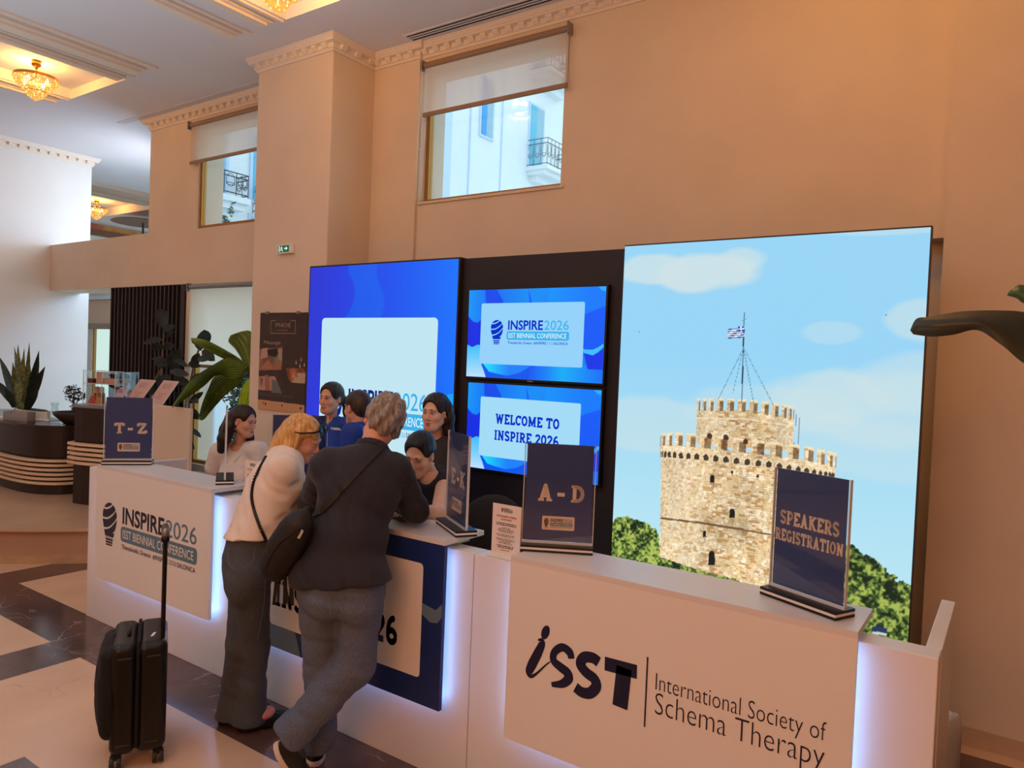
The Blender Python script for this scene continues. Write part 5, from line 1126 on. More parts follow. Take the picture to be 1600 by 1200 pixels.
# fan palm: pleated blades from one hub
m_palm = leafmat('palm_leaf', (112, 134, 52), (84, 106, 40), .42, 5); m_palmy = leafmat('yellow_palm_leaf', (176, 204, 36), (120, 160, 20), .4, 8)  # the lowest leaf is a brighter yellow green
t = thing('fan_palm', 'big fan palm with pleated yellow green leaves beside the pillar', 'palm', (-5.86, 4.33, 0.0))
mb = MB(); mb.lathe([(.15, 0), (.19, .32), (.18, .32), (.16, .28)], 22, Matrix.Translation((-5.86, 4.33, 0))); build('pot', mb, m_clay, t)
def pleat(outline, y0, y1, m, pl=9):
    """outline: two edge paths (pixel lists) from hub to tip; surface between them pleated"""
    A = smooth_path([(*p, 0) for p in outline[0]], 5); B = smooth_path([(*p, 0) for p in outline[1]], 5); n = min(len(A), len(B)); mb = MB(); vs = []; K = 2*pl
    for i in range(n):
        s = i/(n-1); a = A[int(round(s*(len(A)-1)))]; b = B[int(round(s*(len(B)-1)))]
        for k in range(K+1):
            q = k/K; p = onY(a.x*(1-q)+b.x*q, a.y*(1-q)+b.y*q, y0+(y1-y0)*s+(.007*math.sin(math.pi*s)*(1 if k % 2 else -1))-.03*math.sin(math.pi*q)); vs.append(tuple(p))
    fs = [(i*(K+1)+k, i*(K+1)+k+1, (i+1)*(K+1)+k+1, (i+1)*(K+1)+k) for i in range(n-1) for k in range(K)]; mb.add(vs, fs); o = build('leaf', mb, m, t, flip=False); return o
pleat([[(388, 573), (360, 558), (330, 572), (300, 592), (284, 612), (268, 637)], [(388, 576), (368, 592), (340, 586), (318, 604), (292, 622), (268, 638)]], 4.30, 3.72, m_palm)
pleat([[(388, 575), (364, 578), (336, 588), (326, 606), (316, 630), (310, 652)], [(389, 578), (372, 602), (352, 618), (332, 640), (318, 656), (310, 655)]], 4.30, 4.02, m_palm)
pleat([[(388, 570), (368, 556), (340, 540), (318, 530), (298, 528)], [(389, 576), (372, 570), (348, 560), (324, 548), (300, 536)]], 4.30, 4.05, m_palm, 6)
pleat([[(392, 592), (380, 566), (368, 546), (357, 534), (360, 524)], [(400, 592), (400, 566), (400, 540), (392, 518), (376, 518)]], 4.32, 4.2, m_palm, 5)
pleat([[(394, 588), (380, 600), (373, 625), (369, 655), (368, 690)], [(400, 588), (400, 604), (396, 630), (392, 655), (388, 690)]], 4.33, 4.22, m_palmy, 6)
mb = MB(); P = [Vector((-5.86, 4.33, .28)), Vector((-5.90, 4.33, 1.2)), Vector(onY(392, 578, 4.31))]; mb.tube(P, [.05, .035, .02], 8); build('trunk', mb, m_bark, t)
# banana plant whose leaf reaches in from the right
m_ban = leafmat('banana_leaf', (56, 60, 46), (38, 44, 36), .42, 4, (1, 1, 1)); m_ban2 = leafmat('banana_leaf_light', (74, 104, 44), (48, 78, 36), .4, 4)
t = thing('banana_plant', 'banana plant reaching a dark drooping leaf in from the right edge', 'potted plant', (1.05, 1.95, 0))
mb = MB(); mb.lathe([(.20, 0), (.26, .42), (.24, .42), (.22, .38)], 22, Matrix.Translation((1.05, 1.95, 0))); build('pot', mb, m_clay, t)
mb = MB(); mb.tube([(1.05, 1.95, .35), (1.02, 1.94, 1.2), (.95, 1.92, 1.85), (.62, 1.88, 2.02)], [.05, .045, .03, .012], 9); build('stalk', mb, mat('green_stalk', (84, 104, 58), .5), t)
def sheetleaf(rows, m):
    """rows: list of (top px, ridge px, bottom px, Y top, Y ridge, Y bottom)"""
    mb = MB(); vs = []; K = 8
    T = [smooth_path([(*r[j], 0) for r in rows], 6) for j in range(3)]; YY = [smooth_path([(r[3+j], 0, 0) for r in rows], 6) for j in range(3)]
    for i in range(len(T[0])):
        P = [Vector(onY(T[j][i].x, T[j][i].y, YY[j][i].x)) for j in range(3)]
        for k in range(K+1):
            s = k/K
            q = (P[0]*(1-s)**2+P[1]*2*s*(1-s)+P[2]*s*s) if P[1] is not None else P[0]
            vs.append(q)
    n = len(T[0]); mb.add(vs, [(i*(K+1)+k, i*(K+1)+k+1, (i+1)*(K+1)+k+1, (i+1)*(K+1)+k) for i in range(n-1) for k in range(K)]); return build('leaf', mb, m, t, smooth=True, flip=False)
sheetleaf([((1422, 516), (1424, 519), (1426, 521), 1.80, 1.79, 1.80), ((1432, 498), (1440, 510), (1430, 523), 1.80, 1.77, 1.80), ((1452, 495), (1470, 508), (1458, 526), 1.80, 1.76, 1.80), ((1478, 490), (1500, 500), (1490, 523), 1.82, 1.76, 1.80), ((1510, 486), (1540, 500), (1528, 516), 1.84, 1.77, 1.80), ((1560, 485), (1580, 508), (1566, 540), 1.87, 1.80, 1.80), ((1612, 490), (1630, 520), (1616, 575), 1.90, 1.83, 1.81), ((1720, 520), (1735, 545), (1720, 590), 1.92, 1.87, 1.84)], m_ban)
sheetleaf([((1574, 459), (1574, 461), (1574, 462), 1.95, 1.95, 1.95), ((1584, 450), (1588, 458), (1588, 466), 1.96, 1.93, 1.95), ((1606, 446), (1614, 462), (1612, 478), 1.97, 1.92, 1.95), ((1720, 470), (1724, 486), (1720, 500), 1.98, 1.94, 1.95)], m_ban2)

# ================================================================== BIN AND CHAIR
t = thing('waste_bin', 'waste bin with a pale plastic liner beside the right end of the counter', 'bin', (-0.245, 3.42, 0))
mb = MB(); mb.lathe([(.10, .0), (.12, .50), (.115, .50), (.095, .02)], 24, Matrix.Translation((-0.245, 3.42, 0))); build('body', mb, m_black, t)
mb = MB(); rr = random.Random(3); prof = []; n = 36; vs = []
for i, (r, z) in enumerate(((.105, .06), (.128, .30), (.132, .46), (.126, .52), (.112, .53), (.100, .46))):
    for k in range(n): a = 2*math.pi*k/n; q = r*(1+.06*math.sin(5*a+i)+.03*rr.uniform(-1, 1)); vs.append((-0.245+q*math.cos(a), 3.42+q*math.sin(a), z+.02*math.sin(3*a+i*.7)))
mb.add(vs, [(i*n+k, i*n+(k+1) % n, (i+1)*n+(k+1) % n, (i+1)*n+k) for i in range(5) for k in range(n)]); build('liner', mb, mat('plastic_liner', (206, 204, 204), .25, trans=.15), t, smooth=True)
t = thing('office_chair', 'dark office chair with pale armrest behind the E to K sign', 'chair', (-2.36, 3.20, 0))
c = Vector((-2.36, 3.20, 0)); Tm = Matrix.Translation(c) @ Matrix.Rotation(math.radians(200), 4, 'Z')
mb = MB(); mb.box((-.24, -.22, .47), (.24, .24, .54), Tm, bev=.03); build('seat', mb, m_black, t)
m_chair = mat('chair_mesh_fabric', (38, 32, 34), .7)
mb = MB(); bm = bmesh.new(); bmesh.ops.create_uvsphere(bm, u_segments=20, v_segments=12, radius=1)
for v_ in bm.verts: v_.co = Vector((v_.co.x*.235, v_.co.y*.035-.27+.05*v_.co.x**2, .84+v_.co.z*.26))
mb.bm(bm, Tm); build('backrest', mb, m_chair, t, smooth=True)
for s in (-1, 1): mb = MB(); mb.box((s*.27-.025, -.16, .70), (s*.27+.025, .12, .73), Tm, bev=.012); mb.tube([Tm @ Vector((s*.27, 0, .70)), Tm @ Vector((s*.25, 0, .50))], .015, 8); build('armrest', mb, m_white, t)
mb = MB(); mb.tube([Tm @ Vector((0, 0, .09)), Tm @ Vector((0, 0, .47))], .03, 10); mb.tube([Tm @ Vector((0, -.2, .5)), Tm @ Vector((0, -.28, .7))], .02, 8); build('column', mb, m_grey, t)
for k in range(5): a = k*2*math.pi/5; mb = MB(); mb.tube([Tm @ Vector((0, 0, .10)), Tm @ Vector((.27*math.cos(a), .27*math.sin(a), .065))], [.022, .014], 8); mb.sphere(Tm @ Vector((.27*math.cos(a), .27*math.sin(a), .03)), .03, seg=10, ring=8); build('leg', mb, m_black, t)
# ================================================================== PEOPLE: smooth bodies grown from joints
def V(*a): return np.array(a if len(a) > 1 else a[0], float)
def unit(v): v = np.array(v, float); return v/np.linalg.norm(v)
class Field:
    """signed distance grid with smooth unions; polygonised with surface nets"""
    def __init__(s, lo, hi, h): s.lo = V(lo)-2*h; s.h = h; s.n = np.ceil((V(hi)+2*h-s.lo)/h).astype(int)+1; s.d = np.full(s.n, .5, np.float32); s.ax = [s.lo[i]+h*np.arange(s.n[i]) for i in range(3)]
    def sub(s, lo, hi):
        a = np.clip(np.floor((V(lo)-s.lo)/s.h).astype(int), 0, s.n); b = np.clip(np.ceil((V(hi)-s.lo)/s.h).astype(int)+1, 0, s.n)
        sl = tuple(slice(a[i], b[i]) for i in range(3)); g = [s.ax[i][sl[i]].astype(np.float32) for i in range(3)]
        return sl, g[0][:, None, None], g[1][None, :, None], g[2][None, None, :]
    def mix(s, sl, f, k, op):
        d = s.d[sl]
        if op == 'u':
            if k <= 0: d = np.minimum(d, f)
            else: m = np.clip(.5+.5*(f-d)/k, 0, 1); d = f*(1-m)+d*m-k*m*(1-m)
        else:
            m = np.clip(.5-.5*(d+f)/max(k, 1e-6), 0, 1); d = d*(1-m)-f*m+k*m*(1-m)
        s.d[sl] = d
    def cone(s, a, b, ra, rb, k=.02, op='u', flat=None):
        a, b = V(a), V(b); r = max(ra, rb)+k+.03
        sl, x, y, z = s.sub(np.minimum(a, b)-r, np.maximum(a, b)+r)
        if 0 in s.d[sl].shape: return s
        ab = b-a; L = max(1e-9, ab @ ab); t = np.clip(((x-a[0])*ab[0]+(y-a[1])*ab[1]+(z-a[2])*ab[2])/L, 0, 1)
        f = np.sqrt((x-a[0]-t*ab[0])**2+(y-a[1]-t*ab[1])**2+(z-a[2]-t*ab[2])**2)-(ra+(rb-ra)*t)
        s.mix(sl, f, k, op); return s
    def chain(s, pts, rs, k=.02, op='u'):
        for i in range(len(pts)-1): s.cone(pts[i], pts[i+1], rs[i], rs[i+1], k, op)
        return s
    def ell(s, c, r, B=None, k=.02, op='u'):
        """ellipsoid; B rows are its axes"""
        c, r = V(c), V(r); R_ = r.max()+k+.03; sl, x, y, z = s.sub(c-R_, c+R_)
        if 0 in s.d[sl].shape: return s
        B = np.eye(3) if B is None else np.array(B); X, Y, Z = x-c[0], y-c[1], z-c[2]
        p = [B[i][0]*X+B[i][1]*Y+B[i][2]*Z for i in range(3)]
        k0 = np.sqrt(sum((p[i]/r[i])**2 for i in range(3))); k1 = np.sqrt(sum((p[i]/r[i]**2)**2 for i in range(3)))
        f = np.where(k1 > 1e-6, k0*(k0-1)/np.maximum(k1, 1e-6), -r.min()); s.mix(sl, f, k, op); return s
    def box(s, c, r, B=None, rad=.01, k=.01, op='u'):
        c, r = V(c), V(r); R_ = np.linalg.norm(r)+k+.03; sl, x, y, z = s.sub(c-R_, c+R_)
        B = np.eye(3) if B is None else np.array(B); X, Y, Z = x-c[0], y-c[1], z-c[2]
        q = [np.abs(B[i][0]*X+B[i][1]*Y+B[i][2]*Z)-(r[i]-rad) for i in range(3)]
        f = np.sqrt(sum(np.maximum(a, 0)**2 for a in q))+np.minimum(np.maximum(np.maximum(q[0], q[1]), q[2]), 0)-rad; s.mix(sl, f, k, op); return s
    def cut(s, p, n, k=0.0):
        """keep the side the normal points away from"""
        n = unit(n); p = V(p); x, y, z = s.ax[0][:, None, None], s.ax[1][None, :, None], s.ax[2][None, None, :]
        f = ((x-p[0])*n[0]+(y-p[1])*n[1]+(z-p[2])*n[2]).astype(np.float32); s.d = np.maximum(s.d, f); return s
    def capcut(s, p, n, r=.14):
        n = unit(n); p = V(p); sl, x, y, z = s.sub(p-r, p+r); s.d[sl] = np.maximum(s.d[sl], (x-p[0])*n[0]+(y-p[1])*n[1]+(z-p[2])*n[2]); return s
    def wrinkle(s, fn):
        x, y, z = s.ax[0][:, None, None], s.ax[1][None, :, None], s.ax[2][None, None, :]; s.d = s.d+fn(x, y, z).astype(np.float32)*(np.abs(s.d) < .06); return s
    def nets(s):
        d = s.d; I = d < 0; n = d.shape
        c = [I[i:n[0]-1+i, j:n[1]-1+j, k:n[2]-1+k] for i in (0, 1) for j in (0, 1) for k in (0, 1)]
        cnt = sum(a.astype(np.int8) for a in c); act = (cnt > 0) & (cnt < 8); ix = np.argwhere(act); idx = np.full(act.shape, -1, np.int64); idx[act] = np.arange(len(ix))
        off = np.array([(i, j, k) for i in (0, 1) for j in (0, 1) for k in (0, 1)]); vals = np.stack([d[ix[:, 0]+o[0], ix[:, 1]+o[1], ix[:, 2]+o[2]] for o in off], 1)
        acc = np.zeros((len(ix), 3)); w_ = np.zeros(len(ix))
        for a in range(8):
            for b in range(a+1, 8):
                if np.abs(off[a]-off[b]).sum() != 1: continue
                va, vb = vals[:, a], vals[:, b]; m = (va < 0) != (vb < 0); t = np.where(m, va/np.where(m, va-vb, 1), 0); p = off[a]+(off[b]-off[a])*t[:, None]; acc[m] += p[m]; w_[m] += 1
        P = s.lo+s.h*(ix+acc/w_[:, None]); F = []
        for ax in range(3):
            sl0 = [slice(None)]*3; sl1 = [slice(None)]*3; sl0[ax] = slice(0, n[ax]-1); sl1[ax] = slice(1, n[ax]); A, B_ = I[tuple(sl0)], I[tuple(sl1)]
            e = np.argwhere(A != B_); u, v = [(1, 2), (2, 0), (0, 1)][ax]; e = e[(e[:, u] > 0) & (e[:, v] > 0) & (e[:, u] < n[u]-1) & (e[:, v] < n[v]-1)]
            q = []
            for du, dv in ((-1, -1), (0, -1), (0, 0), (-1, 0)): g = e.copy(); g[:, u] += du; g[:, v] += dv; q.append(idx[g[:, 0], g[:, 1], g[:, 2]])
            q = np.stack(q, 1); fl = A[e[:, 0], e[:, 1], e[:, 2]]; q[~fl] = q[~fl][:, ::-1]; F.append(q)
        F = np.concatenate(F); F = F[(F >= 0).all(1)]; return P, F
    def obj(s, name, m, parent):
        P, F = s.nets(); me = bpy.data.meshes.new(name); me.vertices.add(len(P)); me.vertices.foreach_set('co', P.astype(np.float32).ravel())
        me.loops.add(F.size); me.loops.foreach_set('vertex_index', F.ravel().astype(np.int32)); me.polygons.add(len(F)); me.polygons.foreach_set('loop_start', np.arange(0, F.size, 4, dtype=np.int32)); me.update(calc_edges=True)
        o = link(name, me, m, parent, smooth=True); o['_sdf'] = 1; del o['_sdf']; return o
def tree_of(o):
    me = o.data; return BVHTree.FromPolygons([v.co.copy() for v in me.vertices], [tuple(p.vertices) for p in me.polygons])
def basis(x, y):
    """orthonormal rows: x right, y forward, z up"""
    x = unit(x); y = V(y); y = unit(y-x*(y @ x)); return np.array([x, y, np.cross(x, y)])
m_skin = {}
def skin(name, rgb): return mat(name, rgb, .5, noise=.04, scale=30, spec=.35)
m_eye = mat('eye_white', (206, 198, 190), .25); m_iris = mat('dark_iris', (46, 32, 26), .15); m_lip = mat('lips', (172, 92, 84), .45); m_brow = mat('dark_brow', (46, 34, 30), .8)
def hairmat(name, a, b, rough=.38): return mat(name, a, rough, scale=70, rgb2=b, stretch=(1, 1, .12), bump=.35, bscale=150, spec=.4)

def head_into(f, c, B, s=1.0, male=False, k=.02):
    """skull, face and ears; c = centre between the ears, B rows = right, forward, up"""
    T = lambda x, y, z: V(c)+s*(x*B[0]+y*B[1]+z*B[2])
    f.ell(T(0, -.018, .031), s*V(.074, .094, .081), B, .02); f.ell(T(0, .030, -.034), s*V(.056, .060, .080), B, .035)
    f.cone(T(-.020, .062, -.098), T(.020, .062, -.098), s*.020, s*.020, .028); f.cone(T(-.047, .005, -.060), T(-.014, .058, -.096), s*.022, s*.020, .03); f.cone(T(.047, .005, -.060), T(.014, .058, -.096), s*.022, s*.020, .03)
    for q in (-1, 1):
        f.ell(T(q*.037, .058, -.032), s*V(.023, .022, .022), B, .02); f.ell(T(q*.030, .092, -.002), s*V(.017, .014, .012), B, .012, 's')
        f.ell(T(q*.074, -.006, -.012), s*V(.009, .017, .030), B, .006); f.ell(T(q*.081, -.002, -.010), s*V(.005, .009, .016), B, .004, 's')
    f.cone(T(-.032, .080, .018), T(.032, .080, .018), s*.010, s*.010, .016); f.chain([T(0, .086, .004), T(0, .097, -.022), T(0, .1025, -.036)], [s*.0065, s*.008, s*.0100], .008)
    for q in (-1, 1): f.ell(T(q*.011, .093, -.040), s*V(.007, .008, .006), B, .006)
    f.ell(T(0, .088, -.064), s*V(.022, .010, .007), B, .006); f.ell(T(0, .086, -.076), s*V(.018, .010, .008), B, .006); return T
def face_parts(T, B, s, parent, gaze=(0, 0), brow=m_brow, lids=0.0, glasses=False):
    for q in (-1, 1):
        mb = MB(); c = T(q*.030, .0775, -.002); M = Matrix(((*B[0], 0), (*B[1], 0), (*B[2], 0), (0, 0, 0, 1))).transposed(); M = Matrix.Translation(c) @ M.to_3x3().to_4x4()
        mb.sphere((0, 0, 0), (s*.0118, s*.011, s*.0068*(1-lids)), M, 14, 10); e = build('eye', mb, m_eye, parent, smooth=True)
        mb = MB(); mb.sphere((s*.004*gaze[0], s*.0078, s*.003*gaze[1]), (s*.0056, s*.0042, s*.0056*(1-lids)), M, 12, 8); build('iris', mb, m_iris, e, smooth=True)
        mb = MB(); P = [T(q*(.014+.032*t), .0935-.012*t*t-.006*t, .0180+.0045*math.sin(math.pi*min(1, t*1.1))-.0045*t) for t in (0, .25, .5, .75, 1)]; mb.tube(P, [s*.0022, s*.0034, s*.0034, s*.0028, s*.0012], 6); build('eyebrow', mb, brow, parent, smooth=True)
        mb = MB(); P = [T(q*(.0175+.026*t), .0885-.007*t, .0015+.005*math.sin(math.pi*t)) for t in (0, .3, .6, 1)]; mb.tube(P, s*.0013, 5); build('eyelash', mb, brow, parent, smooth=True)
    f = Field(T(0, .09, -.07)-.035, T(0, .09, -.07)+.035, .0025); f.ell(T(0, .0895, -.0645), s*V(.021, .0098, .0058), B, .002); f.ell(T(0, .0880, -.0755), s*V(.0175, .0098, .0066), B, .002); f.obj('lips', m_lip, parent)
def hand_into(f, wrist, d, n, side, s=1.0, curl=.5):
    """wrist joint, finger direction d, palm normal n (towards the palm), side=+1 right"""
    d = unit(d); n = V(n); n = unit(n-d*(n @ d)); x = np.cross(d, n)*side; W = V(wrist)
    f.box(W+d*.045*s, (.040*s, .046*s, .014*s), np.array([x, d, n]), .012*s, .012)
    for i, (ox, L, r) in enumerate(((.030, .070, .0085), (.010, .080, .0088), (-.010, .074, .0085), (-.029, .058, .0075))):
        p = W+d*.085*s+x*ox*s; a = curl*.5; q = p+(d*math.cos(a)+n*math.sin(a))*L*.45*s; a2 = curl*1.3; q2 = q+(d*math.cos(a2)+n*math.sin(a2))*L*.32*s; a3 = curl*1.9; q3 = q2+(d*math.cos(a3)+n*math.sin(a3))*L*.23*s
        f.chain([p-d*.01*s, q, q2, q3], [r*s*1.05, r*s, r*s*.92, r*s*.82], .005)
    p = W+d*.025*s+x*.034*s; q = p+unit(x*.75+d*.6+n*.25)*.038*s; q2 = q+unit(x*.25+d*.9+n*.35)*.030*s; f.chain([p, q, q2], [.013*s, .0105*s, .009*s], .008)
def arm_into(f, sh, el, wr, r=(.050, .040, .038, .026), k=.025):
    m = (V(el)+V(wr))/2; f.cone(sh, el, r[0], r[1], k); f.chain([el, V(el)*.65+V(wr)*.35, wr], [r[1]*.98, r[2], r[3]], k)
def leg_into(f, hip, kn, an, r=(.090, .060, .056, .038), k=.03):
    f.cone(hip, kn, r[0], r[1], k); f.chain([kn, V(kn)*.65+V(an)*.35, an], [r[1]*.96, r[2], r[3]], k)
def torso_into(f, hip, chest, neck, shL, shR, w_=1.0, pad=0.0, belly=0.0, bust=0.0, fwd=None):
    """hip, chest centre and neck base points; shoulders give the width direction"""
    xs_ = unit(V(shR)-V(shL)); up = unit(V(neck)-V(hip)); B = np.array([xs_, np.cross(up, xs_), up]); B[0] = np.cross(B[1], B[2]); H = V(hip); C = V(chest); N = V(neck)
    f.ell(H, V(.165*w_, .118, .135)+pad, B, .03); f.ell(H*.5+C*.5+B[1]*belly*.5, V(.142*w_, .105+belly*.5, .17)+pad, B, .05); f.ell(C, V(.160*w_, .112, .175)+pad, B, .05)
    if bust:
        for q in (-1, 1): f.ell(C+B[0]*q*.072*w_+B[1]*.085-B[2]*.02, V(.062, .05, .06)*bust+pad, B, .03)
    s = (V(shL)+V(shR))/2; f.cone(V(shL)+B[0]*.01, V(shR)-B[0]*.01, .056+pad, .056+pad, .05); f.cone(s+B[2]*.015, N, .062+pad, .054+pad, .05); return B
def fold_fn(amp, fx, fy, fz, ph=0.0, amp2=0.0):
    def fn(x, y, z):
        a = np.sin(fx*x+fy*y+fz*z+ph+1.3*np.sin(9*x-7*z+5*y)+.8*np.sin(14*y+11*z)); b = np.sin(.7*fx*x-1.1*fy*y+1.4*fz*z+2.1*ph+1.1*np.sin(8*y+6*z)+.9*np.sin(13*x-9*z)); return amp*np.maximum(a, -.3)*(.5+.5*b)
    return fn
def bbox(pts, pad): P = np.array([V(p) for p in pts]); return P.min(0)-pad, P.max(0)+pad
def on_surface(tree, pts, eye, lift=.004):
    """drop points onto a surface along the line from the eye point"""
    out = []; nr = []
    for p in pts:
        p = Vector(p); d = (p-Vector(eye)).normalized(); h = tree.ray_cast(Vector(eye), d)
        if h[0] is None: q = tree.find_nearest(p); loc, n = q[0], q[1]
        else: loc, n = h[0], h[1]
        if n.dot(d) > 0: n = -n
        out.append(loc+n*lift); nr.append(n)
    return out, nr
EYE = (0, 0, CAM_H)
def px_path(pts, n=6): return [(q.x, q.y) for q in smooth_path([(*p, 0) for p in pts], n)]
def surf_path(tree, pts, n=6, lift=.003): return on_surface(tree, [onY(a, b, 2.3) for a, b in px_path(pts, n)], EYE, lift)
def merged(name, fields, m, parent):
    Ps = []; Fs = []; o = 0
    for f in fields: P, F = f.nets(); Ps.append(P); Fs.append(F+o); o += len(P)
    P = np.concatenate(Ps); F = np.concatenate(Fs); me = bpy.data.meshes.new(name); me.vertices.add(len(P)); me.vertices.foreach_set('co', P.astype(np.float32).ravel())
    me.loops.add(F.size); me.loops.foreach_set('vertex_index', F.ravel().astype(np.int32)); me.polygons.add(len(F)); me.polygons.foreach_set('loop_start', np.arange(0, F.size, 4, dtype=np.int32)); me.update(calc_edges=True)
    return link(name, me, m, parent, smooth=True)
def person(label, base): return thing('person', label, 'person', tuple(base))
def head_field(c, B, s, neck, nr=.052):
    lo, hi = bbox([c, neck], .17); f = Field(lo, hi, .0045); T = head_into(f, c, B, s); f.cone(neck, T(0, -.022, -.03), nr, nr*.94, .02); return f, T
def strands(B, c, amp=.0025, freq=190, wave=0.0):
    bx_, by_, bz_ = B
    def fn(x, y, z):
        u = bx_[0]*(x-c[0])+bx_[1]*(y-c[1])+bx_[2]*(z-c[2]); v = by_[0]*(x-c[0])+by_[1]*(y-c[1])+by_[2]*(z-c[2]); w_ = bz_[0]*(x-c[0])+bz_[1]*(y-c[1])+bz_[2]*(z-c[2])
        return amp*(np.sin(freq*u+freq*.7*v+6*w_+wave*np.sin(30*w_+20*v)+.8*np.sin(9*w_))+.6*np.sin(freq*1.7*u-freq*1.1*v+7*w_+wave*np.sin(24*w_)))
    return fn
def shoe(parent, heel, toe, up, wd=.044, upper=m_black, solem=None, name='shoe'):
    """a low shoe: sole and upper; heel and toe are points on the bottom of the sole"""
    heel, toe = V(heel), V(toe); d = unit(toe-heel); u = V(up); u = unit(u-d*(u @ d)); x = np.cross(d, u); B = np.array([x, d, u]); L = np.linalg.norm(toe-heel); lo, hi = bbox([heel, toe, heel+u*.12], .07)
    f = Field(lo, hi, .005); f.ell(heel+d*L*.22+u*.045, (wd*.95, L*.26, .06), B, .02); f.ell(heel+d*L*.66+u*.032, (wd, L*.36, .036), B, .04); f.cut(heel+u*.016, -u); f.cut(heel+u*.088, u); up_ = f.obj(name, upper, parent)
    g = Field(lo, hi, .005); g.ell(heel+d*L*.25+u*.012, (wd*1.0, L*.30, .05), B, .02); g.ell(heel+d*L*.68+u*.012, (wd*1.08, L*.35, .05), B, .03); g.cut(heel+u*.026, u); g.cut(heel, -u); g.obj('sole', solem or m_black, up_); return up_
m_jeans = mat('faded_grey_denim', (104, 114, 134), .85, scale=160, rgb2=(86, 95, 114), bump=.25, bscale=420); m_jeans2 = mat('olive_grey_denim', (82, 88, 94), .85, scale=160, rgb2=(68, 73, 80), bump=.25, bscale=420); m_stitch = mat('denim_stitching', (128, 128, 130), .8)
m_jacket = mat('dark_navy_wool', (40, 40, 50), .8, noise=.08, scale=40, bump=.12, bscale=500, sheen=.1); m_tee = mat('white_cotton', (232, 216, 200), .8, noise=.02, scale=20, bump=.06, bscale=300); m_bluetee = mat('royal_blue_cotton', (26, 62, 150), .75, noise=.06, scale=16); m_linen = mat('cream_linen', (226, 214, 200), .8, noise=.04, scale=30, bump=.1, bscale=300); m_blackknit = mat('black_fine_knit', (26, 25, 28), .7); m_brownknit = mat('dark_brown_knit', (50, 38, 36), .75); m_trouser = mat('dark_trousers', (30, 30, 34), .8)
h_dark = hairmat('dark_brown_hair', (52, 36, 32), (28, 20, 19)); h_black = hairmat('black_hair', (30, 26, 28), (16, 14, 16)); h_grey = hairmat('grey_wavy_hair', (172, 160, 148), (112, 98, 88), .5); h_blonde = hairmat('blonde_hair', (232, 186, 122), (186, 132, 70), .4); h_brown = hairmat('short_brown_hair', (74, 58, 50), (46, 36, 32))
s_warm = skin('warm_skin', (226, 176, 148)); s_tan = skin('tanned_skin', (214, 158, 128)); s_pink = skin('rosy_skin', (226, 166, 138))
m_gold2 = mat('gold_jewellery', (220, 170, 90), .2, metal=1.0); m_pearl = mat('pearl', (236, 228, 220), .2)

# ---------------------------------------------------------------- man in the navy jacket
t = person('grey haired man in a navy jacket and grey jeans leaning over the counter, legs crossed', (-2.45, 2.2, 0))
hipL, hipR = onY(500, 918, 2.12), onY(566, 922, 2.22); knL, knR = onY(504, 1042, 2.17), onY(556, 1040, 2.20); anL, anR = onY(498, 1150, 2.22), onY(456, 1145, 2.03)
shL, shR = onY(510, 727, 2.20), onY(618, 736, 2.42); nk = onY(583, 694, 2.37); ch = onY(561, 765, 2.28); hp = onY(533, 900, 2.17); hd = onY(599, 660, 2.44)
elR = onY(648, 796, 2.56); wrR = onY(606, 786, 2.66); elL = onY(487, 800, 2.34); wrL = onY(545, 800, 2.64)
elR[2] = max(elR[2], PZ1+.062); wrR[2] = PZ1+.045; elL[2] = PZ1+.075; wrL[2] = PZ1+.045
Bh = basis((.80, .48, -.30), (.05, .72, -.62))
fh, T = head_field(hd, Bh, 1.0, nk, .058)
lo, hi = bbox([hipL, hipR, anL, anR, shL, shR, elR, wrR, elL, wrL, nk], .16); fb = Field(lo, hi, .008)
torso_into(fb, hp, ch, nk, shL, shR, 1.0, -.008); leg_into(fb, hipL, knL, anL); leg_into(fb, hipR, knR, anR); arm_into(fb, shL, elL, wrL); arm_into(fb, shR, elR, wrR); hand_into(fb, wrR, unit(V(-.75, .5, -.05)), (0, 0, -1), 1, 1, .35); hand_into(fb, wrL, unit(V(.5, .7, -.05)), (0, 0, -1), -1, 1, .35)
merged('body', [fb, fh], s_pink, t)
face_parts(T, Bh, 1.0, t)
f = Field(*bbox([hd], .17), .005); f.ell(T(0, -.026, .046), V(.084, .100, .088), Bh, .02); f.ell(T(0, -.066, -.010), V(.072, .056, .075), Bh, .03); f.ell(T(.03, -.05, -.055), V(.040, .035, .04), Bh, .03); f.ell(T(.070, .01, -.01), V(.016, .04, .05), Bh, .02); f.ell(T(-.066, -.01, .01), V(.018, .04, .035), Bh, .02)
f.wrinkle(strands(Bh, hd, .005, 105, 1.6)); f.ell(T(0, .10, -.03), V(.066, .075, .075), Bh, .02, 's'); f.obj('hair', h_grey, t)
# jacket
f = Field(*bbox([hipL, hipR, shL, shR, elR, wrR, elL, wrL, nk, hp-V(0, 0, .10)], .17), .008)
Bt = torso_into(f, hp, ch, nk-V(0, 0, .03), shL, shR, 1.03, .018, .01)
f.cone(hp*.6+ch*.4, hp-V(0, 0, .07), .145, .140, .05); f.cone(onY(500, 900, 2.13), onY(562, 912, 2.20), .134, .134, .05); f.cone(onY(502, 935, 2.13), onY(562, 945, 2.20), .134, .134, .05)
arm_into(f, shL, elL, wrL, (.072, .062, .056, .050), .03); arm_into(f, shR, elR, wrR, (.074, .064, .058, .050), .03)
f.cut(onY(535, 918, 2.10), (.12, .0, -1)); f.cut(nk+V(0, 0, .035), unit(V(nk)-V(hp))*.4+V(0, 0, 1))
f.wrinkle(fold_fn(.007, 34, 26, 30)); jk = f.obj('jacket', m_jacket, t); jt = tree_of(jk)
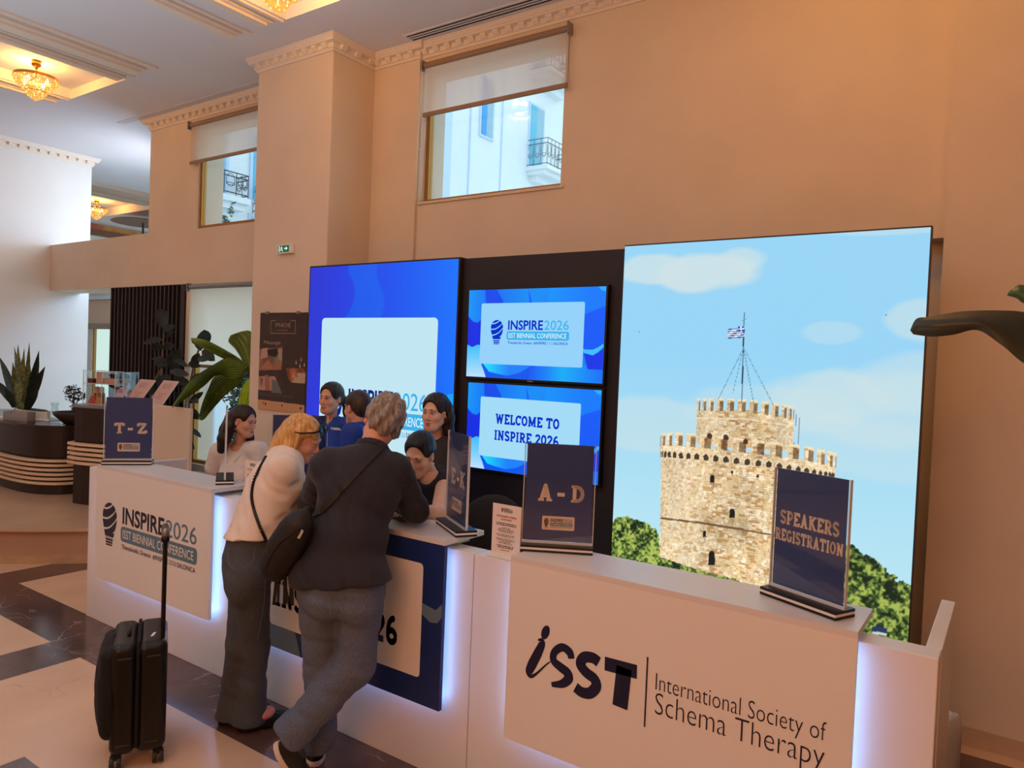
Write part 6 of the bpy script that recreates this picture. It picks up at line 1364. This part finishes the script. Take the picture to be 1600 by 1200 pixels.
f = Field(*bbox([nk], .15), .005); up = unit(V(nk)-V(ch)); cx_ = Bt[0]; cy_ = np.cross(up, cx_); ring = [V(nk)+up*(.004+.012*math.cos(a))+cx_*.066*math.sin(a)-cy_*.062*math.cos(a)+cy_*.004 for a in np.linspace(-2.2, 2.2, 15)]
for a, b in zip(ring[:-1], ring[1:]): f.cone(a-up*.010, b-up*.010, .007, .007, .008); f.cone(a-up*.026, b-up*.026, .010, .010, .012)
f.obj('collar', m_jacket, jk)
P, N_ = surf_path(jt, [(546, 778), (548, 830), (541, 880), (537, 912)], 6, -.0008); mb = MB(); mb.tube(P, .0014, 5); build('back_seam', mb, m_black, jk)
P, N_ = surf_path(jt, [(583, 850), (578, 890), (572, 924)], 6, -.0005); mb = MB(); mb.tube(P, .0016, 5); build('vent', mb, m_black, jk)
# jeans
f = Field(*bbox([hipL, hipR, anL-V(0, 0, .05), anR-V(0, 0, .08), hp], .17), .008)
f.ell(hp-V(0, 0, .03), V(.170, .130, .12), Bt, .03); f.ell(onY(508, 940, 2.09), V(.078, .078, .09), None, .06); f.ell(onY(562, 944, 2.17), V(.078, .078, .09), None, .06)
f.chain([hipL, knL, V(knL)*.5+V(anL)*.5, V(anL)-V(0, 0, .02)], [.100, .078, .072, .080], .03); f.chain([hipR, knR, V(knR)*.5+V(anR)*.5, V(anR)+(V(anR)-V(knR))*.05], [.100, .079, .074, .084], .03)
f.capcut(V(anL)*[1, 1, 0]+V(0, 0, .098), (0, 0, -1), .13); f.capcut(V(anR)+(V(anR)-V(knR))*.07, unit(V(anR)-V(knR)), .12)
f.cut(onY(533, 850, 2.17), (0, 0, 1))
f.wrinkle(fold_fn(.007, 14, 10, 42, .6)); jn = f.obj('jeans', m_jeans, t); jnt = tree_of(jn)
def pocket(tree, parent, pts, m=m_stitch):
    P, N_ = surf_path(tree, pts, 5, .001); mb = MB(); mb.tube(P, .0011, 5); return build('pocket_seam', mb, m, parent)
pocket(jnt, jn, [(528, 930), (529, 948), (545, 958), (560, 958), (569, 950), (571, 936)]); pocket(jnt, jn, [(473, 912), (474, 926)]); pocket(jnt, jn, [(510, 925), (515, 946), (516, 975)])
pocket(jnt, jn, [(556, 1045), (536, 1075), (512, 1110), (488, 1140)])
hm = V(anR)+(V(anR)-V(knR))*.16
shoe(t, onZ(495, 1197, 0)+V(-.005, -.01, 0.0), onZ(495, 1197, 0)+V(-.20, .17, 0), (0, 0, 1), .046, m_black, mat('white_rubber_sole', (222, 204, 184), .6))
hR = onY(429, 1166, 1.97); tR = onZ(474, 1232, .012); shoe(t, hR, hR+unit(tR-hR)*.27, unit(V(.62, .32, .62)), .047, m_black, MATS['white_rubber_sole'])
man_jacket, man_jt = jk, jt
# ---------------------------------------------------------------- black messenger bag on his back
t = thing('messenger_bag', 'black sling bag hanging at the back of the man in the navy jacket', 'bag', tuple(onY(450, 860, 1.98)))
f = Field(*bbox([onY(410, 900, 1.98), onY(480, 800, 2.02)], .14), .006)
a, b = onY(424, 892, 1.97), onY(474, 806, 2.02); bd = unit(b-a); vd = unit(np.array(onY(450, 850, 2.0))-EYE); bx_ = np.cross(bd, vd)
f.ell((a+b)/2, (.074, .056, .172), np.array([unit(bx_), unit(np.cross(bx_, bd))*1, bd]), .02); f.cone(onY(432, 884, 1.98), onY(466, 826, 2.01), .064, .056, .03); f.cone(onY(470, 818, 2.02), onY(480, 798, 2.06), .04, .020, .02)
f.wrinkle(fold_fn(.004, 40, 20, 50, 1.0)); m_bag = mat('black_nylon', (30, 27, 27), .6, noise=.1, scale=20, bump=.1, bscale=300); bg_ = f.obj('body', m_bag, t); bt = tree_of(bg_)
P, N_ = on_surface(bt, [onY(q, r, 1.9) for q, r in px_path([(414, 892), (424, 868), (440, 846), (462, 832)], 6)], EYE, .001); mb = MB(); mb.tube(P, .003, 6); build('zip', mb, m_black, t)
P, N_ = on_surface(bt, [onY(q, r, 1.9) for q, r in px_path([(482, 866), (484, 860), (486, 853)], 3)], EYE, .002); mb = MB(); mb.ribbon(P, N_, .010, .002); build('label_tab', mb, mat('white_tab', (214, 214, 214), .5), t)
pth = [(597, 695), (588, 706), (572, 722), (548, 748), (524, 775), (505, 796), (488, 806), (478, 810)]
P, N_ = surf_path(jt, pth, 6, .004); mb = MB(); mb.ribbon(P, N_, .030, .004); build('strap', mb, m_bag, t)
for q in ((432, 905, 428, 945), (446, 900, 446, 944), (455, 895, 457, 946)): a = onY(q[0], q[1], 2.02); b = onY(q[2], q[3], 2.04); mb = MB(); mb.ribbon([a, a*.5+b*.5+V(0, 0, .0), b], (.7, -.7, 0), .014, .003); build('strap_end', mb, m_bag, t)

# ---------------------------------------------------------------- blonde woman in white
t = person('blonde woman in a white tee and grey jeans bending towards the counter beside the man', (-3.0, 2.2, 0))
hc = V(onY(391, 890, 2.16)); xh = unit(V(.80, -.52, 0)); hipL, hipR = hc-xh*.085, hc+xh*.085; knL, knR = onY(374, 1008, 2.19), onY(400, 1010, 2.23); anL, anR = onY(362, 1112, 2.24), onY(390, 1118, 2.26)
sc_ = V(onY(446, 724, 2.35)); xs2 = unit(V(.72, -.66, -.06)); shL, shR = sc_-xs2*.150, sc_+xs2*.150; nk = onY(438, 706, 2.38); ch = onY(429, 768, 2.28); hp = onY(393, 872, 2.16); hd = onY(473, 683, 2.46)
elR = onY(470, 790, 2.42); wrR = onY(492, 800, 2.60); elL = onY(440, 790, 2.52); wrL = onY(470, 800, 2.68)
elR[2] = max(elR[2], PZ1+.045); wrR[2] = PZ1+.035; elL[2] = PZ1+.05; wrL[2] = PZ1+.035
Bh = basis((.52, -.85, -.10), (.82, .44, -.46))
fh, T = head_field(hd, Bh, .96, nk, .046)
lo, hi = bbox([hipL, hipR, anL, anR, shL, shR, elR, wrR, elL, wrL, nk], .15); fb = Field(lo, hi, .008)
torso_into(fb, hp, ch, nk, shL, shR, .86, -.022); leg_into(fb, hipL, knL, anL, (.085, .056, .05, .035)); leg_into(fb, hipR, knR, anR, (.085, .056, .05, .035)); arm_into(fb, shL, elL, wrL, (.040, .034, .032, .022)); arm_into(fb, shR, elR, wrR, (.042, .036, .033, .023)); hand_into(fb, wrR, unit(V(.3, .8, -.05)), (0, 0, -1), 1, .9, .3); hand_into(fb, wrL, unit(V(.3, .8, -.05)), (0, 0, -1), -1, .9, .3)
for s_, toe in ((anL, onZ(408, 1110, .02)), (anR, onZ(432, 1132, .02))): fb.cone(V(s_)-V(0, 0, .02), V(toe)*.4+V(s_)*.6-V(0, 0, .04), .035, .028, .02)
merged('body', [fb, fh], s_pink, t); face_parts(T, Bh, .96, t, (0, -.8), mat('fair_brow', (150, 110, 76), .8), .35)
f = Field(*bbox([hd], .26), .005); f.ell(T(0, -.018, .034), .96*V(.082, .100, .087), Bh, .02); f.chain([T(.070, -.01, .03), T(.078, -.008, -.04), T(.074, -.002, -.10), T(.062, .0, -.145)], [.026, .028, .024, .010], .03); f.chain([T(.05, -.065, .0), T(.060, -.076, -.06), T(.060, -.078, -.12), T(.052, -.070, -.165)], [.04, .038, .030, .012], .03); f.chain([T(-.02, -.085, .0), T(-.02, -.096, -.06), T(-.01, -.094, -.12), T(0, -.086, -.16)], [.046, .042, .032, .014], .03); f.chain([T(-.072, -.02, .02), T(-.075, -.02, -.05), T(-.066, -.02, -.12)], [.026, .026, .014], .03); f.ell(T(.05, .050, .050), V(.03, .03, .03), Bh, .02)
f.wrinkle(strands(Bh, hd, .0014, 150)); f.ell(T(0, .105, -.03), V(.060, .066, .080), Bh, .015, 's'); f.ell(T(.03, .085, -.07), V(.05, .05, .06), Bh, .015, 's'); f.ell(T(.085, .066, -.02), V(.045, .046, .075), Bh, .012, 's'); f.obj('hair', h_blonde, t)
# sunglasses pushed up in her hair: they sit on her, a thing of their own
gs = thing('sunglasses', 'dark round sunglasses pushed up on the blonde woman hair', 'sunglasses', tuple(T(0, .075, .085)))
for q in (-1, 1):
    c = T(q*.034, .078, .094); M = Matrix.Translation(c) @ Matrix(((*Bh[0], 0), (*unit(Bh[1]*.8+Bh[2]*.6), 0), (*np.cross(Bh[0], unit(Bh[1]*.8+Bh[2]*.6)), 0), (0, 0, 0, 1))).transposed().to_4x4()
    mb = MB(); mb.sphere((0, 0, 0), (.024, .004, .022), M, 18, 8); l = build('lens', mb, mat('dark_mirror_lens', (30, 34, 44), .06, spec=.8), gs, smooth=True)
    mb = MB(); mb.tube([M @ Vector((.026*math.cos(a), .001, .024*math.sin(a))) for a in np.linspace(0, 2*math.pi, 22)[:-1]], .0042, 6, closed=True); build('rim', mb, m_black, gs, smooth=True)
    mb = MB(); mb.tube([T(q*.058, .080, .094), T(q*.084, .055, .075), T(q*.094, .0, .045), T(q*.092, -.03, .035)], .0048, 6); build('temple', mb, m_black, gs, smooth=True)
mb = MB(); mb.tube([T(-.012, .092, .098), T(0, .095, .102), T(.012, .092, .098)], .0035, 6); build('bridge', mb, m_black, gs)
f = Field(*bbox([hipL, hipR, shL, shR, elR, nk, hp], .16), .007)
Bt = torso_into(f, hp+V(0, 0, .02), ch, nk-V(0, 0, .015), shL, shR, .92, .010, .0, .0); f.cone(hc+V(0, 0, .09)-xh*.04, hc+V(0, 0, .09)+xh*.04, .118, .118, .05); f.cone(hp*.5+V(ch)*.5-xh*.05, hp*.5+V(ch)*.5+xh*.05, .108, .108, .06)
md = V(shR)*.42+V(elR)*.58; f.cone(shR, md, .070, .074, .03); md2 = V(shL)*.42+V(elL)*.58; f.cone(shL, md2, .070, .074, .03)
f.cut(onY(385, 842, 2.10), (.05, 0, -1)); f.cut(V(nk)+unit(V(nk)-V(ch))*.012, unit(V(nk)-V(ch)))
f.cut(md, unit(md-V(shR))) if False else None
f.wrinkle(fold_fn(.007, 52, -30, 38, 2.2)); tee = f.obj('tee_shirt', m_tee, t); tt = tree_of(tee)
f = Field(*bbox([hipL, hipR, anL-V(0, 0, .08), anR-V(0, 0, .08), hp], .15), .007)
f.ell(hp-V(0, 0, .02), V(.152, .134, .12), basis(V(hipR)-V(hipL), (0, 1, 0)), .03); f.ell(hp+V(.008, .008, .09), V(.136, .124, .14), basis(V(hipR)-V(hipL), (0, 1, 0)), .05); f.ell(V(hipL)-V(-.02, .04, .06), V(.066, .068, .09), None, .07); f.ell(V(hipR)-V(.02, .04, .06), V(.066, .068, .09), None, .07)
f.chain([hipL, knL, V(knL)*.45+V(anL)*.55, V(anL)-V(0, 0, .055)], [.088, .062, .060, .086], .03); f.chain([hipR, knR, V(knR)*.45+V(anR)*.55, V(anR)-V(0, 0, .055)], [.088, .062, .062, .092], .03)
f.cut(onY(388, 815, 2.16), (0, 0, 1)); f.cut((0, 0, .035), (0, 0, -1)); f.wrinkle(fold_fn(.004, 16, 10, 36, 3.1)); jn = f.obj('jeans', m_jeans2, t); jnt = tree_of(jn)
pocket(jnt, jn, [(357, 856), (358, 880), (368, 890), (382, 886), (395, 876), (398, 855)]); pocket(jnt, jn, [(414, 905), (413, 935), (408, 970), (402, 1000)])
shoe(t, V(anL)*[1, 1, 0]+V(-.02, -.05, .004), V(anL)*[1, 1, 0]+V(.06, .18, .004), (0, 0, 1), .040, m_black, m_black); shoe(t, V(anR)*[1, 1, 0]+V(0, -.05, .004), V(anR)*[1, 1, 0]+V(.10, .17, .004), (0, 0, 1), .041, m_black, m_black)
f = Field(*bbox([V(anR)*[1, 1, 0]+V(.06, .07, .06)], .08), .005); f.ell(V(anR)*[1, 1, 0]+V(.055, .045, .075), (.045, .055, .03), None, .01); f.obj('pink_sock', mat('pink_sock_knit', (206, 140, 132), .9), t)
# crossbody chain bag strap: the strap lies over her back, its small bag in front
bg2 = thing('crossbody_bag', 'black twisted strap of a crossbody bag across the back of the white tee', 'bag', tuple(onY(400, 780, 2.15)))
P, N_ = surf_path(tt, [(416, 714), (406, 732), (397, 754), (394, 775), (397, 795), (403, 815), (412, 838), (417, 848)], 10, .004); mb = MB()
for i in range(0, len(P)-1): mb.cur = 0; a, b = P[i], P[i+1]; n_ = N_[i].cross(b-a).normalized()*(.005 if i % 2 else -.005); mb.tube([a+n_, b-n_], .0055, 6)
build('strap', mb, m_black, bg2)
f = Field(*bbox([onY(430, 870, 2.34)], .12), .006); f.box(onY(430, 872, 2.36), (.09, .03, .065), None, .02, .01); f.obj('pouch', m_bag, bg2)

# ---------------------------------------------------------------- staff: generic upright bodies
def upright(label, px, Y, Bh, hs, sh, chest_px, hip_z, skin_m, hairf, elbows, wrists, wd=.88, nr=.045, gaze=(0, 0), lids=0.0, brow=m_brow, bust=.9, lean=0.0, knees=None, ankles=None):
    """px: neck base and head centre pixels; sh: shoulder pixels with depths (their left, right)"""
    nk = onY(*px[0], Y[0]); hd = onY(*px[1], Y[1]); shL, shR = [onY(*s) for s in sh]; ch = onY(*chest_px)
    fwd = unit(np.cross((0, 0, 1), V(shR)-V(shL))); hp = V(ch)*[1, 1, 0]-fwd*lean+V(0, 0, hip_z); xr = unit(V(shR)-V(shL))
    t = person(label, hp*[1, 1, 0]); fh, T = head_field(hd, Bh, hs, nk, nr); el = [onY(*e) for e in elbows]; wr = [onY(*e) for e in wrists]
    hl, hr = hp-xr*.09, hp+xr*.09
    kn = knees(hl, hr, fwd) if knees else (hl*[1, 1, 0]+V(0, 0, .48), hr*[1, 1, 0]+V(0, 0, .48)); an = ankles(hl, hr, fwd) if ankles else (hl*[1, 1, 0]+V(0, 0, .08), hr*[1, 1, 0]+V(0, 0, .08))
    fb = Field(*bbox([hl, hr, shL, shR, nk, *el, *wr, *kn, *an], .15), .008); torso_into(fb, hp, ch, nk, shL, shR, wd, -.012, 0, bust*.8); leg_into(fb, hl, kn[0], an[0], (.08, .055, .05, .034)); leg_into(fb, hr, kn[1], an[1], (.08, .055, .05, .034))
    for i, s in ((0, shL), (1, shR)): arm_into(fb, s, el[i], wr[i], (.043, .036, .033, .023)); d = unit(V(wr[i])-V(el[i])); hand_into(fb, wr[i], d, fwd if abs(d[2]) > .6 else (0, 0, -1), (-1, 1)[i], .92, .4)
    body = merged('body', [fb, fh], skin_m, t); face_parts(T, Bh, hs, t, gaze, brow, lids)
    return dict(t=t, T=T, hd=hd, nk=nk, shL=shL, shR=shR, ch=ch, hp=hp, hl=hl, hr=hr, kn=kn, an=an, el=el, wr=wr, fwd=fwd, xr=xr, wd=wd, Bh=Bh)
def top_on(p, name, m, sleeve=None, pad=.006, bust=.9, neck_cut=.0, vneck=0, hem=-.03, amp=.003, sr=.062, wide=0.0):
    f = Field(*bbox([p['hp']-V(0, 0, .1), p['shL'], p['shR'], p['nk'], *(p['el'] if sleeve else [])], .17), .007); fw, xr = p['fwd'], p['xr']
    B = torso_into(f, p['hp'], p['ch'], V(p['nk'])-V(0, 0, .02), p['shL'], p['shR'], p['wd']+wide, pad, 0, bust); f.cone(V(p['hp'])-xr*.05, V(p['hp'])+xr*.05, .115, .115, .05)
    if sleeve:
        for s, e in ((p['shL'], p['el'][0]), (p['shR'], p['el'][1])): e2 = V(s)*(1-sleeve)+V(e)*sleeve; f.cone(s, e2, sr, sr*1.02, .03)
    else:
        for s, q in ((p['shL'], -1), (p['shR'], 1)): f.cut(V(s)+xr*q*.030, xr*q+V(0, 0, -.15))
    f.cut(V(p['nk'])+V(0, 0, .05), (0, 0, 1)); f.ell(V(p['nk'])+V(0, 0, .035+neck_cut), (.066, .060, .045), None, .006, 's'); f.cut(V(p['hp'])+V(0, 0, hem), (0, 0, -1))
    f.ell(V(p['nk'])+fw*.045+V(0, 0, .012), (.060, .060, .040+vneck*.2), None, .006, 's')
    if vneck:
        a = V(p['nk'])+fw*.10; f.cone(a+V(0, 0, .03), a-V(0, 0, vneck*.5)+fw*.06, .052, .034, .004, 's'); f.cone(a-V(0, 0, vneck*.5)+fw*.06, a-V(0, 0, vneck)+fw*.08, .034, .008, .004, 's')
    f.wrinkle(fold_fn(amp, 18, 12, 26, p['hd'][0])); return f.obj(name, m, p['t'])
def trousers_on(p, m=m_trouser):
    f = Field(*bbox([p['hl'], p['hr'], *p['kn'], *p['an']], .16), .009); f.ell(V(p['hp'])-V(0, 0, .02), V(.155, .125, .11), basis(p['xr'], p['fwd']), .03)
    for h, k, a in ((p['hl'], p['kn'][0], p['an'][0]), (p['hr'], p['kn'][1], p['an'][1])): f.chain([h, k, V(k)*.4+V(a)*.6, V(a)], [.094, .070, .064, .060], .03)
    f.cut(V(p['hp'])+V(0, 0, .06), (0, 0, 1)); f.obj('trousers', m, p['t'])
    for a in p['an']: shoe(p['t'], V(a)*[1, 1, 0]-p['fwd']*.06, V(a)*[1, 1, 0]+p['fwd']*.18, (0, 0, 1), .040)
def scalp(p, s=1.0, low=-.01, front=.105, grow=1.0, k=.012, amp=.0016, freq=190):
    T, B = p['T'], p['Bh']; f = Field(*bbox([p['hd'], p['nk']], .24), .0045); f.ell(T(0, -.016, .036), s*V(.082, .103, .086)*grow, B, .02); f.ell(T(0, -.060, -.01), s*V(.068, .055, .07)*grow, B, .03)
    f.clear = lambda: f.ell(T(0, front, -.014), s*V(.063, .074, .092), B, k, 's'); return f
def earrings(p, m, r=.005, drop=.0):
    for q in (-1, 1):
        mb = MB(); mb.sphere(p['T'](q*.082, -.002, -.048-drop), (r, r, r), seg=10, ring=6); build('earring', mb, m, p['t'], smooth=True)
def logo_patch(p, o_, px, W, m=None):
    tr = tree_of(o_); loc, n = on_surface(tr, [onY(*px)], EYE, .003); n = n[0]; r = Vector((0, 0, 1)).cross(n).normalized(); u = n.cross(r); M = frame(loc[0], r, u); mb = MB(); put_bulb(mb, M, -W/2, -.008, W*.14, .018, .001)
    for k in (.004, -.005): mb.quad((-W*.30, k-.003, .001), (W*.5, k-.003, .001), (W*.5, k+.003, .001), (-W*.30, k+.003, .001), M)
    build('chest_logo', mb, m_inkwhite, o_, flip=False)

# woman in the white shirt at the left counter
Bh = basis((.30, -.95, .05), (.94, .30, -.16))
p = upright('dark haired woman in a white linen shirt standing behind the left counter', [(377, 697), (381, 657)], (3.46, 3.44), Bh, .98, [(404, 703, 3.50), (343, 706, 3.40)], (375, 742, 3.45), .66, s_tan, None, [(416, 752, 3.52), (331, 745, 3.40)], [(405, 770, 3.30), (352, 775, 3.26)], gaze=(.6, -.5), lids=.2)
tp_ = top_on(p, 'linen_shirt', m_linen, .62, .014, .9, .004, .075, -.06, .005, .074, .06); trousers_on(p)
f = Field(*bbox([p['nk']], .15), .005); n0 = V(p['nk'])-V(0, 0, .012); fw, xr = p['fwd'], p['xr']
for q in (-1, 1): f.chain([n0-fw*.055+V(0, 0, .01), n0+xr*q*.062-fw*.01+V(0, 0, .004), n0+xr*q*.058+fw*.06-V(0, 0, .03), n0+xr*q*.030+fw*.115-V(0, 0, .10)], [.010, .010, .012, .006], .01)
f.obj('collar', m_linen, tp_)
f = scalp(p); T = p['T']; dn = V(0, 0, -1)
f.chain([T(.070, -.05, .02), T(.082, -.055, -.06), T(.088, -.075, -.16), T(.085, -.085, -.25)], [.036, .040, .046, .030], .03); f.chain([T(.03, -.085, .0), T(.04, -.105, -.10), T(.05, -.11, -.22)], [.055, .05, .038], .03); f.chain([T(-.07, -.03, .0), T(-.078, .0, -.09), T(-.07, .035, -.17), T(-.055, .045, -.215)], [.036, .034, .032, .018], .03); f.chain([T(-.060, .02, -.05), T(-.052, .055, -.13), T(-.036, .07, -.20)], [.024, .024, .012], .02); f.ell(T(.078, .012, -.02), V(.02, .028, .04), Bh, .01, 's'); f.wrinkle(strands(Bh, p['hd'], .0008, 170)); f.clear(); f.obj('hair', h_dark, p['t']); earrings(p, m_gold2, .006, .02)
# woman in the blue tee
Bh = basis((-.97, -.22, .03), (.20, -.97, -.05))
p = upright('woman with a dark ponytail in a royal blue tee before the blue light box', [(516, 656), (517, 621)], (3.74, 3.71), Bh, .96, [(548, 666, 3.77), (487, 664, 3.72)], (518, 702, 3.74), .92, s_tan, None, [(556, 722, 3.78), (478, 720, 3.72)], [(540, 768, 3.62), (492, 768, 3.58)], gaze=(.9, 0))
o_ = top_on(p, 'blue_tee', m_bluetee, .55, .012, .9, -.004, 0, -.05, .004, .068, .05); trousers_on(p); logo_patch(p, o_, (525, 670, 3.4), .085)
f = scalp(p, 1.0, front=.100, grow=.98); T = p['T']; f.chain([T(-.03, -.105, .0), T(-.055, -.125, -.04), T(-.065, -.12, -.12), T(-.06, -.11, -.17)], [.022, .030, .026, .012], .02); f.wrinkle(strands(Bh, p['hd'], .0008, 190)); f.clear(); f.obj('hair', h_dark, p['t'])
# man seen from behind at the light box
Bh = basis((.10, .99, .0), (-.99, .08, -.10))
p = upright('man with short dark hair in a blue shirt half hidden behind the grey haired man', [(563, 669), (558, 636)], (3.50, 3.50), Bh, .98, [(550, 678, 3.36), (582, 678, 3.64)], (563, 716, 3.50), .92, s_tan, None, [(544, 730, 3.32), (588, 730, 3.68)], [(536, 775, 3.40), (570, 775, 3.58)], wd=.98, nr=.055, bust=0)
top_on(p, 'blue_shirt', m_bluetee, .55, .014, 0, .0, 0, -.05, .004, .07, .05); trousers_on(p)
f = scalp(p, 1.0, front=.105, grow=.95); f.wrinkle(strands(Bh, p['hd'], .0008, 260)); f.clear(); f.obj('hair', h_brown, p['t'])
# woman in the dark sleeveless top
Bh = basis((-.97, -.20, .02), (.17, -.97, -.06))
p = upright('dark haired woman in a dark brown sleeveless top standing behind the seated woman', [(682, 680), (680, 643)], (3.62, 3.58), Bh, 1.0, [(712, 697, 3.66), (654, 695, 3.60)], (683, 735, 3.62), .92, s_warm, None, [(721, 752, 3.70), (648, 750, 3.60)], [(714, 800, 3.58), (656, 796, 3.52)], gaze=(.9, -.3))
top_on(p, 'brown_top', m_brownknit, None, .010, .9, .004, 0, -.05, .003); trousers_on(p)
f = scalp(p, 1.02); T = p['T']; f.chain([T(-.072, -.03, .03), T(-.082, -.03, -.04), T(-.078, -.04, -.12), T(-.07, -.04, -.16)], [.034, .034, .032, .018], .03); f.chain([T(-.03, -.08, .0), T(-.03, -.09, -.09), T(-.03, -.085, -.16)], [.055, .046, .026], .03); f.chain([T(.07, -.04, .02), T(.076, -.05, -.06), T(.07, -.06, -.14)], [.030, .028, .018], .03); f.ell(T(-.078, .016, -.02), V(.02, .02, .03), Bh, .01, 's'); f.wrinkle(strands(Bh, p['hd'], .0008, 180)); f.clear(); f.obj('hair', h_dark, p['t']); earrings(p, m_gold2, .005, .0)
# woman leaning over the counter
Bh = basis((-.93, -.34, .10), (.16, -.90, -.36))
p = upright('woman in a black vest, hair in a low bun, leaning over the counter', [(672, 744), (655, 708)], (3.04, 2.96), Bh, .98, [(694, 754, 3.06), (642, 752, 2.98)], (672, 792, 3.08), .62, s_warm, None, [(684, 802, 2.80), (628, 800, 2.78)], [(652, 800, 2.66), (640, 794, 2.64)], gaze=(0, -.9), lids=.85, lean=.12,
            knees=lambda a, b, f: (a+f*.28+V(0, 0, -.10), b+f*.28+V(0, 0, -.10)), ankles=lambda a, b, f: ((a+f*.18)*[1, 1, 0]+V(0, 0, .08), (b+f*.18)*[1, 1, 0]+V(0, 0, .08)))
top_on(p, 'black_vest', m_blackknit, None, .010, .9, .012, .10, -.05, .003); trousers_on(p)
f = scalp(p, 1.0, grow=.97, front=.095); T = p['T']; f.ell(T(-.01, -.125, -.035), V(.038, .034, .034), Bh, .012); f.wrinkle(strands(Bh, p['hd'], .0008, 180)); f.clear(); f.obj('hair', h_black, p['t']); earrings(p, m_pearl, .006, .004)
# ================================================================== SUITCASE
m_shell = mat('black_polycarbonate', (24, 22, 22), .38, noise=.15, scale=30, bump=.05, bscale=200); m_pock = mat('black_ballistic_nylon', (17, 16, 17), .75, bump=.15, bscale=500)
ax = unit(V(.50, .866, 0)); ay = np.cross((0, 0, 1), ax); near = V(onZ(213, 1203, 0)); C0 = near+ay*.185
t = thing('suitcase', 'black cabin suitcase with a bulging front pocket and raised pull handle on the marble floor', 'suitcase', tuple(C0*[1, 1, 0]))
Bx = np.array([ax, ay, V(0, 0, 1)]); SL = lambda x, y, z: C0+ax*x+ay*y+V(0, 0, z)
f = Field(*bbox([SL(-.12, -.19, .04), SL(.12, .19, .04), SL(-.12, .19, .6), SL(.12, -.19, .6), SL(-.12, -.19, .6), SL(.12, .19, .6)], .04), .006)
f.box(SL(.052, 0, .312), (.062, .180, .248), Bx, .038, .0); f.box(SL(-.060, 0, .312), (.052, .180, .248), Bx, .036, .0)
f.wrinkle(lambda x, y, z: .0016*np.sin(2*math.pi*((x-C0[0])*ax[0]+(y-C0[1])*ax[1])/.014)*(z > .54)); sh_ = f.obj('shell', m_shell, t)
f = Field(*bbox([SL(-.10, -.17, .10), SL(-.20, .17, .54), SL(-.10, .17, .10), SL(-.20, -.17, .54)], .04), .006)
f.ell(SL(-.105, 0, .315), (.078, .172, .235), Bx, .0); f.box(SL(-.110, 0, .33), (.045, .160, .205), Bx, .04, .03); f.capcut(SL(-.10, 0, .3), ax, .6); f.wrinkle(fold_fn(.003, 20, 14, 40)); f.obj('front_pocket', m_pock, t)
mb = MB(); pts = [SL(-.004, y, z) for y, z in ((-.178, .10), (-.181, .20), (-.181, .45), (-.178, .51), (-.15, .557), (0, .561), (.15, .557), (.178, .51))]; mb.tube(pts, .008, 8); build('zip', mb, mat('zip_tape', (12, 12, 12), .8), t)
for s in (-1, 1):
    for z in (.115, .50): mb = MB(); mb.tube([SL(s*.030, -.179, z), SL(s*.085, -.179, z)], .006, 6); build('moulded_bar', mb, m_shell, sh_)
for y in (-.115, .115): mb = MB(); mb.tube([SL(.092, y, .55), SL(.092, y, 1.0)], .0095, 10); build('handle_pole', mb, m_black, t)
mb = MB(); mb.tube([SL(.092, -.135, 1.007), SL(.092, 0, 1.015), SL(.092, .135, 1.007)], .017, 10); hg = build('handle_grip', mb, m_black, t, smooth=True)
mb = MB(); mb.sphere(SL(.092, -.118, 1.031), (.017, .017, .026)); build('grip_end', mb, m_grey, hg, smooth=True)
mb = MB(); mb.box((-.018, -.06, 0), (.018, .06, .035), Matrix.Translation(SL(.092, -.08, .52)) @ Matrix(((*ax, 0), (*ay, 0), (0, 0, 1, 0), (0, 0, 0, 1))).transposed(), bev=.01); build('handle_housing', mb, m_grey, t)
mb = MB(); mb.tube([SL(-.045, -.06, .560), SL(-.045, -.05, .576), SL(-.045, .05, .576), SL(-.045, .06, .560)], .008, 8); build('carry_handle', mb, m_black, t, smooth=True)
mb = MB(); mb.quad(SL(.040, -.10, .5612), SL(.052, -.10, .5612), SL(.066, -.05, .5612), SL(.054, -.05, .5612)); build('tag', mb, m_inkwhite, t)
m_wheel = mat('grey_wheel', (46, 44, 44), .5)
for x in (-.085, .085):
    for y in (-.145, .145):
        c = SL(x, y, .030); mb = MB()
        for o_ in (-.014, .014):
            M = Matrix.Translation(c+ax*o_) @ Matrix(((*ay, 0), (0, 0, 1, 0), (*ax, 0), (0, 0, 0, 1))).transposed(); mb.lathe([(.012, -.009), (.028, -.009), (.029, 0), (.028, .009), (.012, .009)], 20, M)
        wl = build('wheel', mb, m_wheel, t); mb = MB(); mb.box(c-V(.016, .016, -.012), c+V(.016, .016, .04), bev=.006); build('wheel_fork', mb, m_black, wl)
        mb = MB()
        for k in range(6): a = k*math.pi/3; mb.tube([c-ay*0-ax*0+(ay*math.cos(a)+V(0, 0, 1)*math.sin(a))*.006-ax*.024, c+(ay*math.cos(a)+V(0, 0, 1)*math.sin(a))*.022-ax*.024], .0022, 5)
        build('wheel_spokes', mb, m_grey, wl)
